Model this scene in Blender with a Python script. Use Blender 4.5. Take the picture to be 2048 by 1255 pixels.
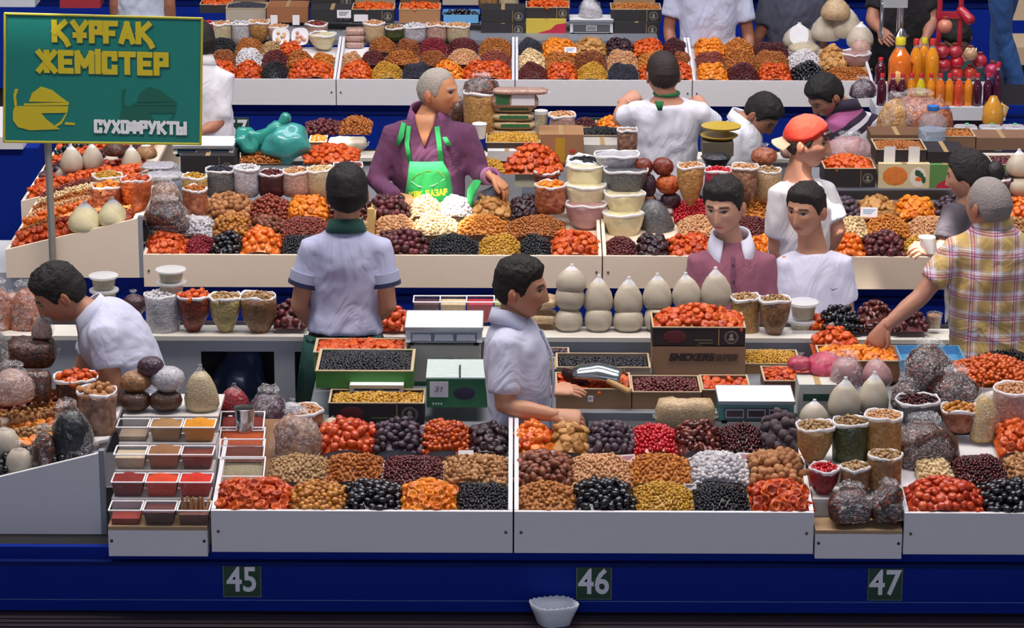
import bpy, math, random
import numpy as np
from mathutils import Vector, Matrix, Euler, noise
for o in list(bpy.data.objects): bpy.data.objects.remove(o)
SC = bpy.context.scene; COL = SC.collection
PI = math.pi
# ---------------------------------------------------------------- camera
TH = math.radians(16.5); F = 5894.; CY = -10.107; CZ = 4.796; ROLL = math.radians(0.2)
cam = bpy.data.cameras.new('camera'); camo = bpy.data.objects.new('camera', cam); COL.objects.link(camo)
cam.sensor_width = 36; cam.lens = 36 * F / 2048; cam.clip_end = 200
camo.matrix_world = Matrix.Translation((0, CY, CZ)) @ Matrix.Rotation(PI / 2 - TH, 4, 'X') @ Matrix.Rotation(ROLL, 4, 'Z')
SC.camera = camo
# ---------------------------------------------------------------- light
SC.view_settings.view_transform = 'Standard'; SC.view_settings.look = 'None'
SC.view_settings.gamma = 1; SC.view_settings.use_curve_mapping = False
SC.view_settings.exposure = 0.0
W = bpy.data.worlds.new('hall_daylight'); SC.world = W; W.use_nodes = True
W.node_tree.nodes['Background'].inputs[0].default_value = (0.72, 0.78, 1.0, 1)
W.node_tree.nodes['Background'].inputs[1].default_value = 0.6
def lamp(name, kind, loc, rot, energy, color, **kw):
    l = bpy.data.lights.new(name, kind); l.energy = energy; l.color = color
    for k, v in kw.items(): setattr(l, k, v)
    o = bpy.data.objects.new(name, l); COL.objects.link(o); o.location = loc; o.rotation_euler = rot
    return o
SUN_DIR = Vector((0.30, 0.24, -1.0)).normalized()      # the way sunlight travels
lamp('sun', 'SUN', (0, 0, 12), SUN_DIR.to_track_quat('-Z', 'Y').to_euler(), 16.0, (1, .93, .82), angle=math.radians(.53))
lamp('overhead_strip', 'AREA', (0, .6, 9.2), (0, 0, 0), 400, (.80, .83, 1), shape='RECTANGLE', size=13, size_y=2.0)  # skylight of the hall above the front row
lamp('front_windows', 'AREA', (0, -13.6, 6.2), (math.radians(78), 0, 0), 420, (.70, .78, 1), shape='RECTANGLE', size=12, size_y=3)  # unseen bluish fill lamp added behind the camera to brighten the counter fronts
lamp('overhead_strip', 'AREA', (0, .9, 8.6), (math.radians(28), 0, 0), 600, (1, .87, .70), shape='RECTANGLE', size=8, size_y=1.2)  # warm fill lamp added overhead to brighten the second row's front panels
lamp('overhead_strip', 'AREA', (0, 6.2, 9.2), (math.radians(12), 0, 0), 720, (.90, .90, 1), shape='RECTANGLE', size=13, size_y=2.0)  # skylight of the hall above the farther rows

# ---------------------------------------------------------------- placing helpers
_c, _s, _cr, _sr = math.cos(TH), math.sin(TH), math.cos(ROLL), math.sin(ROLL)
def ray(px, py):
    u = (px - 1024) / F; v = (py - 627.5) / F
    u2 = u * _cr + v * _sr; v2 = -u * _sr + v * _cr
    return (u2, _c - v2 * _s, -_s - v2 * _c)
def atY(px, py, Y):
    d = ray(px, py); t = (Y - CY) / d[1]; return Vector((d[0] * t, Y, CZ + d[2] * t))
def atZ(px, py, Z):
    d = ray(px, py); t = (Z - CZ) / d[2]; return Vector((d[0] * t, CY + d[1] * t, Z))
def scl(p): return F / ((p[1] - CY) * _c - (p[2] - CZ) * _s)

def col(h):
    if isinstance(h, str):
        h = [int(h[i:i + 2], 16) for i in (0, 2, 4)]
    return tuple(((x / 255 / 12.92) if x < 10.3 else ((x / 255 + .055) / 1.055) ** 2.4) for x in h) + (1,)

# ---------------------------------------------------------------- materials
MATS = {}
def newmat(name):
    m = bpy.data.materials.new(name); m.use_nodes = True
    nt = m.node_tree; return m, nt, nt.nodes['Principled BSDF']
def N(nt, t, **kw):
    n = nt.nodes.new(t)
    for k, v in kw.items():
        if k.startswith('i_'): n.inputs[k[2:]].default_value = v
        else: setattr(n, k, v)
    return n
def deep(c):
    return tuple(min(1, .92 * x ** 1.22) for x in col(c)[:3]) + (1,)
def ramp(nt, fac, cols, fn=None):
    r = N(nt, 'ShaderNodeValToRGB'); nt.links.new(fac, r.inputs[0]); e = r.color_ramp.elements
    while len(e) < len(cols): e.new(.5)
    for i, c in enumerate(cols): e[i].position = i / max(1, len(cols) - 1); e[i].color = (fn or col)(c)
    return r.outputs[0]
def bump(nt, b, h, strength, dist=.01, inp='Normal'):
    n = N(nt, 'ShaderNodeBump'); n.inputs['Strength'].default_value = strength; n.inputs['Distance'].default_value = dist
    nt.links.new(h, n.inputs['Height']); nt.links.new(n.outputs[0], b.inputs[inp])
def coord(nt, scale=None, out='Object'):
    t = N(nt, 'ShaderNodeTexCoord')
    if scale is None: return t.outputs[out]
    m = N(nt, 'ShaderNodeMapping'); m.inputs['Scale'].default_value = scale; nt.links.new(t.outputs[out], m.inputs[0]); return m.outputs[0]
def plain(c, rough=.6, metal=0, var=0.06, bmp=0, sc=18, coat=0):
    key = ('plain', c, rough, metal, var, bmp, sc, coat)
    if key in MATS: return MATS[key]
    m, nt, b = newmat('paint_' + c); MATS[key] = m
    cc = col(c)
    nz = N(nt, 'ShaderNodeTexNoise', i_Scale=sc, i_Detail=4.); nt.links.new(coord(nt), nz.inputs[0])
    mx = N(nt, 'ShaderNodeMixRGB'); mx.inputs[1].default_value = tuple(x * (1 - var) for x in cc[:3]) + (1,)
    mx.inputs[2].default_value = tuple(min(1, x * (1 + var)) for x in cc[:3]) + (1,)
    nt.links.new(nz.outputs[0], mx.inputs[0]); nt.links.new(mx.outputs[0], b.inputs['Base Color'])
    b.inputs['Roughness'].default_value = rough; b.inputs['Metallic'].default_value = metal; b.inputs['Coat Weight'].default_value = coat
    if bmp: bump(nt, b, nz.outputs[0], bmp)
    return m
def fruit(name, cols, rough=.45, coat=0., bmp=.3, bs=60):
    key = ('fruit', name)
    if key in MATS: return MATS[key]
    m, nt, b = newmat(name); MATS[key] = m
    oi = N(nt, 'ShaderNodeObjectInfo'); at = N(nt, 'ShaderNodeAttribute', attribute_name='rnd')
    ad = N(nt, 'ShaderNodeMath', operation='ADD'); nt.links.new(oi.outputs['Random'], ad.inputs[0]); nt.links.new(at.outputs['Fac'], ad.inputs[1])
    fr = N(nt, 'ShaderNodeMath', operation='PINGPONG'); fr.inputs[1].default_value = 1; nt.links.new(ad.outputs[0], fr.inputs[0])
    nt.links.new(ramp(nt, fr.outputs[0], cols, deep), b.inputs['Base Color'])
    nz = N(nt, 'ShaderNodeTexNoise', i_Scale=float(bs), i_Detail=2.); nt.links.new(coord(nt), nz.inputs[0])
    bump(nt, b, nz.outputs[0], bmp, .01)
    b.inputs['Roughness'].default_value = rough; b.inputs['Coat Weight'].default_value = coat; b.inputs['Coat Roughness'].default_value = .2
    return m
def bagged(cols, cell=.012, rough=.5, coat=.55, crinkle=.5):
    """contents pressed against clear shiny film"""
    key = ('bagged', tuple(cols), cell, rough, coat, crinkle)
    if key in MATS: return MATS[key]
    m, nt, b = newmat('bagged_' + cols[0]); MATS[key] = m
    co = coord(nt)
    vo = N(nt, 'ShaderNodeTexVoronoi', i_Scale=1 / cell); nt.links.new(co, vo.inputs[0])
    n2 = N(nt, 'ShaderNodeTexNoise', i_Scale=.6 / cell, i_Detail=3.); nt.links.new(co, n2.inputs[0])
    sp = N(nt, 'ShaderNodeSeparateColor'); nt.links.new(vo.outputs['Color'], sp.inputs[0])
    av = N(nt, 'ShaderNodeMath', operation='MULTIPLY_ADD'); av.inputs[1].default_value = .65; nt.links.new(sp.outputs[0], av.inputs[0])
    sb_ = N(nt, 'ShaderNodeMath', operation='MULTIPLY_ADD'); sb_.inputs[1].default_value = 1.2; sb_.inputs[2].default_value = -.43; nt.links.new(n2.outputs[0], sb_.inputs[0]); nt.links.new(sb_.outputs[0], av.inputs[2])
    nt.links.new(ramp(nt, av.outputs[0], cols, deep), b.inputs['Base Color'])
    if cell < .03: bump(nt, b, vo.outputs['Distance'], .5, cell * -.5)
    mp = N(nt, 'ShaderNodeMapping'); mp.inputs['Scale'].default_value = (14, 14, 5); nt.links.new(co, mp.inputs[0])
    nz = N(nt, 'ShaderNodeTexNoise', i_Scale=2.2, i_Detail=3., i_Distortion=1.2); nt.links.new(mp.outputs[0], nz.inputs[0])
    bump(nt, b, nz.outputs[0], crinkle, .03, 'Coat Normal')
    b.inputs['Roughness'].default_value = rough; b.inputs['Coat Weight'].default_value = coat; b.inputs['Coat Roughness'].default_value = .12
    return m
def film(c='e8e8f0', alpha=.5, rough=.15, painted_glint=.0):
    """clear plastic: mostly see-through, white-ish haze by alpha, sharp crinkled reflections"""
    key = ('film', c, alpha, rough, painted_glint)
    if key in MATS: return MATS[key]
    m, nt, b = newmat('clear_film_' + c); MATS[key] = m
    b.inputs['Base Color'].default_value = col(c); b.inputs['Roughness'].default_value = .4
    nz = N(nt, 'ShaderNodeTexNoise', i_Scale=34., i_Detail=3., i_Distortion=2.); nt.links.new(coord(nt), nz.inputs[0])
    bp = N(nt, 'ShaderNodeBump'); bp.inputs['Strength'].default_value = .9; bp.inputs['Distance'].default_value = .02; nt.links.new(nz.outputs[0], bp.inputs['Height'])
    # white streaks painted into the haze for light glinting off folds
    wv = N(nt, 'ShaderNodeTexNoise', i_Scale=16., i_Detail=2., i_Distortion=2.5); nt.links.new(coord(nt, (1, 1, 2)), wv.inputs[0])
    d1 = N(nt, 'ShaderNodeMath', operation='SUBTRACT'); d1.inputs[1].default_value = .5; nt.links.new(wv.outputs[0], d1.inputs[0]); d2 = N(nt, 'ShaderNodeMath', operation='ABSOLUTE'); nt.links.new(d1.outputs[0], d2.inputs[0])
    mr = N(nt, 'ShaderNodeMapRange'); mr.inputs[1].default_value = .0; mr.inputs[2].default_value = .022; mr.inputs[3].default_value = min(1, alpha + painted_glint); mr.inputs[4].default_value = alpha; nt.links.new(d2.outputs[0], mr.inputs[0])
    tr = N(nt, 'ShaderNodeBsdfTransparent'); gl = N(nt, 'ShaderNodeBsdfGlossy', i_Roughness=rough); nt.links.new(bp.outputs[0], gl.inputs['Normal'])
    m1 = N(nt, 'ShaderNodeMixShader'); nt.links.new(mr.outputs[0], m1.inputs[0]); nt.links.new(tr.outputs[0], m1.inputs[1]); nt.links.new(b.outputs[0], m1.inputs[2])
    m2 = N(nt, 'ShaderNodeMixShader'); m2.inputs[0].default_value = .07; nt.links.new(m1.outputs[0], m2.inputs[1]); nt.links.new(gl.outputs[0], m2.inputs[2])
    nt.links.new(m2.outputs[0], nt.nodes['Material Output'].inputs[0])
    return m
def cloth(c, wr=.35, rough=.85, sheen=.2):
    key = ('cloth', c, wr)
    if key in MATS: return MATS[key]
    m, nt, b = newmat('cloth_' + c); MATS[key] = m
    b.inputs['Base Color'].default_value = col(c); b.inputs['Roughness'].default_value = rough; b.inputs['Sheen Weight'].default_value = sheen * .3
    nz = N(nt, 'ShaderNodeTexNoise', i_Scale=5., i_Detail=3., i_Distortion=1.6); nt.links.new(coord(nt, (1, 1, .55)), nz.inputs[0])
    bump(nt, b, nz.outputs[0], wr, .09)
    return m
def vcol_mat(name, rough=.55):
    if name in MATS: return MATS[name]
    m, nt, b = newmat(name); MATS[name] = m
    at = N(nt, 'ShaderNodeAttribute', attribute_name='tint'); nt.links.new(at.outputs['Color'], b.inputs['Base Color'])
    b.inputs['Roughness'].default_value = rough; b.inputs['Subsurface Weight'].default_value = .0
    return m

# ---------------------------------------------------------------- mesh builder
LABELS = {}
def props(o, label=None, cat=None, group=None, kind=None):
    if label:
        o['label'] = label; LABELS.setdefault(label, []).append(o)
    if cat: o['category'] = cat
    if group: o['group'] = group
    if kind: o['kind'] = kind
    return o
def thing(name, label, cat, loc=(0, 0, 0), rz=0, group=None, kind=None):
    o = bpy.data.objects.new(name, None); COL.objects.link(o); o.location = loc; o.rotation_euler = (0, 0, rz)
    o.empty_display_size = .05
    return props(o, label, cat, group, kind)
class MB:
    def __init__(s): s.v = []; s.f = []; s.m = []; s.mi = 0
    def add(s, vs, fs):
        n = len(s.v); s.v += [tuple(v) for v in vs]; s.f += [tuple(i + n for i in f) for f in fs]; s.m += [s.mi] * len(fs); return s
    def box(s, x0, x1, y0, y1, z0, z1):
        return s.add([(x0, y0, z0), (x1, y0, z0), (x1, y1, z0), (x0, y1, z0), (x0, y0, z1), (x1, y0, z1), (x1, y1, z1), (x0, y1, z1)],
                     [(0, 3, 2, 1), (4, 5, 6, 7), (0, 1, 5, 4), (1, 2, 6, 5), (2, 3, 7, 6), (3, 0, 4, 7)])
    def obox(s, c, half, M):
        c = Vector(c); vs = [c + M @ Vector((a * half[0], b * half[1], d * half[2])) for d in (-1, 1) for a, b in ((-1, -1), (1, -1), (1, 1), (-1, 1))]
        return s.add(vs, [(0, 3, 2, 1), (4, 5, 6, 7), (0, 1, 5, 4), (1, 2, 6, 5), (2, 3, 7, 6), (3, 0, 4, 7)])
    def prism(s, poly, y0, y1):                       # polygon in x,z pushed along y
        n = len(poly); vs = [(x, y0, z) for x, z in poly] + [(x, y1, z) for x, z in poly]
        return s.add(vs, [tuple(range(n)), tuple(range(2 * n - 1, n - 1, -1))] + [(i, i + n, (i + 1) % n + n, (i + 1) % n) for i in range(n)])
    def lathe(s, prof, seg=18, c=(0, 0, 0), ax=1, ay=1, p=2, ns=0, seed=0, bend=None):
        vs = []; fs = []; k = len(prof)
        for j, (r, z) in enumerate(prof):
            for i in range(seg):
                a = 2 * PI * i / seg; ca, sa = math.cos(a), math.sin(a)
                q = (abs(ca) ** p + abs(sa) ** p) ** (-1 / p)
                x, y, zz = r * q * ca * ax, r * q * sa * ay, z
                if ns and 0 < j:
                    d = noise.noise_vector((x * 9 + seed * 7.3, y * 9, zz * 9)) * ns; x += d.x; y += d.y; zz += d.z * .6
                if bend: x += bend[0] * zz; y += bend[1] * zz
                vs.append((c[0] + x, c[1] + y, c[2] + zz))
        for j in range(k - 1):
            for i in range(seg):
                i2 = (i + 1) % seg; fs.append((j * seg + i, j * seg + i2, (j + 1) * seg + i2, (j + 1) * seg + i))
        fs.append(tuple(range(seg - 1, -1, -1))); fs.append(tuple((k - 1) * seg + i for i in range(seg)))
        return s.add(vs, fs)
    def tube(s, pts, rad, seg=8, lat=None, dome=True):
        """loft; rad items are r or (ra, rb); lat = direction of ra"""
        pts = [Vector(p) for p in pts]; n = len(pts); R = [(r, r) if not isinstance(r, (tuple, list)) else r for r in rad]
        if dome:
            d0 = (pts[0] - pts[1]).normalized(); d1 = (pts[-1] - pts[-2]).normalized()
            a, b = R[0], R[-1]
            pts = [pts[0] + d0 * min(a) * .75, pts[0] + d0 * min(a) * .45] + pts + [pts[-1] + d1 * min(b) * .45, pts[-1] + d1 * min(b) * .75]
            R = [(a[0] * .45, a[1] * .45), (a[0] * .85, a[1] * .85)] + R + [(b[0] * .85, b[1] * .85), (b[0] * .45, b[1] * .45)]
            n += 4
        vs = []; fs = []; prev = None
        for i in range(n):
            t = (pts[min(i + 1, n - 1)] - pts[max(i - 1, 0)]).normalized()
            l = Vector(lat) if lat is not None else (prev if prev is not None else (Vector((0, 0, 1)) if abs(t.z) < .9 else Vector((1, 0, 0))))
            l = (l - t * l.dot(t)).normalized(); prev = l; m = t.cross(l)
            for j in range(seg):
                a = 2 * PI * j / seg; vs.append(pts[i] + l * (R[i][0] * math.cos(a)) + m * (R[i][1] * math.sin(a)))
        for i in range(n - 1):
            for j in range(seg):
                j2 = (j + 1) % seg; fs.append((i * seg + j, i * seg + j2, (i + 1) * seg + j2, (i + 1) * seg + j))
        fs.append(tuple(range(seg - 1, -1, -1))); fs.append(tuple((n - 1) * seg + j for j in range(seg)))
        return s.add(vs, fs)
    def ell(s, c, r, seg=12, rings=7, M=None, ns=0, seed=0):
        vs = []; fs = []; M = M or Matrix.Identity(3)
        for j in range(rings + 1):
            t = PI * (j + .02) / (rings + .04)
            for i in range(seg):
                a = 2 * PI * i / seg; v = Vector((r[0] * math.sin(t) * math.cos(a), r[1] * math.sin(t) * math.sin(a), r[2] * math.cos(t)))
                if ns: v *= 1 + ns * noise.noise((v.x / r[0] * 1.5 + seed, v.y / r[1] * 1.5, v.z / r[2] * 1.5 + seed * 3))
                vs.append(Vector(c) + M @ v)
        for j in range(rings):
            for i in range(seg):
                i2 = (i + 1) % seg; fs.append((j * seg + i, (j + 1) * seg + i, (j + 1) * seg + i2, j * seg + i2))
        fs.append(tuple(range(seg))); fs.append(tuple(rings * seg + i for i in range(seg - 1, -1, -1)))
        return s.add(vs, fs)
    def mesh(s, name, mats, smooth=False):
        me = bpy.data.meshes.new(name); me.from_pydata(s.v, [], s.f)
        for m in (mats if isinstance(mats, (list, tuple)) else [mats]): me.materials.append(m)
        if s.mi: me.polygons.foreach_set('material_index', s.m)
        if smooth:
            me.polygons.foreach_set('use_smooth', [True] * len(s.f))
            if smooth != 'all': me.set_sharp_from_angle(angle=math.radians(50))
        me.update(); return me
    def build(s, name, mats, parent=None, smooth=False, **kw):
        o = bpy.data.objects.new(name, s.mesh(name, mats, smooth)); COL.objects.link(o)
        if parent: o.parent = parent
        return props(o, **kw)
def text(name, body, size, mat, parent, loc, rot=(PI / 2, 0, 0), ext=.001, bold=0, sx=1, shear=0):
    c = bpy.data.curves.new(name, 'FONT'); c.body = body; c.size = size; c.extrude = ext; c.offset = bold; c.align_x = 'CENTER'; c.align_y = 'CENTER'; c.shear = shear
    c.materials.append(mat); c.resolution_u = 3
    tmp = bpy.data.objects.new(name, c); COL.objects.link(tmp); bpy.context.view_layer.update()
    me = bpy.data.meshes.new_from_object(tmp.evaluated_get(bpy.context.evaluated_depsgraph_get())); bpy.data.objects.remove(tmp)
    o = bpy.data.objects.new(name, me); COL.objects.link(o); o.parent = parent; o.location = loc; o.rotation_euler = rot; o.scale = (sx, 1, 1)
    return o
GLYPH = {'Қ': [(0, 0, 0, 1), (0, .45, .75, 1), (.25, .5, .8, 0), (.8, 0, .95, -.22)], 'Ұ': [(0, 1, .45, .5), (.9, 1, .45, .5), (.45, .5, .45, 0), (.12, .3, .78, .3)], 'Р': [(0, 0, 0, 1), (0, 1, .6, 1), (.6, 1, .6, .5), (.6, .5, 0, .5)],
 'Ғ': [(0, 0, 0, 1), (0, 1, .7, 1), (-.12, .45, .5, .45)], 'А': [(0, 0, .4, 1), (.8, 0, .4, 1), (.15, .3, .65, .3)], 'Ж': [(.5, 0, .5, 1), (0, 1, .5, .5), (1, 1, .5, .5), (0, 0, .5, .5), (1, 0, .5, .5)], 'Е': [(0, 0, 0, 1), (0, 1, .65, 1), (0, .5, .55, .5), (0, 0, .65, 0)],
 'М': [(0, 0, 0, 1), (.9, 0, .9, 1), (0, 1, .45, .35), (.9, 1, .45, .35)], 'І': [(0, 0, 0, .85), (0, 1.08, 0, 1.12)], 'С': [(.65, 1, .05, 1), (0, .95, 0, .05), (.05, 0, .65, 0), (.65, 1, .65, .75), (.65, 0, .65, .25)], 'Т': [(0, 1, .8, 1), (.4, 1, .4, 0)],
 'У': [(0, 1, .38, .4), (.75, 1, .2, 0)], 'Х': [(0, 0, .75, 1), (0, 1, .75, 0)], 'О': [(0, .05, 0, .95), (.65, .05, .65, .95), (.05, 1, .6, 1), (.05, 0, .6, 0)], 'Ф': [(.45, 0, .45, 1), (0, .3, 0, .8), (.9, .3, .9, .8), (0, .85, .9, .85), (0, .25, .9, .25)],
 'К': [(0, 0, 0, 1), (0, .45, .75, 1), (.25, .5, .8, 0)], 'Ы': [(0, 0, 0, 1), (0, .5, .5, .5), (.5, .5, .5, 0), (.5, 0, 0, 0), (.95, 0, .95, 1)], 'Б': [(0, 0, 0, 1), (0, 1, .65, 1), (0, .55, .65, .55), (.65, .55, .65, 0), (.65, 0, 0, 0)],
 'З': [(0, 1, .6, 1), (.6, 1, .6, 0), (.2, .5, .6, .5), (0, 0, .6, 0)], 'Ө': [(0, .05, 0, .95), (.65, .05, .65, .95), (.05, 1, .6, 1), (.05, 0, .6, 0), (0, .5, .65, .5)],
 'V': [(0, 1, .4, 0), (.8, 1, .4, 0)], 'H': [(0, 0, 0, 1), (.7, 0, .7, 1), (0, .5, .7, .5)], 'S': [(.6, 1, 0, 1), (0, 1, 0, .5), (0, .5, .6, .5), (.6, .5, .6, 0), (.6, 0, 0, 0)], 'A': [(0, 0, .4, 1), (.8, 0, .4, 1), (.15, .3, .65, .3)],
 'N': [(0, 0, 0, 1), (.75, 0, .75, 1), (0, 1, .75, 0)], 'I': [(0, 0, 0, 1)], 'C': [(.65, 1, .05, 1), (0, .95, 0, .05), (.05, 0, .65, 0)], 'K': [(0, 0, 0, 1), (0, .45, .75, 1), (.25, .5, .8, 0)], 'E': [(0, 0, 0, 1), (0, 1, .65, 1), (0, .5, .55, .5), (0, 0, .65, 0)],
 'R': [(0, 0, 0, 1), (0, 1, .6, 1), (.6, 1, .6, .5), (.6, .5, 0, .5), (.25, .5, .7, 0)], 'U': [(0, .05, 0, 1), (.65, .05, .65, 1), (.05, 0, .6, 0)], 'P': [(0, 0, 0, 1), (0, 1, .6, 1), (.6, 1, .6, .5), (.6, .5, 0, .5)],
 'Э': [(0, 1, .6, 1), (.6, 1, .6, 0), (.2, .5, .6, .5), (0, 0, .6, 0)], '/': [(0, 0, .4, 1)], '1': [(.3, 0, .3, 1), (.3, 1, 0, .7)], ' ': []}
def letters(name, body, w, h, mat, parent, loc, th=.22, shear=0, tilt=0, depth=.0012):
    """block lettering of width w, height h in the local x-z plane, facing -y, centred on loc"""
    segs = []; x = 0; gap = .42
    for ch in body:
        g = GLYPH[ch]; wd = max([max(a, c) for a, b, c, d in g] + [0 if g else .4])
        segs += [(x + a, b, x + c, d) for a, b, c, d in g]; x += wd + gap
    W_ = x - gap; m = MB(); kx = w / (W_ + th); t2 = th / 2
    for a, b, c, d in segs:
        a, c = (a - W_ / 2) * kx, (c - W_ / 2) * kx; b, d = (b - .5) * h * (1 - th), (d - .5) * h * (1 - th); a += b * shear; c += d * shear
        dx, dz = c - a, d - b; L = math.hypot(dx, dz) or 1e-6; ex, ez = dx / L, dz / L; hx = t2 * h * .9; a -= ex * hx; c += ex * hx; b -= ez * hx; d += ez * hx
        nx, nz = -ez * t2 * h, ex * t2 * h; jy = -depth - .0002 * (len(m.f) % 7)
        q = [(a + nx, b + nz), (a - nx, b - nz), (c - nx, d - nz), (c + nx, d + nz)]
        ct, st = math.cos(tilt), math.sin(tilt); q = [(u * ct + v * st, -u * st + v * ct) for u, v in q]
        m.add([(u, jy, v) for u, v in q] + [(u, 0, v) for u, v in q], [(0, 1, 2, 3), (0, 4, 5, 1), (1, 5, 6, 2), (2, 6, 7, 3), (3, 7, 4, 0)])
    o = m.build(name, mat, parent); o.location = loc; return o
def dup(root, loc, **kw):
    r = root.copy(); COL.objects.link(r); r.location = loc
    for k in ('label', 'category', 'group', 'kind'):
        if k in r: del r[k]
    props(r, **kw)
    for ch in list(root.children):
        c = ch.copy(); COL.objects.link(c); c.parent = r; c.matrix_parent_inverse = ch.matrix_parent_inverse
        for g in list(ch.children):
            d = g.copy(); COL.objects.link(d); d.parent = c
    return r
# ---------------------------------------------------------------- setting
WHITE = plain('dedce0', .5, var=.03); CREAM = plain('ecd9c4', .5, var=.04); BLUE = plain('05268a', .6, var=.16, sc=5); BLUED = plain('041a5c', .6, var=.15)
for b_ in (BLUE, BLUED): b_.node_tree.nodes['Principled BSDF'].inputs['Specular IOR Level'].default_value = .15
DARK = plain('1b171b', .6); WOOD = plain('a98c6a', .6, var=.15); STEEL = plain('b9bcc2', .3, metal=.9); GREYM = plain('8f939c', .45, metal=.3)
m = MB().box(-9, 9, -14, 20, -.1, 0)
m.build('floor', plain('6e6a6c', .5, var=.12, sc=3), kind='structure')
# the hall roof, with openings for the shafts of sun
holes = []
for (x, y, z, w, d) in ((-.37, 4.06, 1.18, .30, .54), (1.43, 3.2, 1.60, .24, .30), (1.57, 3.22, 1.34, .14, .30), (1.94, 2.92, 1.12, .26, .26), (-1.02, 5.25, 1.2, .26, .26), (-2.0, 3.75, 1.15, .4, .16), (-.12, 4.2, 1.6, .12, .14)):
    t = (z - 9.6) / SUN_DIR.z; c = Vector((x, y, z)) - SUN_DIR * t
    holes.append((c.x - w / 2, c.x + w / 2, c.y - d / 2, c.y + d / 2))
xs = sorted({-9., 9.} | {h[i] for h in holes for i in (0, 1)}); ys = sorted({-14., 20.} | {h[i] for h in holes for i in (2, 3)})
m = MB()
for i in range(len(xs) - 1):
    for j in range(len(ys) - 1):
        cx, cy = (xs[i] + xs[i + 1]) / 2, (ys[j] + ys[j + 1]) / 2
        if not any(h[0] < cx < h[1] and h[2] < cy < h[3] for h in holes): m.box(xs[i], xs[i + 1], ys[j], ys[j + 1], 9.6, 9.68)
m.build('roof', plain('9a9a96', .8), kind='structure')
HW = plain('8f8c88', .8)
MB().box(-9, 9, 19.9, 20.1, 0, 9.6).build('wall_back', HW, kind='structure'); MB().box(-9, 9, -14.2, -14, 0, 9.6).build('wall_front', HW, kind='structure')
MB().box(-9.2, -9, -14, 20, 0, 9.6).build('wall_left', HW, kind='structure'); MB().box(9, 9.2, -14, 20, 0, 9.6).build('wall_right', HW, kind='structure')

ROWS = {1: 0., 2: 3.52, 3: 7.57, 4: 11.2}
def trayz(row):
    Y0 = ROWS[row]; return lambda Y: 1.025 + .14 * (Y - Y0)
def screw(m, x, y, z, r=.006): m.tube([(x, y + .002, z), (x, y - .004, z)], [r, r], 6, dome=False)
def counter(row, X0, X1, label, mat=WHITE, div=True, ptop=1.05, pbot=.89, depth=.72, name='display_counter'):
    Y = ROWS[row]; xc = (X0 + X1) / 2; t = thing(name, label, 'counter', (xc, Y, 0)); h = (X1 - X0) / 2 - .003
    MB().box(-h, h, 0, .018, pbot, ptop).build('front_panel', mat, t)
    m = MB(); s = MB()
    for sx in (-1, 1): screw(s, sx * (h - .025), 0, (ptop + pbot) / 2)
    s.build('screws', plain('55504c', .5), t)
    z = trayz(row)
    m.add([(-h, .018, z(Y) - .02), (h, .018, z(Y) - .02), (h, depth, z(Y + depth) - .02), (-h, depth, z(Y + depth) - .02),
           (-h, .018, z(Y) - .05), (h, .018, z(Y) - .05), (h, depth, z(Y + depth) - .05), (-h, depth, z(Y + depth) - .05)],
          [(0, 1, 2, 3), (7, 6, 5, 4), (0, 4, 5, 1), (1, 5, 6, 2), (2, 6, 7, 3), (3, 7, 4, 0)])
    m.build('tray', mat, t)
    for sx in (-1, 1):
        x = sx * h; a, b = sorted((x, x - sx * .016))
        MB().add([(a, 0.018, pbot), (b, .018, pbot), (b, depth, pbot), (a, depth, pbot), (a, .018, ptop + .002), (b, .018, ptop + .002), (b, depth, z(Y + depth) + .05), (a, depth, z(Y + depth) + .05)],
                 [(0, 3, 2, 1), (4, 5, 6, 7), (0, 1, 5, 4), (1, 2, 6, 5), (2, 3, 7, 6), (3, 0, 4, 7)]).build('side_board', mat, t)
    MB().box(-h, h, depth - .02, depth, pbot, z(Y + depth) - .02).build('back_board', mat, t)
    return t
XR = lambda px, row: atY(px, 1020 if row == 1 else 510 if row == 2 else 160, ROWS[row]).x
def base(row, X0, X1, label, zlo=.3):
    Y = ROWS[row]; t = thing('counter_base', label, 'counter base', ((X0 + X1) / 2, Y, 0)); h = (X1 - X0) / 2
    MB().box(-h, h, .03, .06, zlo, .835).build('lower_panel', BLUE, t)
    MB().box(-h, h, .05, .08, .835, .888).build('upper_panel', BLUE, t)
    MB().box(-h, h, .02, .05, .826, .842).build('moulding', BLUED, t)
    MB().box(-h, h, .08, .70, 0, .885).build('carcass', DARK, t)
    return t
b1 = base(1, -3.2, 3.0, 'blue painted base running under the front counters with numbers 45 to 47', .645)
MB().box(-3.1, 3.1, .026, .03, .688, .691).build('scratch_line', plain('4d6db0', .6, var=.3), b1)
base(2, -1.78, 3.0, 'blue base under the cream panelled middle counter', .2)
base(3, -2.9, 3.5, 'blue base under the grey-white counter of the third row', .2)
base(4, -4., 4.5, 'blue base of the farthest counter behind the juice stand', .2)
# dark slatted plinth at the very front
t = thing('slatted_plinth', 'dark slatted ledge running along the foot of the front counter', 'plinth', (0, 0, 0))
for k in range(5):
    y = -.13 + k * .034; MB().box(-3.1, 3.1, y, y + .026, .60, .632 + .002 * k).build('slat', plain('2a2026', .5), t)
MB().box(-3.1, 3.1, -.13, .08, .0, .602).build('plinth_body', DARK, t)

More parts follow.
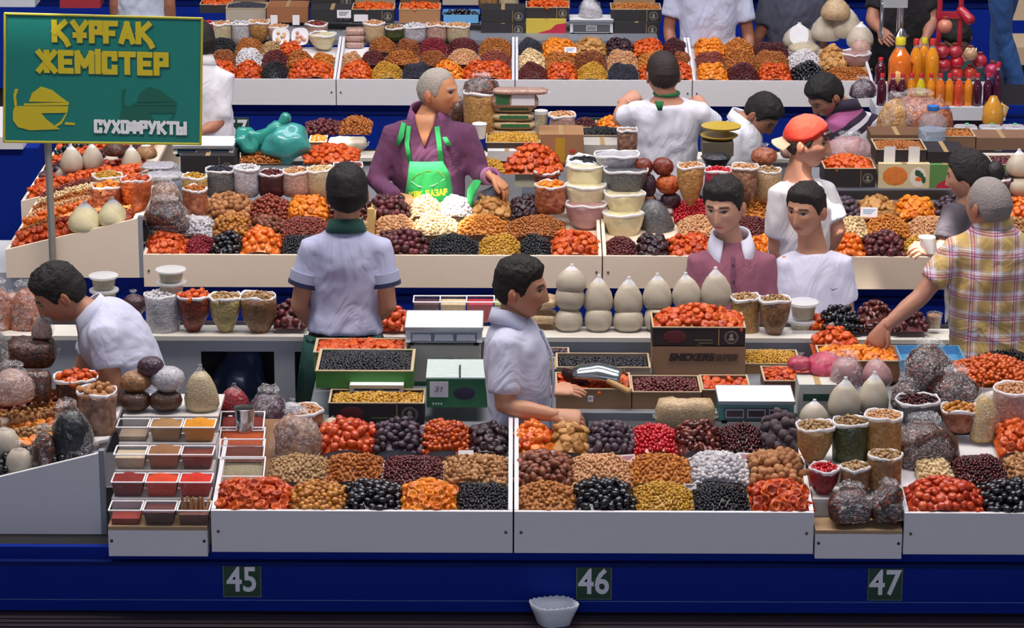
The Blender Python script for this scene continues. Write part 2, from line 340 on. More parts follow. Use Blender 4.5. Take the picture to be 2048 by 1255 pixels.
counter(1, XR(420, 1), XR(1027, 1), 'white display counter between the spice stand and the next counter, number 45')
counter(1, XR(1027, 1), XR(1630, 1), 'white display counter in the middle, above the scalloped bowl, number 46')
counter(1, XR(1808, 1), 2.75, 'white display counter at the front right, beyond the number 47 plate')
counter(2, XR(285, 2), XR(1205, 2), 'wide cream fronted counter in front of the seated seller', CREAM)
counter(2, XR(1205, 2), 3.0, 'cream fronted counter behind the two standing youths', CREAM)
for a, b, l in ((-2.9, XR(672, 3), 'third row counter behind the green signboard'), (XR(672, 3), XR(1030, 3), 'third row counter behind the seated seller'),
                (XR(1030, 3), XR(1385, 3), 'third row counter behind the man in white with a green collar'), (XR(1385, 3), XR(1748, 3), 'third row counter beside the juice stand')):
    counter(3, a, b, l)
counter(4, -4.0, 4.5, 'farthest pale counter behind the juice stand', plain('a9b6c6', .5))
# narrow stepped units
def steps(px0, px1, label, n, dy=.12, dz=.0735, z0=.985):
    X0, X1 = XR(px0, 1), XR(px1, 1); t = thing('stepped_stand', label, 'display stand', ((X0 + X1) / 2, -.004, 0)); h = (X1 - X0) / 2 - .004
    f = MB().box(-h, h, -.004, .014, .875, z0 - .014).build('front_panel', WHITE, t)
    s = MB()
    for sx in (-1, 1): screw(s, sx * (h - .012), -.004, .935)
    s.build('screws', plain('33302e', .5), t)
    for k in range(n):
        z = z0 + k * dz
        MB().box(-h, h, k * dy - .004, (k + 1) * dy + .02, z - .013, z).build('step_board', WOOD if k == 0 else plain('cfcbc8', .5), t)
        MB().box(-h, h, (k + 1) * dy, (k + 1) * dy + .012, z, z + dz - .013).build('riser', plain('c4bfbc', .5), t)
    MB().box(-h, h, n * dy, n * dy + .27, z0 + n * dz - .013, z0 + n * dz).build('top_board', plain('cfcbc8', .5), t)
    for sx in (-1, 1):
        pts = [(0.014, .875)] + sum([[(k * dy + .014, z0 + k * dz - .014 - .001), ((k + 1) * dy + .012, z0 + k * dz - .014)] for k in range(n)], []) + [(n * dy + .2, .875)]
        MB().add([(sx * h - sx * .01 * q, y, z) for q in (0, 1) for y, z in pts], [tuple(range(len(pts))), tuple(range(2 * len(pts) - 1, len(pts) - 1, -1))]).build('side_board', WHITE, t)
    return (X0 + X1) / 2
steps(213, 416, 'white stepped stand holding twelve spice tubs', 4, .12, .066, .99)
steps(1630, 1808, 'narrow white stepped stand above the number 47 plate', 2, .14, .07)
# end counters that face the side aisle: trapezoid side, tray sloping down to the left
def end_counter(label, Y, Yb, X0, Z0, X1, Z1, zb0, zb1, mat):
    t = thing('end_counter', label, 'counter', (X0, Y, 0)); w = X1 - X0
    MB().prism([(0, zb0), (w, zb1), (w, Z1), (0, Z0)], 0, .018).build('side_board', mat, t)
    MB().box(0, .016, .018, Yb - Y, zb0, Z0).build('front_panel', mat, t)
    MB().prism([(.016, Z0 - .06), (w, Z1 - .06), (w, Z1 - .04), (.016, Z0 - .04)], .018, Yb - Y).build('tray', mat, t)
    MB().prism([(0, zb0), (w, zb1), (w, Z1), (0, Z0)], Yb - Y - .018, Yb - Y).build('side_board', mat, t)
    MB().box(w, w + .02, .0, .03, zb1, Z1 + .01).build('corner_post', GREYM, t)
end_counter('white side counter at the front left, sloping toward the side aisle', .19, 1.15, -2.6, .93, -1.527, 1.203, .83, .884, WHITE)
end_counter('cream side counter below the green signboard, sloping toward the side aisle', 3.52, 4.50, -2.43, 1.07, -1.79, 1.228, .932, .935, CREAM)
end_counter('second cream side counter farther back, with red fruit ridges', 4.54, 5.9, -2.52, 1.05, -1.86, 1.21, .90, .92, CREAM)
t = thing('table_base', 'pale grey boxed base under the cream side counter', 'counter base', (-2.6, 3.62, 0)); MB().box(-.6, .52, 0, .6, 0, .93).build('box_panel', plain('b9bcc6', .5), t)
t = thing('table_base', 'blue boxed base under the cream side counter', 'counter base', (-1.93, 3.56, 0)); MB().box(-.13, .15, 0, .6, 0, .93).build('box_panel', BLUE, t)
# far-left counter seen beside the signboard
t = thing('display_counter', 'white topped blue counter at the far left below the signboard', 'counter', (-3.2, 6.2, 0))
MB().box(-.6, .42, 0, .8, .93, 1.0).build('front_panel', WHITE, t); MB().box(-.6, .5, .03, .8, 0, .93).build('lower_panel', BLUE, t)
# inner shelves behind each row, and back counters
def shelf(label, X0, X1, Y0, Y1, Z, mat=GREYM, posts=()):
    t = thing('metal_shelf', label, 'shelf', ((X0 + X1) / 2, Y0, 0)); h = (X1 - X0) / 2; xc = (X0 + X1) / 2
    MB().box(-h, h, 0, Y1 - Y0, Z - .012, Z).build('shelf_board', mat, t)
    MB().box(-h, h, -.012, 0, Z - .03, Z + .004).build('rail', mat, t)
    for x in posts:
        for y in (.0, Y1 - Y0 - .03): MB().box(x - xc - .012, x - xc + .012, y, y + .03, 0, Z - .012).build('post', mat, t)
shelf('grey metal shelf with brown cartons right of the man in profile', -.02, 1.3, 1.25, 1.95, 1.015, posts=(.05, .30, 1.25))
shelf('grey metal shelf with green cartons left of the man in profile', -.83, -.03, 1.12, 1.95, .985, posts=(-.8, -.29))
shelf('grey metal shelf with boxes at the right behind the tied bags', 1.32, 2.9, 1.3, 2.0, 1.0, posts=(1.4, 2.8))
MB().box(-.83, -.30, 1.115, 1.13, .80, .97).build('shelf_panel', plain('c9ccd4', .5), bpy.data.objects['metal_shelf.001'])
bpy.data.objects['shelf_panel'].location = (.43, -1.12, 0)
def back_counter(label, X0, X1, Y0, Y1, Z0, mat, notch=()):
    t = thing('back_counter', label, 'counter', ((X0 + X1) / 2, Y0, 0)); h = (X1 - X0) / 2; xc = (X0 + X1) / 2
    MB().box(-h, h, -.02, .15, Z0 - .02, Z0).build('worktop', plain('d8d4cc', .4), t)
    d = Y1 - Y0; MB().add([(-h, .15, Z0 - .02), (h, .15, Z0 - .02), (h, d, Z0 - .16), (-h, d, Z0 - .16), (-h, .15, Z0), (h, .15, Z0), (h, d, Z0 - .14), (-h, d, Z0 - .14)], [(3, 2, 1, 0), (4, 5, 6, 7), (0, 1, 5, 4), (1, 2, 6, 5), (2, 3, 7, 6), (3, 0, 4, 7)]).build('sloping_tray', WHITE, t)
    MB().box(-h, h, d, d + .02, .5, Z0 - .12).build('back_panel', WHITE, t)
    m = MB(); xs = [-h] + [q - xc for n in notch for q in n] + [h]
    for i in range(0, len(xs) - 1, 2): m.box(xs[i], xs[i + 1], 0, .02, .35, Z0 - .02)
    for n in notch: m.box(n[0] - xc, n[1] - xc, 0, .02, Z0 - .075, Z0 - .02)
    m.build('inner_panel', mat, t)
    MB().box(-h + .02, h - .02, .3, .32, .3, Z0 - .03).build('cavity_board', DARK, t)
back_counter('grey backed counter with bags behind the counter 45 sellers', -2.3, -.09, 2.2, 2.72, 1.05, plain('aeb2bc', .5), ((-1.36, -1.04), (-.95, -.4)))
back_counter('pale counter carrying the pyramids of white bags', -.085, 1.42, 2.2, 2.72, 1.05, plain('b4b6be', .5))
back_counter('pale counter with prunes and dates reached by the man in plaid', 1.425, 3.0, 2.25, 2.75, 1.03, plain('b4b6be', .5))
t = thing('folded_cover', 'dark cloth bundle stored under the counter behind the bending man', 'bundle', (-1.2, 2.24, .6))
MB().ell((0, .15, .15), (.14, .1, .17), 14, 8, ns=.4, seed=3).build('cloth_bundle', plain('2c3a5c', .3, var=.4, coat=.6), t, 'all')
shelf('metal shelf of boxes behind the seated seller', .05, .75, 4.75, 5.5, 1.0, posts=(.1, .7))
shelf('metal shelf with fruit cartons behind the red cap', 1.50, 3.1, 4.52, 5.3, 1.06, posts=(1.55, 1.92, 3.0))
shelf('metal shelf with scale and teal bag behind the third counter side', -1.9, -.55, 4.6, 5.3, 1.04, posts=(-1.8, -.6))
back_counter('rear counter of the second row with trays and boxes', -1.75, 3.0, 5.75, 6.25, 1.0, plain('a8acb4', .5))
shelf('long metal shelf of cartons in the third row', -2.2, .93, 8.45, 9.1, 1.12, posts=(-2, -1, 0, .9))
# number plates
def plate(num, px0, py0, px1, py1, Y, l=''):
    a = atY(px0, py1, Y); b = atY(px1, py0, Y); w, h = (b.x - a.x) / 2, (b.z - a.z) / 2
    t = thing('number_plate', f'dark green plate with white number {num}, {l}', 'sign', ((a.x + b.x) / 2, Y, (a.z + b.z) / 2))
    MB().box(-w, w, -.005, .0, -h, h).build('plate_board', plain('1d4430', .5), t)
    m = MB(); e = .004
    m.box(-w - e, w + e, -.006, 0, h, h + e); m.box(-w - e, w + e, -.006, 0, -h - e, -h); m.box(-w - e, -w, -.006, 0, -h, h); m.box(w, w + e, -.006, 0, -h, h)
    m.build('edging', plain('5d6b58', .5), t)
    text('numerals', str(num), h * 2.2, plain('e6e6f0', .5), t, (0, -.0065, 0), bold=h * .04, sx=.84)
plate(45, 449, 1128, 520, 1190, ROWS[1] + .028, 'nearest the spice stand'); plate(46, 1154, 1132, 1222, 1195, ROWS[1] + .028, 'above the scalloped bowl'); plate(47, 1736, 1134, 1804, 1197, ROWS[1] + .028, 'below the narrow stepped stand')
plate(60, 1178, 236, 1222, 280, ROWS[3] + .028, 'behind the man with raised elbows'); plate(57, 452, 236, 496, 280, ROWS[3] + .028, 'half hidden beside the signboard')
# signboard
sb = thing('signboard', 'green dried fruit signboard with yellow letters on a grey pole', 'sign', (0, 3.44, 0))
A = [atY(8, 283, 3.44), atY(401, 288, 3.44), atY(404, 37, 3.44), atY(10, 27, 3.44)]
def quadbox(pts, y0, y1): return MB().add([(p.x, y0, p.z) for p in pts] + [(p.x, y1, p.z) for p in pts], [(0, 1, 2, 3), (7, 6, 5, 4), (0, 4, 5, 1), (1, 5, 6, 2), (2, 6, 7, 3), (3, 7, 4, 0)])
quadbox(A, 0, .012).build('board', plain('0a6e66', .5, var=.08), sb)
C0 = sum(A, Vector()) / 4
m = MB()
for i in range(4):
    p, q = A[i], A[(i + 1) % 4]; m.tube([(p.x, 0, p.z), (q.x, 0, q.z)], [.006, .006], 6)
m.build('edging', plain('a8a030', .5), sb)
pp = atY(95, 290, 3.46); m = MB(); m.tube([(pp.x, .035, .0), (pp.x, .035, pp.z + .3)], [.0175, .0175], 14, dome=False); m.build('pole', plain('9a9690', .4, metal=.4), sb, True)
YEL = plain('b9a81e', .5); LET = plain('d9dbe0', .5); DKG = plain('0c5648', .5)
tilt = (PI / 2, math.radians(1.3), 0)
def sgn(name, body, px, py, wpx, hpx, mat, d=-.002, ext=.001):
    p = atY(px, py, 3.44); s = scl(p); letters(name, body, wpx / s, hpx / s / _c, mat, sb, (p.x, d, p.z), .24, tilt=math.radians(1.2))
sgn('lettering', 'ҚҰРҒАҚ', 209, 66, 201, 45, DKG, -.0015); sgn('lettering', 'ҚҰРҒАҚ', 206, 64, 201, 45, YEL, -.0035)
sgn('lettering', 'ЖЕМІСТЕР', 208, 127, 261, 46, DKG, -.0015); sgn('lettering', 'ЖЕМІСТЕР', 205, 125, 261, 46, YEL, -.0035)
sgn('lettering', 'СУХОФРУКТЫ', 283, 256, 183, 27, DKG, -.0015); sgn('lettering', 'СУХОФРУКТЫ', 281, 254, 183, 27, LET, -.0035)
def bowl_mark(dx, mat):
    def poly(pts, y0=-.003):
        P = [atY(px + dx, py, 3.44) for px, py in pts]; n = len(P)
        return MB().add([(p.x, y0, p.z) for p in P] + [(p.x, 0, p.z) for p in P], [tuple(range(n - 1, -1, -1))] + [(i, (i + 1) % n, (i + 1) % n + n, i + n) for i in range(n)])
    poly([(58, 203), (64, 186), (82, 173), (104, 180), (122, 194), (136, 204)]).build('bowl_mark', mat, sb)
    poly([(48, 207), (138, 204), (137, 210), (48, 211)]).build('bowl_mark', mat, sb)
    poly([(30, 212), (137, 212), (135, 225), (82, 226), (92, 238), (110, 252), (120, 258), (60, 260), (36, 254), (26, 240), (26, 222)]).build('bowl_mark', mat, sb)
    poly([(132, 226), (135, 226), (124, 247), (112, 254), (110, 250), (121, 243)]).build('bowl_mark', mat, sb)
    poly([(29, 212), (27, 190), (30, 178), (37, 178), (32, 192), (34, 210)]).build('bowl_mark', mat, sb)
    poly([(130, 244), (150, 246), (150, 250), (130, 249)]).build('bowl_mark', mat, sb)
bowl_mark(0, YEL); bowl_mark(216, DKG)
# ---------------------------------------------------------------- people
def remesh(mb, voxel, iters=6, wr=0., seed=0):
    me = mb.mesh('tmp', []); o = bpy.data.objects.new('tmp', me); COL.objects.link(o)
    r = o.modifiers.new('r', 'REMESH'); r.mode = 'VOXEL'; r.voxel_size = voxel
    s = o.modifiers.new('s', 'SMOOTH'); s.factor = .5; s.iterations = iters
    dg = bpy.context.evaluated_depsgraph_get(); e = bpy.data.meshes.new_from_object(o.evaluated_get(dg)); bpy.data.objects.remove(o); bpy.data.meshes.remove(me)
    n = len(e.vertices); V = np.empty(n * 3); e.vertices.foreach_get('co', V); V = V.reshape(-1, 3)
    if wr:
        Nn = np.empty(n * 3); e.vertices.foreach_get('normal', Nn); Nn = Nn.reshape(-1, 3)
        d = np.array([noise.noise((v[0] * 9 + v[2] * 7 + seed, v[1] * 9, v[2] * 13 - v[0] * 9)) + .6 * noise.noise((v[0] * 20 - v[2] * 14 + seed, v[1] * 20, v[2] * 24 + v[0] * 16)) for v in V]); V = V + Nn * (d * wr)[:, None]
    Fc = [tuple(p.vertices) for p in e.polygons]; bpy.data.meshes.remove(e)
    return V, Fc
def mesh_from(name, V, Fc, mat, parent, tint=None, smooth=True, off=None):
    me = bpy.data.meshes.new(name); V = np.asarray(V) - (np.array(off) if off is not None else 0); me.from_pydata(V.tolist(), [], Fc)
    for m_ in (mat if isinstance(mat, list) else [mat]): me.materials.append(m_)
    if smooth: me.polygons.foreach_set('use_smooth', [True] * len(Fc))
    if tint is not None:
        a = me.attributes.new('tint', 'FLOAT_COLOR', 'POINT'); a.data.foreach_set('color', np.asarray(tint, dtype=np.float32).ravel())
    me.update(); o = bpy.data.objects.new(name, me); COL.objects.link(o); o.parent = parent; return o
def sstep(a, b, x): t = np.clip((x - a) / (b - a), 0, 1); return t * t * (3 - 2 * t)
def head_grid(nu, nv):
    t = (np.arange(nv) + .5) / nv * PI; p = np.arange(nu) / nu * 2 * PI; T, Pp = np.meshgrid(t, p, indexing='ij'); Pp = Pp + .30 * np.cos(Pp) * -1 * -1 * 0
    x = .080 * np.sin(T) * np.cos(Pp); y = .097 * np.sin(T) * np.sin(Pp); z = .115 * np.cos(T)
    k = sstep(-.05, -1, z / .115); yn = y / .097
    x = x * (1 - .17 * k) * (1 + .05 * sstep(.2, .9, z / .115)); y = np.where(y > 0, .097 * np.abs(yn) ** .88 * (1 - .06 * k), y * (1 - .42 * k)); y = np.where((y < 0) & (z > 0), y * 1.06, y)
    y = y + .012 * k * np.clip(yn, 0, 1)
    F_ = [(j * nu + i, (j + 1) * nu + i, (j + 1) * nu + (i + 1) % nu, j * nu + (i + 1) % nu) for j in range(nv - 1) for i in range(nu)] + [tuple(range(nu))] + [tuple((nv - 1) * nu + i for i in range(nu - 1, -1, -1))]
    return np.stack([x.ravel(), y.ravel(), z.ravel()], 1), F_
G = lambda v, s: np.exp(-(v / s) ** 2)
def head_mesh(hi, skin, lips, brow, eye='2a1c18', stubble=0., nose=1., jaw=1.):
    V, Fc = head_grid(150, 120) if hi else (head_grid(56, 44)); x, y, z = V.T.copy(); ax = np.abs(x); fr = sstep(.0, .03, y)
    amp = np.where(z > -.031, np.interp(z, [-.031, .022, .04], [.026 * nose, .006, 0]), np.interp(z, [-.047, -.031], [0, .026 * nose])); sg = np.interp(z, [-.035, .02], [.0125, .0075])
    d = amp * G(x, sg) + .005 * G(z - .032, .009) * (ax < .055) - .011 * G(ax - .031, .014) * G(z - .013, .010) + .007 * G(z + .063, .0075) * G(x, .019) - .004 * G(z + .0625, .0022) * G(x, .022) - .003 * G(z + .078, .006) * G(x, .02) + .008 * jaw * G(z + .102, .016) * G(x, .02) + .004 * G(ax - .046, .016) * G(z + .012, .016)
    d += .005 * G(ax - .031, .0125) * G(z - .011, .0055)      # eyeball under the lids
    y2 = y + d * fr; C = np.tile(np.array(col(skin)), (len(V), 1)); Lp, Bw, Ey = np.array(col(lips)), np.array(col(brow)), np.array(col(eye))
    def mixc(mask, c): C[:] = C * (1 - mask[:, None]) + c * mask[:, None]
    mixc(.85 * fr * sstep(1.25, .8, np.hypot(x / .023, (z + .063) / .0095)), Lp)
    mixc(.30 * fr * G(ax - .045, .02) * G(z + .03, .022), np.array(col('b04838')))
    if stubble: mixc(stubble * fr * sstep(-.035, -.07, z), np.array(col('3c3430')))
    arch = .034 - .10 * np.clip(ax - .034, 0, 1) * 1.6
    mixc(.9 * fr * sstep(.0075, .0035, np.abs(z - arch)) * sstep(.009, .015, ax) * sstep(.056, .047, ax), Bw)
    e = np.hypot((ax - .031) / .0145, (z - .0115) / .0062); mixc(.9 * fr * sstep(1.1, .85, e), np.array(col('b8aca4'))); mixc(fr * sstep(1.25, .9, np.hypot((ax - .031) / .0066, (z - .0125) / .0062)), Ey)
    mixc(.9 * fr * sstep(.0036, .0018, np.abs(z - .0168 + 12 * (ax - .031) ** 2)) * sstep(.017, .013, np.abs(ax - .031)), np.array(col('1c1412')))
    mixc(.5 * fr * sstep(.006, .003, np.hypot((ax - .008) / 1.3, z + .0425)), np.array(col('40201a')))
    V2 = np.stack([x, y2, z], 1); m = MB()
    for sx in (-1, 1):
        m.ell((sx * .083, -.010, -.010), (.009, .019, .032), 12, 8, Matrix.Rotation(sx * .35, 3, 'Z') @ Matrix.Rotation(.15, 3, 'X')); m.ell((sx * .086, -.004, -.008), (.007, .010, .018), 8, 5)
    ev = np.array([tuple(v) for v in m.v]); ef = [tuple(i + len(V2) for i in f) for f in m.f]; ec = np.tile(np.array(col(skin)) * np.array([.95, .78, .74, 1]), (len(ev), 1))
    return np.vstack([V2, ev]), Fc + ef, np.vstack([C, ec])
def hair_mesh(hi, line, top, side, ns=.004, seed=0, fuzz=0., curl=40):
    V, Fc = head_grid(120, 90) if hi else head_grid(80, 60); x, y, z = V.T; a = np.abs(np.arctan2(x, y)); zl = np.interp(a, [q[0] for q in line], [q[1] for q in line])
    m = sstep(-.006, .022, z - zl); n = V / np.linalg.norm(V, axis=1)[:, None]; up = sstep(.02, .085, z)
    th = side + (top - side) * up; nz = np.array([noise.noise((v[0] * curl + seed, v[1] * curl, v[2] * curl)) + .8 * noise.noise((v[0] * curl * 3.1 + seed, v[1] * curl * 3.1, v[2] * curl * 2.)) for v in V])
    d = np.where(m > .01, m * (th + ns * nz * (.4 + .6 * up)), -.006); V2 = V + n * d[:, None]
    keep = [f for f in Fc if max(m[list(f)]) > .01]; return V2, keep
STD_LINE = [(0, .064), (.5, .062), (.8, .055), (1.0, .034), (1.15, .004), (1.3, -.010), (1.45, .012), (1.75, .004), (2.1, -.05), (3.2, -.068)]
SKIN = 'c08a6c'
def hand(mb, w, d, n, side, curl=.5, sc=1., spread=.0):
    w, d, n = Vector(w), Vector(d).normalized(), Vector(n); n = (n - d * n.dot(d)).normalized(); l = d.cross(n) * side
    mb.tube([w - d * .02 * sc, w + d * .03 * sc, w + d * .065 * sc, w + d * .088 * sc], [(.027 * sc, .019 * sc), (.036 * sc, .017 * sc), (.041 * sc, .015 * sc), (.039 * sc, .012 * sc)], 12, lat=l)
    for i, L in enumerate((.074, .082, .076, .060)):
        p = w + d * (.082 - .004 * abs(i - 1.2)) * sc + l * (.030 - .020 * i) * sc; dd = (d + l * spread * (1.5 - i)).normalized(); pts = [p - dd * .01]; a = 0
        for f, c_ in ((.45, .55), (.30, .95), (.25, .6)):
            a += curl * c_; q = dd * math.cos(a) - n * math.sin(a); pts.append(pts[-1] + q * L * f * sc)
        mb.tube(pts, [.0098 * sc, .0092 * sc, .0084 * sc, .0070 * sc], 8)
    b = w + d * .028 * sc + l * .026 * sc; q = (d * .75 + l * .62 - n * .25 * (curl + .3)).normalized(); q2 = (d * .95 + l * .12 - n * .5 * curl).normalized(); mb.tube([b - q * .012, b + q * .036 * sc, b + q * .036 * sc + q2 * .03 * sc], [.0145 * sc, .0115 * sc, .0085 * sc], 8)
def lerp(a, b, t): return a + (b - a) * t
def person(label, head, look, neck, shA, shB, pelvis, armA=None, armB=None, skin=SKIN, shirt='dcdce6', sleeve=.6, long=False, hair=('171214', .022, .010), hi=True, hs=1., collar=None, legs=None, trousers='24242c', hairline=STD_LINE, handA=None, handB=None, belly=0., bulk=1., curve=(0, 0, 0), lips='96504a', stub=0., smat=None, seed=1, floor=.0, placket=None, collar_open=.5, wr=.0045, mats=None, hide_head=False, hem=.10, neckr=1., cs=1.):
    """joints are (px, py, Y); armX = (elbow, wrist); handX = (dir, back normal, thumb side, curl)"""
    Pt = lambda j: atY(*j)
    Hc, Nk, A, B, Pv = Pt(head), Pt(neck), Pt(shA), Pt(shB), Pt(pelvis); lat = (B - A).normalized(); up = (Nk - Pv).normalized(); fw = up.cross(lat).normalized(); Wd = (B - A).length / 2
    yaw, pit, rol = [math.radians(q) for q in look]
    R = Matrix.Rotation(yaw, 3, 'Z') @ Matrix.Rotation(PI, 3, 'Z') @ Matrix.Rotation(-pit, 3, 'X') @ Matrix.Rotation(rol, 3, 'Y')   # local +y = face direction; yaw 0 looks to the camera
    hf = R @ Vector((0, 1, 0))
    if lat.cross(Vector((0, 0, 1))).dot(hf) * 1 < 0 and False: pass
    # chest direction: whichever of +-fw agrees with 'face'
    if fw.dot(hf) < 0: fw = -fw
    root = thing('person', label, 'person', (Pv.x, Pv.y, floor)); off = root.location; k = bulk
    mid = (Pv + Nk) / 2 + Vector(curve)
    def sp(t): return Pv * (1 - t) ** 2 + mid * 2 * t * (1 - t) + Nk * t * t if curve != (0, 0, 0) else lerp(Pv, Nk, t)
    def torso(mb, e, cut=0):
        ts = [-hem - .02, 0, .22, .48, .70, .80, .88, .94, .985, 1.02]; ra = [.165 * k, .168 * k, .150 * k, .158 * k, max(.14, Wd * .98), Wd * .97, Wd * .84, Wd * .62, Wd * .45, .060]; rb = [.118, .120, .108, .118, .122, .114, .102, .088, .074, .058]
        pts = [sp(max(t, 0)) + (up * t * (Nk - Pv).length if t < 0 else Vector()) + fw * (.02 * math.sin(PI * max(0, t)) + (belly if .1 < t < .5 else 0)) for t in ts]
        rr = [(a + e, b * k ** .5 + e) for a, b in zip(ra, rb)]; n_ = len(pts) - cut
        mb.tube(pts[:n_], rr[:n_], 20, lat=lat, dome=False)
    sh, bd = MB(), MB(); torso(sh, .014, 0 if collar else 2); torso(bd, -.010)
    hand_mb = MB()
    for S, arm, hd in ((A, armA, handA), (B, armB, handB)):
        if arm is None: El = S + Vector((0, 0, -.27)) + lat * (.03 if S is B else -.03); Wr = El + Vector((0, 0, -.24)) + fw * .06
        else: El, Wr = Pt(arm[0]), Pt(arm[1])
        bd.tube([S, lerp(S, El, .5), El, lerp(El, Wr, .35), Wr], [.052, .047, .040, .041, .027], 12)
        inn = lerp(S, sp(.86), .35)
        if long:
            sh.tube([inn, S, lerp(S, El, .5), El, lerp(El, Wr, .5), lerp(El, Wr, .92)], [.066, .068, .060, .054, .048, .043], 14)
        else: sh.tube([inn, S, lerp(S, El, .35), lerp(S, El, sleeve)], [.064, .066, .064, .066], 16, dome=False)
        if hd: hand(hand_mb, Wr, *hd)
        else: hand(hand_mb, Wr, (Wr - El), fw, 1 if S is A else -1, .5)
    hb = Hc - R @ Vector((0, .015, .06)) * hs
    bd.tube([Nk - up * .06, Nk, lerp(Nk, hb, .5), hb], [.075 * neckr, .064 * neckr, .056 * neckr, .055 * neckr], 14)
    # legs
    legs = legs or [None, None]; tr = MB(); tr.tube([Pv + up * .06, Pv - up * .04, Pv - Vector((0, 0, .10))], [(.165 * k, .118), (.168 * k, .122), (.15, .11)], 16, lat=lat)
    feet = []
    for sx, lg in ((-1, legs[0]), (1, legs[1])):
        hp = Pv + lat * sx * .088 - Vector((0, 0, .06))
        if lg: kn, an = Pt(lg[0]), Pt(lg[1])
        else: kn = Vector((hp.x, hp.y, lerp(floor + .09, hp.z, .48))) + fw * .02; an = Vector((hp.x, hp.y, floor + .09))
        tr.tube([hp, lerp(hp, kn, .5), kn, lerp(kn, an, .4), an], [.092, .080, .064, .060, .052], 14); bd.tube([hp, kn, an, an - Vector((0, 0, .04))], [.08, .05, .035, .032], 10); feet.append(an)
    V, Fc = remesh(bd, .013, 4); tin = np.tile(np.array(col(skin)), (len(V), 1))
    if not hide_head:
        hv, hf_, hc = head_mesh(hi, skin, lips, hair[0] if hair else '3c3430', stubble=stub); M3 = np.array(R) * hs; hv = hv @ M3.T + np.array(Hc)
        Fc = Fc + [tuple(i + len(V) for i in f) for f in hf_]; V = np.vstack([V, hv]); tin = np.vstack([tin, hc])
    hv = np.array([tuple(v) for v in hand_mb.v]); Fc = Fc + [tuple(i + len(V) for i in f) for f in hand_mb.f]; V = np.vstack([V, hv]); tin = np.vstack([tin, np.tile(np.array(col(skin)), (len(hv), 1))])
    mesh_from('body', V, Fc, vcol_mat('skin', .5), root, tin, off=off)
    V, Fc = remesh(sh, .013, 5, wr, seed); mesh_from('shirt', V, Fc, smat or cloth(shirt), root, off=off)
    V, Fc = remesh(tr, .018, 4, .004, seed); mesh_from('trousers', V, Fc, cloth(trousers), root, off=off)
    for an in feet: m = MB(); m.tube([an - Vector(off) - fw * .05 + Vector((0, 0, -.055)), an - Vector(off) + fw * .06 + Vector((0, 0, -.06)), an - Vector(off) + fw * .15 + Vector((0, 0, -.065))], [(.042, .035), (.048, .032), (.035, .02)], 12, lat=lat); m.build('shoe', plain('1c1a1c', .5), root, 'all')
    if hair and not hide_head:
        V, Fc = hair_mesh(hi, hairline, hair[1], hair[2], hair[3] if len(hair) > 3 else .005, seed); V = V @ (np.array(R) * hs).T + np.array(Hc); mesh_from('hair', V, Fc, plain(hair[0], .75, var=.35, bmp=.5, sc=110), root, off=off)
    if collar:
        cm = MB(); n = 30; vs = []; gap = collar_open
        C0 = Nk + up * .005; ax_f = (fw - up * fw.dot(up)).normalized()
        for i in range(n + 1):
            a = gap + (2 * PI - 2 * gap) * i / n; dr = ax_f * math.cos(a) + lat * math.sin(a); drop = .012 * math.cos(a)
            f_ = abs(math.cos(a / 1)) * (math.cos(a) > 0)
            for r_, h_ in ((.064, .036), (.070, .040), (.088 + .014 * f_, -.014 - .030 * f_), (.080 + .012 * f_, -.022 - .030 * f_), (.066, .02)): vs.append(C0 + dr * r_ * neckr * cs + up * (h_ * cs - drop - .02 * f_) - Vector(off))
        fs = [(i * 5 + j, i * 5 + (j + 1) % 5, (i + 1) * 5 + (j + 1) % 5, (i + 1) * 5 + j) for i in range(n) for j in range(5)] + [(4, 3, 2, 1, 0), tuple(n * 5 + j for j in range(5))]
        cm.add(vs, fs).build('collar', cloth(collar, .1) if isinstance(collar, str) else collar, root, 'all')
    return dict(root=root, sp=sp, lat=lat, up=up, fw=fw, off=Vector(off), Nk=Nk, Pv=Pv, R=R, Hc=Hc, Wd=Wd, A=A, B=B, hs=hs, k=k)
def cuff(P, S, El, t0, t1, r, c, name='sleeve_band'):
    S, El = atY(*S), atY(*El); m = MB(); m.tube([lerp(S, El, t0) - P['off'], lerp(S, El, t1) - P['off']], [r, r], 18, dome=False); return m.build(name, cloth(c, .1), P['root'], True)
def chest(P, u, t, e=.022, front=1):
    """point on the torso surface: u lateral metres, t along the spine"""
    ra = np.interp(t, [-.1, 0, .22, .48, .72, .86, .95], [.165, .168, .150, .158, max(.14, P['Wd'] * .98), P['Wd'] * .92, P['Wd'] * .62]) * 1.0; rb = np.interp(t, [-.1, 0, .22, .48, .72, .86, .95], [.118, .12, .108, .118, .122, .108, .088])
    ra += .014; rb += .014; s_ = max(-.98, min(.98, u / ra)); return P['sp'](max(t, 0)) + P['up'] * min(0, t) * .5 + P['lat'] * u + P['fw'] * front * ((rb) * math.sqrt(1 - s_ * s_) + .02 * math.sin(PI * max(0, t)) * front + e) - P['off']
def patch(P, name, mat, us, ts, e=.016, front=1, thick=.003):
    m = MB(); nu = 9; nt_ = len(ts); vs = [chest(P, lerp(us[j][0], us[j][1], i / (nu - 1)), ts[j], e, front) for j in range(nt_) for i in range(nu)]
    m.add(vs, [(j * nu + i, j * nu + i + 1, (j + 1) * nu + i + 1, (j + 1) * nu + i) for j in range(nt_ - 1) for i in range(nu - 1)]); o = m.build(name, mat, P['root'], 'all'); o.modifiers.new('s', 'SOLIDIFY').thickness = thick; return o
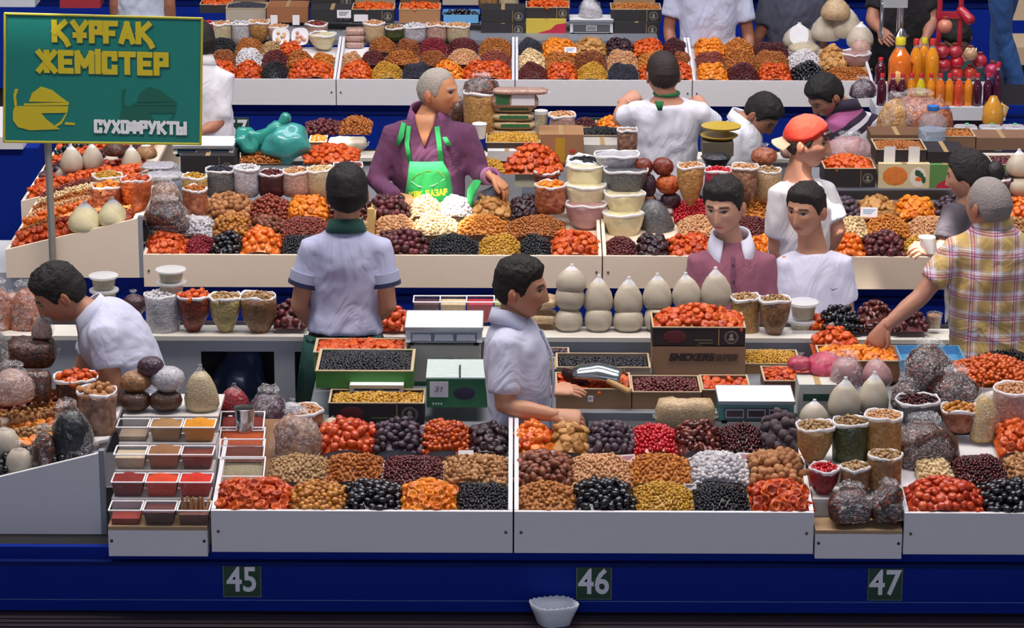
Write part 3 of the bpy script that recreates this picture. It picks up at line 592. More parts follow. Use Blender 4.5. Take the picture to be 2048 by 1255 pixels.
# man in profile, white short-sleeved shirt
Y = .95
P = person('man in white short-sleeved shirt standing in profile behind counter 46', (1040, 578, Y), (78, 4, 0), (1022, 642, Y), (1010, 692, Y - .13), (1034, 686, Y + .15), (1032, 890, Y), ((1008, 812, Y - .20), (1112, 830, Y - .22)), ((1050, 805, Y + .20), (1100, 782, Y + .25)), shirt='c4c7de', sleeve=.80, collar='c8cbe2', handA=((1, -.05, -.12), (.1, -.6, .8), 1, .75), handB=((1, .1, .05), (0, -.3, 1), -1, .3), hair=('15100f', .026, .008), bulk=.95, seed=3, wr=.0035, cs=1.04)
m = MB(); m.tube([chest(P, 0, t, .008) for t in (.93, .75, .5, .25, 0)], [.006] * 5, 6); m.build('placket', cloth('ccd0e0', .1), P['root'], 'all')
# bending man in white polo
Y = 1.05
P = person('man in white polo bending down to the left behind the spice stand', (122, 588, Y), (-80, 34, 0), (182, 628, Y), (208, 668, Y - .16), (200, 640, Y + .16), (292, 815, Y + .02), ((224, 775, Y - .2), (180, 850, Y - .22)), ((165, 745, Y + .2), (150, 800, Y + .1)), shirt='c2c5dc', sleeve=.62, collar='c8cae0', skin='b07a5e', hair=('140f10', .024, .010), curve=(.07, 0, .10), seed=5, stub=.25, bulk=1.14, cs=1.04)
# youth seen from behind
Y = 2.0; SA, SB_, EA, EB = (626, 497, Y), (758, 497, Y), (598, 612, Y - .02), (776, 612, Y - .02)
P = person('youth in pale grey polo with green collar seen from behind', (694, 388, Y), (186, 4, 0), (692, 456, Y), SA, SB_, (690, 664, Y), (EA, (650, 668, Y + .18)), (EB, (722, 650, Y + .16)), shirt='b6b9d8', sleeve=.62, collar='1c4a44', skin='b98468', trousers='131318', hair=('100d10', .022, .012), hairline=[(0, .074), (.8, .06), (1.1, .0), (1.3, -.01), (1.5, .01), (1.8, 0), (2.1, -.055), (3.2, -.078)], bulk=.92, seed=7, hi=False, hem=-.02)
for S, E in ((SA, EA), (SB_, EB)): cuff(P, S, E, .40, .56, .0700, 'a4a8c4'); cuff(P, S, E, .56, .635, .0715, '23284a')
patch(P, 'apron_band', cloth('1c4a44', .2), [(-.16, .16), (-.16, .16)], [.03, -.03], .022, -1); patch(P, 'apron_tie', cloth('1c4a44', .2), [(.03, .07), (.02, .08), (.03, .10)], [.02, -.12, -.42], .035, -1); patch(P, 'apron_side', cloth('1e5048', .2), [(-.17, -.10), (-.19, -.11), (-.21, -.13)], [.02, -.25, -.62], .02, -1)
# youth in plum shirt
Y = 2.85; P = person('youth in plum shirt with white collar looking down', (1449, 413, Y), (-24, 10, 2), (1462, 487, Y + .03), (1400, 526, Y), (1528, 526, Y), (1464, 735, Y), ((1384, 650, Y), (1392, 750, Y - .08)), ((1548, 655, Y), (1540, 755, Y - .08)), shirt='8a5266', sleeve=.8, collar='dcdcee', hair=('1a1414', .030, .006), skin='c4957e', hs=1.04, bulk=.9, seed=9, lips='b05058', wr=.005, neckr=.95, cs=1.32, )
m = MB(); m.tube([chest(P, 0, t, .004) for t in (.93, .8, .66)], [.009] * 3, 6); m.build('placket', cloth('70405a', .1), P['root'], 'all')
for t in (.88, .76): m = MB(); m.ell(chest(P, 0, t, .014), (.006, .004, .006), 8, 5); m.build('button', plain('3c2430', .4), P['root'])
# youth in white tee
P = person('youth in white tee standing behind the clear tubs', (1613, 420, Y), (-34, 6, 0), (1624, 489, Y + .03), (1576, 527, Y), (1680, 527, Y), (1628, 740, Y), ((1562, 655, Y), (1570, 755, Y - .08)), ((1694, 645, Y), (1690, 750, Y - .08)), shirt='d0d0e6', sleeve=.62, hair=('1c1514', .022, .007), skin='b9866c', bulk=.92, seed=11, neckr=1.05)
q = chest(P, .085, .70, .006); m = MB(); m.tube([q + Vector((-.016, 0, .003)), q + Vector((-.006, -.001, -.003)), q + Vector((.018, .003, .006))], [.001, .003, .0008], 6); m.build('chest_emblem', plain('34344c', .6), P['root'])
# man with red cap
Y = 3.22; P = person('man in white tee wearing a red cap backwards', (1614, 285, Y), (72, 4, 0), (1596, 348, Y), (1562, 388, Y - .12), (1648, 384, Y + .06), (1590, 590, Y), ((1552, 500, Y - .1), (1600, 560, Y - .1)), ((1676, 462, Y + .02), (1640, 520, Y + .1)), shirt='e4e2e6', sleeve=.75, hair=('2c201c', .008, .006), skin='c98e74', bulk=.95, seed=13, stub=.15, hs=1.0)
V, Fc = hair_mesh(True, [(0, .062), (.6, .052), (1.2, .022), (1.6, .012), (3.2, .0)], .020, .017, .002, 3); V = V @ (np.array(P['R'])).T + np.array(P['Hc']); mesh_from('cap', V, Fc, cloth('d8301c', .2), P['root'], off=P['off'])
m = MB(); vs = []
for q in (0, 1):
    for j in range(5):
        for i in range(9):
            a = -1.0 + 2.0 * i / 8; r = .095 + .062 * j / 4 * math.cos(a) ** .5; vs.append(P['Hc'] + P['R'] @ Vector((r * .85 * math.sin(a), -r * math.cos(a) - .01, .006 - .028 * j / 4 + .012 * math.cos(2 * a) - .004 * q)) - P['off'])
f1 = [(j * 9 + i, j * 9 + i + 1, (j + 1) * 9 + i + 1, (j + 1) * 9 + i) for j in range(4) for i in range(8)]; m.add(vs, f1 + [tuple(45 + x for x in reversed(f)) for f in f1]); m.build('visor', cloth('d8c0a0', .1), P['root'], 'all')
m = MB(); vs = [P['Hc'] + P['R'] @ Vector((.030 * math.cos(a), .093, .072 + .020 * math.sin(a))) - P['off'] for a in [2 * PI * i / 14 for i in range(14)]]; m.tube([P['Hc'] + P['R'] @ Vector((-.04, .088, .058)) - P['off'], P['Hc'] + P['R'] @ Vector((0, .104, .060)) - P['off'], P['Hc'] + P['R'] @ Vector((.04, .088, .058)) - P['off']], [.012] * 3, 8); m.build('cap_strap', plain('2c2024', .5), P['root'], 'all')
# older man in plaid
mt, nt, b = newmat('plaid_cloth'); co = coord(nt); sp_ = N(nt, 'ShaderNodeSeparateXYZ'); nt.links.new(co, sp_.inputs[0])
def band(out, freq, lo, hi, ph=0.):
    a = N(nt, 'ShaderNodeMath', operation='MULTIPLY_ADD'); a.inputs[1].default_value = freq; a.inputs[2].default_value = ph + 50; nt.links.new(out, a.inputs[0]); f = N(nt, 'ShaderNodeMath', operation='FRACT'); nt.links.new(a.outputs[0], f.inputs[0])
    g = N(nt, 'ShaderNodeMath', operation='GREATER_THAN'); g.inputs[1].default_value = lo; nt.links.new(f.outputs[0], g.inputs[0]); l_ = N(nt, 'ShaderNodeMath', operation='LESS_THAN'); l_.inputs[1].default_value = hi; nt.links.new(f.outputs[0], l_.inputs[0])
    x = N(nt, 'ShaderNodeMath', operation='MULTIPLY'); nt.links.new(g.outputs[0], x.inputs[0]); nt.links.new(l_.outputs[0], x.inputs[1]); return x.outputs[0]
cur = None
def over(c, mask, k):
    global cur
    mx = N(nt, 'ShaderNodeMixRGB'); mu = N(nt, 'ShaderNodeMath', operation='MULTIPLY'); mu.inputs[1].default_value = k; nt.links.new(mask, mu.inputs[0]); nt.links.new(mu.outputs[0], mx.inputs[0]); mx.inputs[2].default_value = col(c)
    if cur is None: mx.inputs[1].default_value = col('d0cade')
    else: nt.links.new(cur, mx.inputs[1])
    cur = mx.outputs[0]
for o_ in ('X', 'Z'):
    over('c4a034', band(sp_.outputs[o_], 11, 0, .5), .62)
for o_ in ('X', 'Z'):
    over('b03c58', band(sp_.outputs[o_], 11, .58, .64), .75); over('b03c58', band(sp_.outputs[o_], 11, .70, .75), .75); over('f0ecf0', band(sp_.outputs[o_], 11, .86, .90), .6)
nt.links.new(cur, b.inputs['Base Color']); b.inputs['Roughness'].default_value = .85; nz = N(nt, 'ShaderNodeTexNoise', i_Scale=5., i_Detail=3., i_Distortion=1.6); nt.links.new(co, nz.inputs[0]); bump(nt, b, nz.outputs[0], .35, .09)
Y = 1.95; P = person('older grey-haired man in yellow plaid shirt reaching over the boxes', (1978, 412, Y), (214, 6, 0), (1986, 448, Y), (1910, 502, Y), (2066, 502, Y), (1985, 740, Y), ((1842, 592, Y - .06), (1772, 652, Y - .12)), None, smat=mt, sleeve=.70, collar=mt, skin='b07c64', hair=('8c8482', .004, .005, .001), hs=1.05, bulk=1.12, seed=15, handA=((-.55, -.15, -.8), (-.3, -.9, .2), -1, .35), trousers='3c3c48', collar_open=.4, hi=False, hairline=[(0, .092), (.8, .085), (1.1, .02), (1.3, -.01), (1.5, .01), (1.8, 0), (2.1, -.05), (3.2, -.062)], wr=.008)
# woman with dark hair in a bun
Y = 3.12; P = person('woman with dark hair in a bun, seen behind the man in plaid', (1937, 352, Y), (-112, 12, 0), (1942, 405, Y), (1908, 428, Y - .10), (1962, 428, Y + .14), (1945, 620, Y), ((1888, 500, Y - .18), (1868, 506, Y - .2)), None, shirt='4c4650', sleeve=.75, skin='c08e76', hair=('171013', .022, .020), hairline=[(0, .07), (.7, .058), (1.0, .03), (1.2, -.005), (1.45, .0), (1.8, -.03), (2.1, -.07), (3.2, -.085)], hs=.97, bulk=.85, seed=17, handA=((-.6, -.3, .3), (0, -.5, .8), 1, .9))
m = MB(); c_ = P['Hc'] + P['R'] @ Vector((0, -.125, .005)) - P['off']; m.ell(c_, (.048, .045, .05), 18, 10, ns=.12, seed=3); m.build('bun', plain('171013', .5, var=.35, bmp=.6, sc=110), P['root'], 'all'); m = MB(); ax_ = P['R'] @ Vector((0, -1, 0)); m.tube([c_ - ax_ * .03 - ax_ * .012, c_ - ax_ * .022], [.043, .043], 16, dome=False); m.build('hair_tie', plain('6c2c58', .6), P['root'], True)
t = thing('paper_cone', 'small bright paper scoop held by the woman', 'paper', atY(1862, 505, Y - .24)); MB().lathe([(.028, 0), (.034, .03), (.040, .075), (.036, .075), (.024, .004), (.003, .003)], 16, bend=(-.3, 0)).build('paper_wall', plain('e8e0dc', .6), t, True)
# seated seller in purple with green apron
Y = 4.42; P = person('grey-haired seller in purple shirt and green apron sitting behind the cream counter', (875, 184, Y), (66, 2, 0), (856, 232, Y), (788, 268, Y + .02), (930, 268, Y - .02), (862, 440, Y), ((752, 362, Y - .06), (790, 392, Y - .22)), ((962, 352, Y - .08), (984, 352, Y - .26)), shirt='623458', long=True, collar='7a4670', skin='c88a64', hair=('a09890', .005, .005, .001), hairline=[(0, .085), (.7, .078), (1.0, .04), (1.15, .0), (1.3, -.012), (1.5, .01), (1.8, 0), (2.1, -.05), (3.2, -.065)], hs=1.04, bulk=1.12, seed=19, legs=[((800, 470, Y - .3), (800, 560, Y - .2)), ((996, 382, Y - .24), (975, 560, Y - .12))], handA=((.8, -.4, -.3), (0, -.4, 1), -1, .5), handB=((.75, -.25, -.6), (.6, -.3, .7), 1, .55), trousers='5c5c70', cs=1.25, collar_open=.75, wr=.006, belly=.01, stub=.1, floor=.12)
AP = cloth('2cae5c', .2)
patch(P, 'open_neckline', plain('c88a64', .5), [(-.050, .050), (-.045, .045), (-.024, .024), (-.003, .003)], [1.06, .97, .88, .78], .013)
patch(P, 'apron_bib', AP, [(-.075, .09), (-.085, .12), (-.10, .13), (-.115, .135), (-.12, .14), (-.12, .14)], [.64, .52, .38, .2, .05, -.2], .022)
for u0, u1, u2 in ((-.075, -.09, -.085), (.085, .075, .06)): patch(P, 'apron_strap', AP, [(u0 - .012, u0 + .012), (u1 - .012, u1 + .012), (u2 - .012, u2 + .012)], [.62, .80, .95], .022)
patch(P, 'apron_tie', AP, [(-.125, -.10), (-.135, -.105), (-.15, -.13)], [.97, .86, .78], .03); patch(P, 'apron_tie', AP, [(.09, .11), (.11, .135)], [.86, .78], .03)
m = MB(); kx = atY(946, 385, Y - .3) - P['off']; m.tube([kx + Vector((-.02, .04, -.08)), kx + Vector((-.01, .0, 0)), kx + Vector((.02, .03, .05))], [(.035, .012), (.045, .014), (.035, .01)], 12); m.build('apron_corner', AP, P['root'], 'all')
YP = plain('c8c030', .6)
pc = chest(P, 0.015, .34, .030); letters('apron_lettering', 'КӨК БАЗАР', .19, .034, YP, P['root'], pc, .2, tilt=-.1)
m = MB(); pm = [chest(P, u, t, .027) for u, t in ((-.07, .47), (-.03, .53), (.02, .56), (.08, .54), (.10, .49))]; m.add(pm + [p_ + Vector((0, .002, 0)) for p_ in pm], [(4, 3, 2, 1, 0)]); m.build('apron_print', YP, P['root']); m = MB(); pm = [chest(P, u, t, .027) for u, t in ((-.075, .45), (.10, .47), (.04, .41), (-.03, .40))]; m.add(pm, [(3, 2, 1, 0)]); m.build('apron_print', plain('8cd0a0', .6), P['root'])
El, Wr = atY(962, 352, Y - .08), atY(984, 352, Y - .26); m = MB(); m.tube([lerp(El, Wr, .72) - P['off'], lerp(El, Wr, 1.0) - P['off']], [.047, .044], 14, dome=False); m.build('cuff', cloth('b878a8', .1), P['root'], True)
# man seen from behind, white tee, green collar
Y = 5.1; P = person('man in white tee seen from behind with a green collar', (1326, 150, Y), (190, 8, 0), (1333, 192, Y), (1270, 226, Y), (1400, 226, Y), (1332, 372, Y), ((1238, 238, Y + .10), (1248, 204, Y + .24)), ((1440, 262, Y + .06), (1412, 222, Y + .2)), shirt='dcdeee', sleeve=.7, skin='c08a72', hair=('2c2220', .012, .006, .002), hi=False, bulk=1.0, seed=21, wr=.006, hs=1.02, handA=((.75, .4, .35), (-.5, -.8, .3), 1, 1.1), handB=((-.6, .3, .55), (.3, -.8, 0), -1, .8))
m = MB(); m.tube([P['Nk'] + P['lat'] * .062 * math.cos(a) + P['fw'] * .06 * math.sin(a) + P['up'] * .015 - P['off'] for a in [2 * PI * i / 20 for i in range(21)]], [.011] * 21, 8, dome=False); m.build('green_neckband', cloth('1f6a3c', .2), P['root'], 'all'); patch(P, 'apron_strap', cloth('1f6a3c', .2), [(-.07, -.02), (-.05, -.03)], [1.0, .9], .03, -1)
Y = 5.55; P = person('man in white shirt bowing his head beside the red cap', (1522, 228, Y), (58, 48, 0), (1484, 242, Y), (1464, 270, Y - .12), (1496, 260, Y + .14), (1445, 380, Y), None, None, shirt='dfe2ee', collar='e6e8f2', skin='a87860', hair=('171214', .020, .008), bulk=.9, seed=23, hi=False)
Y = 5.75
mt2, nt, b = newmat('striped_cloth'); co = coord(nt); sp_ = N(nt, 'ShaderNodeSeparateXYZ'); nt.links.new(co, sp_.inputs[0]); av = N(nt, 'ShaderNodeMath', operation='MULTIPLY_ADD'); av.inputs[1].default_value = -.55; nt.links.new(sp_.outputs['X'], av.inputs[0]); nt.links.new(sp_.outputs['Z'], av.inputs[2]); mr = N(nt, 'ShaderNodeMapRange'); mr.inputs[1].default_value = .95; mr.inputs[2].default_value = 1.50; nt.links.new(av.outputs[0], mr.inputs[0])
r_ = N(nt, 'ShaderNodeValToRGB'); r_.color_ramp.interpolation = 'CONSTANT'; e = r_.color_ramp.elements
for i, (p_, c_) in enumerate(((0, 'd8d6e2'), (.40, '2c2038'), (.47, 'd8d6e2'), (.53, '2c2038'), (.60, '9a5080'))):
    if i > 1: e.new(p_)
    e[i].position = p_; e[i].color = col(c_)
nt.links.new(mr.outputs[0], r_.inputs[0]); nt.links.new(r_.outputs[0], b.inputs['Base Color']); b.inputs['Roughness'].default_value = .85
P = person('man in purple and white striped polo bowing his head', (1652, 192, Y), (-62, 40, 0), (1692, 216, Y), (1676, 252, Y - .1), (1744, 246, Y + .1), (1720, 390, Y), None, None, smat=mt2, collar='231a30', skin='a87860', hair=('120f12', .024, .014), bulk=.95, seed=25, hi=False)
Y = 6.5; P = person('man in white shirt half hidden by the green signboard', (398, 86, Y), (-140, 10, 0), (402, 122, Y), (362, 150, Y), (448, 156, Y), (412, 330, Y), None, ((438, 246, Y - .05), (405, 262, Y - .15)), shirt='e2e0e8', sleeve=.85, collar='e6e4ec', skin='a87058', hair=('1c1614', .02, .01), bulk=1.0, seed=27, hi=False)
Y = 9.5; person('man in pale shirt at the top left above the signboard', (282, -130, Y), (180, 0, 0), (282, -92, Y), (236, -72, Y), (328, -72, Y), (282, 60, Y), None, None, shirt='c8d0e4', skin='a87058', hair=('1c1614', .02, .01), hi=False, seed=29)
Y = 8.42; person('man in light blue shirt standing behind the third row cartons', (1415, -120, Y), (0, 0, 0), (1415, -72, Y), (1354, -44, Y), (1478, -44, Y), (1415, 110, Y), ((1338, 58, Y), (1345, 110, Y - .1)), ((1496, 70, Y), (1500, 115, Y - .1)), shirt='c4cce8', sleeve=.75, skin='9c6650', hair=('1c1614', .02, .01), hi=False, seed=31, bulk=1.1)
Y = 8.62; person('person in dark grey tee seen from behind near the white bags', (1588, -80, Y), (180, 0, 0), (1588, -34, Y), (1538, -4, Y), (1636, -4, Y), (1588, 130, Y), ((1522, 62, Y), (1508, 95, Y)), None, shirt='46485a', sleeve=.8, skin='9c6650', hair=('1c1614', .02, .01), hi=False, seed=33, bulk=1.1)
Y = 8.6; person('person in black clothes standing behind the chrome press', (1800, -100, Y), (0, 10, 0), (1800, -58, Y), (1762, -30, Y), (1846, -30, Y), (1802, 120, Y), ((1742, 40, Y - .1), (1762, 62, Y - .25)), ((1866, 40, Y - .05), (1850, 80, Y - .2)), shirt='121016', sleeve=.7, skin='a87460', hair=('1c1614', .02, .01), hi=False, seed=35, bulk=1.25, trousers='121016')
Y = 8.3; person('dark-haired person bending down behind the red press', (1914, 76, Y), (-20, 45, 0), (1920, 112, Y), (1890, 140, Y), (1950, 140, Y), (1920, 260, Y), None, None, shirt='1c3c44', skin='a87460', hair=('14100f', .024, .02), hi=False, seed=37, bulk=.9)
Y = 8.6; person('person in blue jeans walking at the far right', (2010, -330, Y), (90, 0, 0), (2012, -290, Y), (1990, -262, Y - .1), (2030, -262, Y + .1), (2012, -70, Y), None, None, shirt='2a4a80', skin='a87460', hair=('1c1614', .02, .01), hi=False, seed=39, trousers='2c5490', legs=[((2006, 70, Y), (2046, 200, Y)), ((1998, 60, Y + .1), (1996, 190, Y + .1))], floor=.6)
# ---------------------------------------------------------------- heaps of fruit and nuts
# kind: (piece name, plural for labels, category, shape, (rx,ry,rz), colours, rough, coat, single?)
K = {
 'apr': ('dried_apricot', 'red-orange dried apricots', 'cup', (.0205, .0205, .011), ['ac3c10', 'd05a18', 'e0742a'], .4, .1, 1),
 'apo': ('dried_apricot', 'orange dried apricots', 'cup', (.0195, .0195, .010), ['d07312', 'ea8d1c', 'f0a236'], .4, .1, 1),
 'apw': ('dried_apricot', 'glossy whole orange apricots', 'disc', (.021, .020, .012), ['d0561c', 'e87624', 'f09030'], .3, .3, 1),
 'apx': ('dried_apricot', 'deep red-orange flat apricots', 'disc', (.020, .020, .010), ['a83418', 'c84a20', 'd8622c'], .35, .2, 1),
 'apd': ('whole_apricot', 'dark orange whole apricots', 'ell', (.024, .018, .016), ['a8381c', 'cc5424', 'd8682c'], .35, .3, 1),
 'gap': ('small_apricot', 'tawny golden small apricots', 'ell', (.015, .013, .011), ['a06428', 'c08438', 'd29a48'], .4, .2, 1),
 'pru': ('prune', 'black prunes', 'ell', (.020, .016, .014), ['14141c', '22222c', '30303c'], .25, .4, 1),
 'dat': ('date', 'glossy brown dates', 'ell', (.022, .012, .012), ['4a1c18', '6e3028', '8c4434'], .3, .4, 1),
 'dap': ('dried_plum', 'dusky purple plums', 'ell', (.021, .015, .014), ['3c2a38', '584656', '6e5c68'], .5, .1, 1),
 'dam': ('maroon_plum', 'maroon plums', 'ell', (.022, .019, .015), ['4a2028', '682f36', '803c44'], .45, .1, 1),
 'fig': ('dried_fig', 'flat golden figs', 'disc', (.025, .024, .010), ['a8783c', 'c4955a', 'd4aa70'], .55, 0, 1),
 'fid': ('dark_fig', 'dark flat plums', 'disc', (.022, .021, .010), ['2c1a24', '44303c', '5c3c44'], .4, .1, 1),
 'str': ('dusky_fig', 'grey-purple round figs', 'drop', (.019, .019, .021), ['4c4048', '66585e', '7a6a70'], .8, 0, 1),
 'wal': ('walnut', 'walnuts in shell', 'ball', (.018, .018, .018), ['a07048', 'bc8a5e', 'cc9c70'], .7, 0, 1),
 'pec': ('pecan', 'brown pecans in shell', 'drop', (.014, .014, .020), ['74442e', '925a42', 'a86e56'], .5, .1, 1),
 'red': ('red_berry', 'orange-red round berries', 'ball', (.012, .012, .012), ['a84410', 'c85c18', 'd87424'], .35, .3, 1),
 'haz': ('hazelnut', 'dark hazelnuts', 'ball', (.012, .012, .012), ['6a2a1c', '8a3c28', 'a05038'], .4, .2, 0),
 'whl': ('walnut_half', 'shelled walnut halves', 'half', (.013, .010, .007), ['8c5428', 'b07438', 'c48c50'], .55, 0, 0),
 'rab': ('raisin', 'black raisins', 'ell', (.0085, .006, .005), ['16161e', '20202a', '2c2c36'], .45, .15, 0),
 'rag': ('raisin', 'golden raisins', 'ell', (.010, .006, .005), ['a87c20', 'c89a34', 'd8b048'], .4, .15, 0),
 'ras': ('raisin', 'brown raisins', 'ell', (.010, .006, .005), ['8a5224', 'a8682e', 'bc7e3c'], .4, .15, 0),
 'rar': ('raisin', 'maroon raisins', 'ell', (.009, .006, .005), ['4c181c', '642428', '7c3434'], .4, .15, 0),
 'che': ('candied_cherry', 'scarlet candied cherries', 'ball', (.009, .009, .008), ['a00c1c', 'c81c2c', 'd83444'], .25, .4, 0),
 'cra': ('cranberry', 'dark red cranberries', 'ball', (.007, .007, .006), ['34080f', '52101a', '701824'], .35, .2, 0),
 'crm': ('barberry', 'crimson berries', 'ball', (.007, .006, .006), ['6c1020', '8c1830', 'a42840'], .4, .2, 0),
 'alm': ('almond', 'brown almonds', 'drop', (.0085, .007, .013), ['945420', 'b4702f', 'c88a48'], .6, 0, 0),
 'alo': ('almond', 'roasted orange almonds', 'drop', (.0085, .007, .012), ['a86428', 'c88436', 'd89a4c'], .55, 0, 0),
 'als': ('almond', 'pale almonds in shell', 'drop', (.010, .008, .015), ['946840', 'b88a5c', 'd0a87c'], .65, 0, 1),
 'pea': ('peanut', 'pale shelled peanuts', 'drop', (.0075, .007, .010), ['b8865c', 'd0a078', 'e0b890'], .6, 0, 0),
 'per': ('peanut', 'red-skinned peanuts', 'drop', (.007, .0065, .009), ['743830', '8c4a3e', 'a45e50'], .6, 0, 0),
 'bea': ('bean', 'dark red beans', 'drop', (.007, .006, .009), ['521c24', '6c2a30', '84403f'], .4, .2, 0),
 'whi': ('sugared_nut', 'white sugared nuts', 'ell', (.011, .009, .009), ['b4b0b4', 'd0ccd0', 'e4e2e4'], .6, 0, 1),
 'pis': ('pistachio', 'beige pistachios', 'drop', (.008, .007, .011), ['8c6c48', 'b09068', 'c8ac84'], .6, 0, 0),
 'yel': ('cashew', 'pale yellow cashews', 'drop', (.009, .007, .013), ['c8a878', 'dcc298', 'ecd8b0'], .5, 0, 0),
 'slt': ('dark_seed', 'slate-grey seeds', 'ell', (.006, .005, .005), ['2c2c3c', '3c3c4c', '48485a'], .5, .1, 0),
 'brn': ('dried_mulberry', 'rust brown dried berries', 'ell', (.009, .007, .007), ['7c4424', '985a2e', 'ac6c3a'], .5, .1, 0),
}
def kmat(k):
    n, pl, sh, r, cols, ro, co, sg = K[k]; return fruit(n + '_' + k, cols, ro, co, .35 if sg else .2, 70 if sg else 120)
def template(shape, hi):
    """unit-radius piece: verts (n,3), faces"""
    m = MB()
    if shape == 'cup':
        pr = [(.45, -1), (.9, -.75), (1, -.1), (.93, .85), (.72, .75), (.45, .1), (.05, -.05)] if hi else [(.6, -.9), (1, .0), (.8, .9), (.1, .1)]
        m.lathe(pr, 9 if hi else 6)
    elif shape == 'disc':
        m.lathe([(.4, -1), (.9, -.7), (1, 0), (.85, .75), (.4, .9), (.05, .55)] if hi else [(.5, -.9), (1, -.1), (.75, .8), (.05, .7)], 9 if hi else 6)
    elif shape == 'drop':
        m.lathe([(.12, -1), (.6, -.75), (.97, -.25), (.95, .2), (.6, .7), (.1, 1)] if hi else [(.2, -1), (.95, -.25), (.65, .55), (.08, 1)], 8 if hi else 5)
    elif shape == 'half':
        m.lathe([(.3, -1), (1, -.5), (.9, .2), (.4, .8)], 6)
        m.v = [(x * (1 + .25 * math.sin(5 * i)), y * (1 + .25 * math.cos(7 * i)), z + .4 * math.sin(3 * i)) for i, (x, y, z) in enumerate(m.v)]
    else:
        m.lathe([(.18, -.98), (.7, -.7), (1, -.05), (.75, .65), (.2, .97)] if hi else [(.35, -.93), (.98, -.2), (.75, .65), (.1, .98)], 8 if hi else 6)
    if hi:
        m.v = [tuple(np.array(v) * (1 + .13 * noise.noise((v[0] * 2.1 + ord(shape[0]), v[1] * 2.1, v[2] * 2)))) for v in m.v]
    return np.array(m.v), m.f
TPL = {(s, h): template(s, h) for s in ('cup', 'disc', 'drop', 'half', 'ell', 'ball') for h in (0, 1)}
PIECE = {}
def piece_mesh(k):
    if k not in PIECE:
        n, pl, sh, r, *_ = K[k]; v, f = TPL[(sh, 1)]
        me = bpy.data.meshes.new(n); me.from_pydata((v * np.array(r)).tolist(), [], f); me.materials.append(kmat(k)); me.polygons.foreach_set('use_smooth', [True] * len(f)); me.update(); PIECE[k] = me
    return PIECE[k]
COUNT = {}
RNG = np.random.default_rng(7)
def basis(nrm, tilt, lying):
    n = nrm + RNG.normal(0, tilt, nrm.shape); n /= np.linalg.norm(n, axis=1)[:, None]
    a = RNG.normal(0, 1, nrm.shape); a -= (a * n).sum(1)[:, None] * n; a /= np.linalg.norm(a, axis=1)[:, None]
    b = np.cross(n, a)
    return np.stack([n, b, a], 2) if lying else np.stack([a, b, n], 2)       # columns = local x,y,z
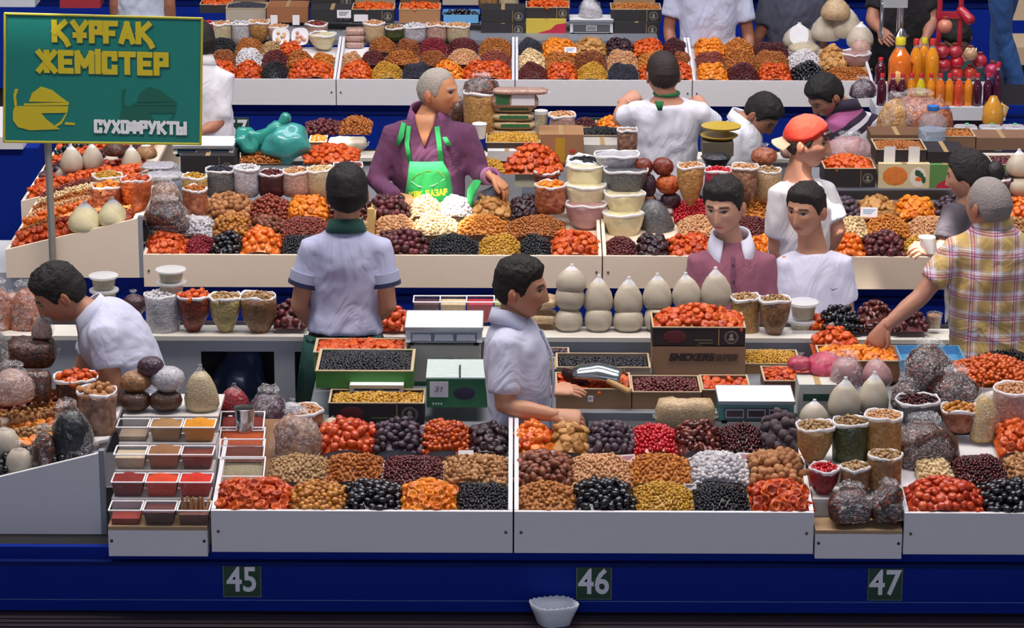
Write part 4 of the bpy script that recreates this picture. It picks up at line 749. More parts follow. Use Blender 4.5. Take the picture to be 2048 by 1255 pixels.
def heap(k, surf, nu, nv, label, sz=1., single=None, loc=(0, 0, 0), limit=300, name=None, parent=None, dens=1., bury=.5):
    """surf(u,v)->xyz arrays in world space. One object per piece for big pieces, one 'stuff' heap otherwise."""
    n_, pl, sh, r, cols, ro, co, sg = K[k]; r = np.array(r) * sz
    e = 1e-3; us, vs = np.meshgrid((np.arange(nu) + .5) / nu, (np.arange(nv) + .5) / nv); us = us + ((np.arange(nv) % 2) * .5 / nu)[:, None]
    us = us.ravel() + RNG.uniform(-.3, .3, us.size) / nu; vs = vs.ravel() + RNG.uniform(-.3, .3, vs.size) / nv
    us = np.clip(us, .015, .985); vs = np.clip(vs, .015, .985)
    P = surf(us, vs); du = surf(us + e, vs) - P; dv = surf(us, vs + e) - P
    nr = np.cross(du, dv); nr /= np.linalg.norm(nr, axis=1)[:, None]; nr[nr[:, 2] < 0] *= -1
    lying = sh in ('drop',)
    B = basis(nr, .30 if sh in ('cup', 'disc') else .6, lying)
    P = P + nr * (r.min() * RNG.uniform(-.3, .7, len(P)))[:, None]
    S = RNG.uniform(.85, 1.15, len(P))
    if single is None: single = sg
    if single and COUNT.get(n_, 0) + len(P) > limit: single = 0
    O = np.array(loc)
    # bed under the pieces
    g = 9; uu, vv = np.meshgrid(np.linspace(0, 1, g), np.linspace(0, 1, g)); Q = surf(uu.ravel(), vv.ravel()); Q[:, 2] -= r.min() * bury
    bf = [(j * g + i, j * g + i + 1, (j + 1) * g + i + 1, (j + 1) * g + i) for j in range(g - 1) for i in range(g - 1)]
    if single:
        COUNT[n_] = COUNT.get(n_, 0) + len(P); me = piece_mesh(k)
        for i in range(len(P)):
            o = bpy.data.objects.new(name or n_, me); COL.objects.link(o)
            M = Matrix(np.vstack([np.hstack([B[i] * S[i] * sz, P[i][:, None]]), [0, 0, 0, 1]]).tolist()); o.matrix_world = M
            o['label'] = 'one of the ' + label; o['category'] = 'nut' if n_ in ('walnut', 'pecan', 'almond', 'sugared_nut') else 'dried fruit'; o['group'] = label
        V = Q; Fc = bf; rn = np.full(len(Q), .5); nm = n_ + '_layer'; lab = 'deeper layer of ' + label
    else:
        tv, tf = TPL[(sh, 0)]; T = len(tv)
        tv = tv * r
        V = np.einsum('nij,tj->nti', B * S[:, None, None], tv) + P[:, None, :]
        V = V.reshape(-1, 3); Fc = [tuple(x + i * T for x in f) for i in range(len(P)) for f in tf]
        rn = np.repeat(RNG.uniform(0, 1, len(P)), T); b0 = len(V)
        V = np.vstack([V, Q]); Fc += [tuple(x + b0 for x in f) for f in bf]; rn = np.concatenate([rn, np.full(len(Q), .5)])
        nm = (name or n_) + '_heap'; lab = label
    me = bpy.data.meshes.new(nm); me.from_pydata((V - O).tolist(), [], Fc); me.materials.append(kmat(k))
    me.polygons.foreach_set('use_smooth', [True] * len(Fc))
    at = me.attributes.new('rnd', 'FLOAT', 'POINT'); at.data.foreach_set('value', rn.astype(np.float32)); me.update()
    o = bpy.data.objects.new(nm, me); COL.objects.link(o); o.location = loc
    if parent is not None:
        o.parent = parent; o.location = loc; o['kind'] = 'stuff'; return o
    if single: return props(o, lab, 'dried fruit', kind='stuff')
    return props(o, lab, 'nuts' if n_ in ('almond', 'peanut', 'sugared_nut', 'pistachio', 'cashew', 'hazelnut', 'walnut_half', 'walnut', 'pecan', 'bean') else 'dried fruit', kind='stuff')
def cell_surf(X0, X1, Y0, Y1, zf, h, front=.30, skew=0.):
    def s(u, v):
        X = X0 + (X1 - X0) * u + skew * v; Y = Y0 + (Y1 - Y0) * v
        hump = (.30 + .70 * (1 - np.abs(2 * u - 1) ** 3.2)) * np.sin(PI * np.clip(front * .5 + (1 - front * .5) * v * .98, 0, 1)) ** .9
        hump = hump + .10 * np.sin(9 * u + X0 * 31) * np.sin(7 * v + X0 * 17) * hump
        return np.stack([X, Y, zf(Y) + h * hump], -1)
    return s
def npieces(k, w, d, sz, pitch=1.5):
    n_, pl, sh, r, *_ = K[k]; r = sorted(np.array(r) * sz); a = (r[2] + r[1]) / 2 * pitch
    return max(3, int(w / a)), max(3, int(d * 1.25 / a))
ORD = {1: 'front', 2: 'middle', 3: 'back'}
HR = []
def heap_row(*a, **k): HR.append((a, k))
def do_heap_row(row, depth_ix, where, cells, hdef=.06, dY=.24, sz=1.):
    """cells: (px0, px1, kind[, height])"""
    zf0 = trayz(row); Ya = ROWS[row] + .02 + (depth_ix - 1) * dY
    zf = lambda Y: zf0(Y) - .018
    pyg = {1: (1015, 965, 910), 2: (505, 460, 420), 3: (158, 128, 104)}[row][depth_ix - 1]
    for i, c in enumerate(cells):
        px0, px1, k = c[:3]; h = c[3] if len(c) > 3 else hdef
        Yc = Ya + dY * .4; X0, X1 = atY(px0, pyg, Yc).x, atY(px1, pyg, Yc).x
        nb = [K[cells[j][2]][1].split()[-1] if K[cells[j][2]][1].split()[-1] not in ('shell', 'apricots', 'raisins', 'plums', 'almonds', 'peanuts', 'berries', 'figs') else ' '.join(K[cells[j][2]][1].split()[-2:]) for j in (i - 1, i + 1) if 0 <= j < len(cells)]
        tail = f'{ORD[depth_ix]} row {where}'; same = sum(c2[2] == k for (a2, k2) in HR for c2 in a2[3] if a2[:3] == (row, depth_ix, where))
        lab = f'{K[k][1]}, {tail}' if same == 1 else f'{K[k][1]} by the {nb[0] if i == len(cells) - 1 or len(nb) == 1 else nb[1]}, {tail}'
        if same > 1 and lab in LABELS: lab = f'{K[k][1]} by the {nb[0]}, {tail}'
        if lab in LABELS: lab = f'{K[k][1]}, {["first", "second", "third", "fourth", "fifth", "sixth", "seventh"][i]} heap, {tail}'
        nu, nv = npieces(k, X1 - X0, dY, sz, 1.5 if K[k][7] else 1.75)
        heap(k, cell_surf(X0 + .004, X1 - .004, Ya, Ya + dY, zf, h), nu, nv, lab, sz, loc=((X0 + X1) / 2, Ya, zf(Ya)))
heap_row(1, 1, 'beside the spice stand', [(429, 580, 'apr', .085), (580, 690, 'gap', .07), (690, 800, 'pru', .075), (800, 912, 'apo', .075), (912, 1016, 'rab', .075)])
heap_row(1, 2, 'beside the spice stand', [(538, 652, 'pis', .06), (652, 765, 'alm', .065), (765, 886, 'bea', .055), (886, 1014, 'als', .06)])
heap_row(1, 3, 'beside the spice stand', [(640, 748, 'apd', .085), (748, 845, 'dap', .085), (845, 935, 'red', .085), (935, 1013, 'fid', .07)])
heap_row(1, 1, 'of the middle front counter', [(1035, 1150, 'whl', .075), (1150, 1266, 'pru', .085), (1266, 1386, 'rag', .08), (1386, 1498, 'rab', .075), (1498, 1620, 'apr', .08)])
heap_row(1, 2, 'of the middle front counter', [(1030, 1142, 'pec', .07), (1142, 1258, 'pea', .07), (1258, 1380, 'alo', .07), (1380, 1495, 'whi', .08), (1495, 1613, 'wal', .075)])
heap_row(1, 3, 'of the middle front counter', [(1029, 1100, 'apw', .075), (1100, 1176, 'fig', .07), (1176, 1264, 'dap', .08), (1264, 1352, 'che', .075), (1352, 1438, 'dat', .085), (1438, 1524, 'cra', .08), (1524, 1602, 'str', .12)])
heap_row(1, 1, 'at the front right', [(1812, 1962, 'apx', .10), (1962, 2090, 'pru', .085)])
heap_row(1, 2, 'at the front right', [(1830, 1905, 'yel', .05), (1905, 2012, 'cra', .07), (2012, 2100, 'als', .07)])
heap_row(1, 3, 'at the front right', [(1985, 2090, 'apr', .09)])
Wa = 'by the seated seller'; Wb = 'behind the youths'
heap_row(2, 1, Wa, [(291, 373, 'apr', .085), (373, 424, 'crm', .075), (424, 482, 'pru', .085), (482, 560, 'apw', .11), (560, 640, 'rab', .08), (640, 735, 'apr', .08)])
heap_row(2, 1, Wa, [(750, 854, 'dam', .10), (854, 958, 'rab', .085), (958, 1040, 'rag', .085), (1040, 1102, 'rab', .085), (1102, 1197, 'apr', .10)])
heap_row(2, 2, Wa, [(357, 427, 'whi', .075), (427, 500, 'gap', .085), (500, 563, 'pec', .075), (563, 655, 'per', .075), (655, 735, 'yel', .07)])
heap_row(2, 2, Wa, [(748, 828, 'pea', .085), (828, 915, 'yel', .09), (915, 1015, 'alo', .085), (1015, 1132, 'ras', .085)])
heap_row(2, 3, Wa, [(412, 500, 'wal', .085), (500, 576, 'haz', .08), (576, 655, 'apo', .085), (655, 735, 'dat', .07)])
heap_row(2, 3, Wa, [(742, 818, 'dam', .08), (818, 880, 'yel', .085), (880, 945, 'whi', .085), (945, 1020, 'fig', .085), (1020, 1085, 'fid', .08)])
heap_row(2, 1, Wb, [(1212, 1272, 'rar', .075), (1272, 1336, 'fid', .085), (1336, 1425, 'apr', .09), (1425, 1500, 'rag', .08), (1500, 1560, 'apo', .08), (1560, 1670, 'rar', .08), (1670, 1726, 'apw', .09), (1726, 1806, 'dam', .10), (1806, 1895, 'rag', .085), (1895, 1990, 'rab', .08), (1990, 2090, 'apr', .09)])
heap_row(2, 2, Wb, [(1355, 1440, 'pea', .085), (1440, 1545, 'rar', .085), (1545, 1680, 'alm', .08), (1680, 1735, 'yel', .085), (1735, 1818, 'alo', .09), (1818, 1900, 'pea', .09), (1900, 1985, 'alm', .08), (1985, 2080, 'als', .08)])
heap_row(2, 3, Wb, [(1345, 1440, 'che', .07), (1440, 1545, 'alo', .08), (1660, 1718, 'dap', .08), (1718, 1792, 'fig', .085), (1792, 1870, 'apo', .09), (1870, 1945, 'dap', .085), (1985, 2080, 'apw', .085)])
for wh, a, b, c in (
  ('behind the signboard', [(408, 472, 'apr', .10), (472, 522, 'apr', .10), (522, 576, 'rab', .10), (576, 666, 'apr', .11)], [(420, 472, 'brn', .09), (472, 524, 'whi', .10), (524, 574, 'rar', .09), (574, 622, 'alm', .09), (622, 668, 'alo', .07)], [(418, 471, 'rab', .085), (471, 524, 'ras', .085), (524, 560, 'pis', .06), (560, 600, 'apr', .05)]),
  ('behind the seated seller', [(682, 742, 'apr', .10), (742, 804, 'rag', .10), (804, 864, 'slt', .10), (864, 926, 'apo', .10), (926, 1022, 'apr', .11)], [(682, 722, 'pea', .08), (722, 769, 'rar', .09), (769, 837, 'alm', .09), (837, 894, 'brn', .09), (894, 960, 'pea', .10), (960, 1022, 'per', .09)], [(737, 792, 'ras', .09), (792, 838, 'brn', .08), (838, 894, 'crm', .09), (894, 958, 'rar', .09), (958, 1024, 'ras', .09)]),
  ('behind the green-collared man', [(1036, 1094, 'rar', .10), (1094, 1153, 'apr', .10), (1153, 1215, 'rag', .10), (1215, 1277, 'slt', .10), (1277, 1345, 'apr', .10), (1345, 1384, 'apr', .10)], [(1036, 1090, 'yel', .10), (1090, 1150, 'alm', .09), (1150, 1213, 'brn', .09), (1213, 1275, 'pea', .10), (1275, 1345, 'alo', .09), (1345, 1382, 'brn', .09)], [(1036, 1085, 'slt', .09), (1085, 1150, 'apo', .085), (1150, 1212, 'fig', .09), (1212, 1266, 'fid', .09), (1266, 1325, 'apr', .085), (1325, 1378, 'cra', .09)]),
  ('beside the juice stand', [(1393, 1454, 'apo', .10), (1454, 1517, 'cra', .10), (1517, 1582, 'apr', .10), (1582, 1650, 'pru', .10), (1650, 1740, 'alm', .08)], [(1391, 1448, 'per', .09), (1448, 1508, 'alm', .10), (1508, 1577, 'ras', .10), (1577, 1642, 'whi', .10), (1642, 1692, 'fig', .09)], [(1388, 1448, 'apo', .09), (1448, 1507, 'alo', .09), (1507, 1577, 'cra', .07)])):
    heap_row(3, 1, wh, a, sz=.78); heap_row(3, 2, wh, b, sz=.82); heap_row(3, 3, wh, c, sz=.82)
for a_, k_ in HR: do_heap_row(*a_, **k_)
# ---------------------------------------------------------------- bags, tubs, boxes, scales
PAL = {'white': (['c0b6a6', 'ccc2b2', 'd4cabc'], .05), 'cream': (['d6caa4', 'e6dcb8', 'eee6c8'], .05), 'grey': (['7c7a78', '94928e', 'a8a6a2'], .006), 'greyw': (['a8a6ac', 'c2c0c8', 'd8d6dc'], .008),
 'rbrown': (['6c2c1c', '8c3c24', 'a84e30'], .016), 'yelg': (['a89460', 'bcaa78', 'd0c090'], .010), 'brown': (['7c5c40', '947050', 'ac8864'], .010), 'dbrown': (['3c221c', '5c382c', '8a5c44'], .012), 'maroon': (['3a161c', '50202a', '683038'], .03),
 'wal': (['7c5c4c', 'a4806c', 'c4a088'], .024), 'pink': (['b03858', 'c84c6c', 'd8668a'], .03), 'crimson': (['7c1424', '981c30', 'b02c40'], .012), 'green': (['3c4424', '505a30', '687040'], .009), 'grain': (['a07c48', 'b89460', 'ccac78'], .006),
 'corn': (['a87c48', 'c49a60', 'd8b47c'], .012), 'mix': (['24100e', '4a241a', '9a5028'], .013), 'orange': (['a84c1c', 'cc6a2c', 'e08440'], .016), 'peach': (['8c4c34', 'b06c4c', 'cc8c68'], .02), 'black': (['16161e', '23232e', '34343e'], .012),
 'navy': (['14181f', '1c222e', '2a3440'], .02), 'beige': (['b89c78', 'ccb490', 'dcc8a8'], .006), 'rice': (['b8a888', 'c8ba9c', 'd6cab0'], .007), 'pinkn': (['b08c80', 'c4a498', 'd4b8ac'], .009), 'spice': (['4c2c1c', '5c3824', '6c442c'], .004), 'rose': (['b08a8c', 'c09a9c', 'ccaaac'], .05),
 'dgrey': (['54565a', '6c6e72', '86888c'], .006), 'straw': (['c0a068', 'd4b87c', 'e4cc94'], .01), 'purple': (['3c2434', '543448', '684458'], .02), 'tan': (['8c6844', 'a88058', 'c09a70'], .012)}
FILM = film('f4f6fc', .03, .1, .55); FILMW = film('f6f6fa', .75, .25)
SHAPE = {'open': [(.02, 0), (.82, 0), (.97, .07), (1.0, .4), (.98, .75), (1.0, .93), (.93, .96), (.02, .93)], 'cone': [(.02, 0), (.2, .03), (.6, .22), (.92, .5), (1, .8), (1, .94), (.9, .96), (.02, .93)],
 'peak': [(.02, 0), (.78, .0), (.98, .12), (1, .3), (.88, .52), (.62, .72), (.40, .82), (.02, .85)], 'ball': [(.02, .0), (.6, .05), (.93, .27), (1, .5), (.9, .74), (.6, .92), (.2, .99), (.02, 1)],
 'basin': [(.02, 0), (.45, .0), (.72, .18), (.9, .5), (1.0, .85), (1.0, .95), (.92, .96), (.02, .9)], 'heap': [(.02, 0), (.9, .0), (1.02, .12), (1.0, .4), (.9, .66), (.6, .88), (.3, .97), (.02, 1)]}
_seed = [0]
def bag(shape, cx, yb, w, h, Y, pal, label, top=None, ay=.9, ns=.012, name=None, tilt=0, coat=.55, p=2.2, tuft=True, rimw=.005, group=None, cat='bag', cell=None):
    _seed[0] += 1; sd = _seed[0]; p0 = atY(cx, yb, Y); s = scl(p0); r = w / 2 / s
    b = atY(cx, yb, Y - r * ay * .6); k = .26 if shape in ('open', 'cone', 'basin') else .14
    H = max(.03, (h - k * w * ay) / (_c * s)); cols, ce = PAL[pal]; mat = bagged(cols, cell or ce, .55, coat, .6 if coat > .3 else .3)
    t = thing(name or {'open': 'open_bag', 'cone': 'open_bag', 'basin': 'wide_open_bag', 'peak': 'tied_bag', 'ball': 'tied_bag', 'heap': 'crumpled_bag'}[shape], label, cat, (b.x, Y, b.z), 0, group)
    if tilt: t.rotation_euler = (0, math.radians(tilt), 0)
    prof = [(a * r, z * H) for a, z in SHAPE[shape]]
    sk = MB().lathe(prof, 30 if shape == 'heap' else 22, ay=ay, p=p, ns=ns, seed=sd)
    if shape == 'heap': sk.v = [(x * (1 + .16 * noise.noise((x * 14 + sd, y * 14, z * 10))), y * (1 + .16 * noise.noise((x * 14, y * 14 + sd, z * 10))), z * (1 + .10 * noise.noise((x * 18 + sd * 3, y * 18, 2.)))) for x, y, z in sk.v]
    sk.build('filled_sack', mat, t, 'all')
    rs = random.Random(sd)
    if shape in ('open', 'cone', 'basin'):
        m = MB(); n = 26; R = []
        for i in range(n):
            a = 2 * PI * i / n; q = (abs(math.cos(a)) ** p + abs(math.sin(a)) ** p) ** (-1 / p) * r * 1.0
            R.append((q * math.cos(a), q * math.sin(a) * ay, H * .955 + rs.uniform(-.003, .005) + .004 * math.sin(3 * a + sd)))
        vs = []; fs = []
        for i, P in enumerate(R):
            u = Vector((P[0], P[1], 0)).normalized(); wv = rimw * rs.uniform(.7, 1.4)
            for j in range(6):
                a = 2 * PI * j / 6; vs.append(Vector(P) + u * math.cos(a) * wv * .8 + Vector((0, 0, math.sin(a) * wv * 1.5)))
        for i in range(n):
            for j in range(6): fs.append((i * 6 + j, i * 6 + (j + 1) % 6, ((i + 1) % n) * 6 + (j + 1) % 6, ((i + 1) % n) * 6 + j))
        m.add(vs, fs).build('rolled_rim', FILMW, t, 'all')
        if top:
            sz = .9; rr = r * .93
            def surf(u, v):
                rad = np.sqrt(u) * rr; a = 2 * PI * v; return np.stack([rad * np.cos(a), rad * np.sin(a) * ay, H * .93 + .018 * (1 - u) + .003 * np.sin(8 * a)], -1)
            a = sorted(K[top][3])[1] * 1.7; n = max(10, int(PI * rr * rr / (a * a)))
            nu = max(3, int(math.sqrt(n / 3))); heap(top, surf, nu, max(5, n // nu), '', sz, single=0, parent=t, name='contents', bury=.6)
        else:
            MB().lathe([(r * .95, H * .92), (r * .6, H * .95), (.003, H * .97)], 18, ay=ay, ns=.004, seed=sd).build('contents', mat, t, 'all')
    elif shape == 'peak':
        m = MB().lathe([(r * .62, H * .68), (r * .42, H * .82), (r * .2, H * .92), (r * .1, H * .98), (r * .13, H * 1.02), (.004, H * 1.03)], 16, ay=ay * .8, ns=.008, seed=sd)
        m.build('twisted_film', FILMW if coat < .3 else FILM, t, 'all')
    elif shape == 'ball' and tuft:
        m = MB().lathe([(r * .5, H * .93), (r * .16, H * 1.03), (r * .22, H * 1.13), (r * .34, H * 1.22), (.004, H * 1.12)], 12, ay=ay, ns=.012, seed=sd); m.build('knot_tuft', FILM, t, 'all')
    elif shape == 'heap' and tuft:
        m = MB().lathe([(r * 1.03, H * .1), (r * 1.06, H * .25), (r * 1.05, H * .42), (r * .97, H * .6), (r * .84, H * .76), (r * .6, H * .92), (r * .42, H * 1.03), (r * .55, H * 1.1), (r * .4, H * 1.2), (.004, H * 1.08)], 30, ay=ay, p=2.4)
        m.v = [(x + .012 * noise.noise((x * 38 + sd, y * 38, z * 22)) + .008 * noise.noise((x * 80, y * 80 + sd, z * 60)), y + .012 * noise.noise((x * 38, y * 38 + sd, z * 22 + 5)), z + .008 * noise.noise((x * 60 + sd, y * 60, z * 40))) for x, y, z in m.v]
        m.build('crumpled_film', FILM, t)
    return t
def packet(x0, x1, yt, yb, Y, d, pal, label, name='flat_packet', cat='packet', rz=0, parts=True, coat=.5, tilt=0):
    a, b = atY(x0, yb, Y), atY(x1, yb, Y); H = max(.012, (yb - yt) / (_c * scl(a)) - d * _s / _c); cols, ce = PAL[pal]; w = (b.x - a.x) / 2; _seed[0] += 1
    t = thing(name, label, cat, ((a.x + b.x) / 2, Y, a.z), rz)
    n = 10; m = MB().lathe([(.02, 0), (.88, .0), (1, .22), (1.0, .7), (.9, .95), (.5, 1.0), (.02, 1.02)], 28, p=5, ax=1, ay=1, seed=_seed[0])
    m.v = [(x * w * (1 + .05 * noise.noise((z * 5, y * 3, _seed[0]))), y * d / 2 + d / 2, z * H * (1 + .12 * noise.noise((x * 3, y * 3, _seed[0] * 2.)))) for x, y, z in m.v]
    m.build('filled_packet', bagged(cols, ce, .5, coat), t, 'all')
    if parts:
        for sx in (-1, 1): MB().add([(sx * w * .96, .1 * d, H * .4), (sx * w * .96, .9 * d, H * .4), (sx * (w + .014), .85 * d, H * .5), (sx * (w + .014), .15 * d, H * .48), (sx * w * .96, .1 * d, H * .44), (sx * w * .96, .9 * d, H * .44)], [(0, 1, 2, 3), (4, 3, 2, 5)]).build('sealed_edge', FILM, t)
    if tilt: t.rotation_euler = (math.radians(tilt), 0, rz)
    return t
def tub(X, Y, Z, w, d, h, c, fill, label, mound=0., name='spice_tub', tilt=0, kind=None, group=None, lidded=False, pieces=None):
    t = thing(name, label, 'tub', (X, Y, Z), 0, group); t.rotation_euler = (math.radians(tilt), 0, 0); th = .0025
    m = MB()
    def ring(z, k): return [(-w / 2 * k, -d / 2 * k + d / 2, z), (w / 2 * k, -d / 2 * k + d / 2, z), (w / 2 * k, d / 2 * k + d / 2, z), (-w / 2 * k, d / 2 * k + d / 2, z)]
    for z0, z1, k0, k1 in ((0, h, .84, 1.),): m.add(ring(z0, k0) + ring(z1, k1), [(3, 2, 1, 0)] + [(i, (i + 1) % 4, (i + 1) % 4 + 4, i + 4) for i in range(4)])
    m.build('clear_wall', film('dfe2ea', .04, .06), t)
    R = ring(h, 1.0); R = [Vector(p) for p in R]; mm = MB()
    for i in range(4): mm.tube([R[i], R[(i + 1) % 4]], [.003, .003], 6)
    mm.build('rim', plain('f4f4f8', .4), t)
    f = h * fill; kf = (.84 + .16 * fill) * .975; mm = MB()
    b0, b1 = ring(.002, .83), ring(f, kf); g = 7
    mm.add(b0 + b1, [(3, 2, 1, 0)] + [(i, (i + 1) % 4, (i + 1) % 4 + 4, i + 4) for i in range(4)])
    vs = []; 
    for j in range(g):
        for i in range(g):
            u, v = i / (g - 1), j / (g - 1); hh = mound * math.sin(PI * u) * math.sin(PI * v) + .004 * noise.noise((u * 4 + X * 9, v * 4, 1)) * (0 < u < 1 and 0 < v < 1)
            vs.append(((u - .5) * w * kf, (v - .5) * d * kf + d / 2, f + hh))
    mm.add(vs, [(j * g + i, j * g + i + 1, (j + 1) * g + i + 1, (j + 1) * g + i) for j in range(g - 1) for i in range(g - 1)])
    mm.build('spice_fill', plain(c, .85, var=.25, sc=90, bmp=.4), t, 'all')
    if lidded: MB().box(-w / 2 - .003, w / 2 + .003, -.003, d + .003, h, h + .008).build('lid', film('e8eaf0', .6, .15), t)
    return t
GOLD = plain('a08a50', .4); EMB = plain('8a8478', .5)
def carton(x0, x1, yt, yb, Y, d, c, label, style='', open_=True, kind=None, fill=.06, name='carton', rz=0, hp=None, inner=None, lip=.012, sz=1.):
    a, b = atY(x0, yb, Y), atY(x1, yb, Y); s = scl(a); H = (yb - yt) / (_c * s); w = (b.x - a.x) / 2; e = .005
    t = thing(name, label, 'box', ((a.x + b.x) / 2, Y, a.z), rz)
    mat = plain(c, .7, var=.10, sc=8); m = MB()
    if open_:
        m.box(-w, w, 0, e, 0, H); m.box(-w, w, d - e, d, 0, H); m.box(-w, -w + e, e, d - e, 0, H); m.box(w - e, w, e, d - e, 0, H); m.box(-w + e, w - e, e, d - e, 0, .006)
        m.build('carton_walls', mat, t)
        m = MB()
        m.box(-w - .002, w + .002, -.002, lip * .5, H, H + .004); m.box(-w - .002, w + .002, d - lip * .5, d + .002, H, H + .004)
        m.box(-w - .002, -w + lip * .5, lip * .5, d - lip * .5, H, H + .004); m.box(w - lip * .5, w + .002, lip * .5, d - lip * .5, H, H + .004)
        m.build('raw_edge', plain('b8a284', .8), t)
    else:
        m.box(-w, w, 0, d, 0, H); m.build('carton_walls', mat, t)
        MB().box(-.012, .012, -.0006, d, H, H + .0008).build('tape', plain('b09468', .3), t)
    if 'black' in style:
        MB().box(w * .42, w * .44, -.0012, 0, .05 * H, H * .95).build('gold_stripe', GOLD, t)
        mm = MB(); r = min(H * .36, w * .2); cx = w * .70
        n = 20
        for r0, r1 in ((r, r * .9), (r * .8, r * .74)):
            vs = [(cx + q * math.cos(2 * PI * i / n), -.0014, H * .5 + q * math.sin(2 * PI * i / n)) for q in (r0, r1) for i in range(n)]; mm.add(vs, [(i, (i + 1) % n, (i + 1) % n + n, i + n) for i in range(n)])
        mm.ell((cx, -.0008, H * .55), (r * .3, .001, r * .38), 10, 5); mm.ell((cx, -.0008, H * .38), (r * .48, .001, r * .22), 10, 5)
        mm.build('round_emblem', EMB, t)
        if 'oval' in style:
            MB().ell((-w * .52, -.0006, H * .52), (w * .26, .0015, H * .36), 18, 5).build('oval_print', plain('5c1c24', .5, var=.4, sc=60), t)
            MB().box(-w * .1, w * .3, -.001, 0, H * .3, H * .38).build('small_print', plain('5c5844', .6), t); MB().box(.0, w * .3, -.001, 0, H * .15, H * .22).build('small_print', plain('5c5844', .6), t)
    if 'fruitbox' in style:
        MB().ell((-w * .35, -.0006, H * .5), (w * .5, .0015, H * .4), 16, 5).build('orange_print', plain('e08038', .6, var=.3, sc=30), t)
        MB().ell((w * .55, -.0006, H * .45), (w * .34, .0015, H * .42), 16, 5).build('pale_print', plain('ece4d8', .6), t)
        mm = MB(); [mm.ell((w * (.5 + .09 * i), -.0016, H * (.62 - .03 * i * i)), (w * .09, .001, H * .15), 8, 4) for i in range(4)]; mm.build('leaf_print', plain('2c5c3c', .6), t)
        MB().ell((w * .58, -.0018, H * .38), (w * .16, .001, H * .1), 10, 4).build('apricot_print', plain('e8702c', .6), t)
    if 'redgreen' in style:
        MB().add([(-w * .6, -.001, 0), (w, -.001, 0), (w, -.001, H * .8), (w * .5, -.001, H * .7), (w * .2, -.001, H * .4), (-w * .4, -.001, H * .2)], [(0, 1, 2, 3, 4, 5)]).build('red_print', plain('b82040', .6), t)
    if 'greenband' in style:
        MB().box(-w * .9, w * .95, -.0012, 0, H * .05, H * .35).build('green_band', plain('2e7a3e', .5), t)
    if 'cards' in style:
        for i, cx in enumerate((-w * .7, w * .28)): MB().box(cx, cx + w * .45, -.004, -.002, H * .05, H * 1.25).build('price_card', plain('e6e4e6', .6), t)
    if kind:
        zf = H * (.82 if fill < .05 else .8)
        X0, Y0, Z0 = (a.x + b.x) / 2, Y, a.z
        def surf(u, v):
            hump = np.sin(PI * np.clip(u, 0.02, .98)) ** .6 * np.sin(PI * np.clip(v, 0.02, .98)) ** .6
            return np.stack([X0 + (u - .5) * 2 * (w - .008), Y0 + .008 + v * (d - .016), Z0 + zf + fill * hump], -1)
        nu, nv = npieces(kind, 2 * w, d, sz, 1.7)
        heap(kind, surf, nu, nv, f'{K[kind][1]} filling the {label}'[:110], sz, single=0, loc=(X0, Y0, Z0 + zf))
    return t
def scale(x0, x1, yt, yb, Y, c, label, d=.2, plate='f6f8fc', wins=3, front='26364c'):
    """weighing scale: pixel box of its front (top of body front .. foot)"""
    a, b = atY(x0, yb, Y), atY(x1, yb, Y); w = (b.x - a.x) / 2; H = (yb - yt) / (_c * scl(a)); t = thing('weighing_scale', label, 'scale', ((a.x + b.x) / 2, Y, a.z)); mat = plain(c, .4)
    m = MB(); n = [(0, .012), (.012, .012), (.03, H * .92), (d - .01, H * .92), (d, .012)]
    m.add([(sx * w * k, y, z) for sx, k in ((-1, 1), (1, 1)) for y, z in n], [(0, 1, 2, 3, 4), (9, 8, 7, 6, 5), (0, 5, 6, 1), (1, 6, 7, 2), (2, 7, 8, 3), (3, 8, 9, 4), (4, 9, 5, 0)]); m.build('housing', mat, t)
    for sx in (-1, 1):
        for y in (.02, d - .03): MB().tube([(sx * w * .85, y, 0), (sx * w * .85, y, .014)], [.012, .012], 8, dome=False).build('foot', plain('1c1c20', .6), t)
    m = MB(); m.box(-w * 1.02, w * 1.02, .015, d + .005, H, H + .008); m.build('weighing_plate', plain(plate, .3), t)
    mm = MB(); mm.box(-w * 1.03, w * 1.03, .010, .016, H - .004, H + .009); mm.box(-w * 1.03, w * 1.03, d + .003, d + .008, H - .004, H + .009); mm.box(-w * 1.03, -w * 1.01, .015, d + .005, H - .004, H + .009); mm.box(w * 1.01, w * 1.03, .015, d + .005, H - .004, H + .009)
    mm.build('plate_edge', plain('a8acb4', .3, metal=.5), t)
    ang = math.atan2(.018, H * .9)
    Mx = Matrix.Rotation(-ang, 3, 'X'); yc = .02
    q = MB().obox((0, yc, H * .47), (w * .86, .003, H * .28), Mx).build('display_panel', plain(front, .3), t)
    for i in range(wins):
        cx = w * (-.58 + i * .58 * 2 / max(1, wins - 1)) if wins > 1 else 0
        MB().obox((cx, yc - .002, H * .47), (w * .24, .002, H * .20), Mx).build('display_window', plain('c8ccd4', .4), q)
        MB().obox((cx, yc - .003, H * .47), (w * .22, .002, H * .16), Mx).build('display_glass', plain('4a3a40', .15, coat=.5), q)
    return t
def loose(k, x0, x1, yf, Y0, Y1, h, label, sz=1., single=None):
    a, b = atY(x0, yf, Y0), atY(x1, yf, Y0); z0 = a.z
    def surf(u, v):
        hump = (np.sin(PI * np.clip(u, 0.0, 1.)) * np.sin(PI * np.clip(v, 0.0, 1.))) ** .7
        return np.stack([a.x + (b.x - a.x) * u, Y0 + (Y1 - Y0) * v, z0 + h * hump], -1)
    nu, nv = npieces(k, b.x - a.x, Y1 - Y0, sz, 1.6); heap(k, surf, nu, nv, label, sz, single, loc=((a.x + b.x) / 2, Y0, z0))
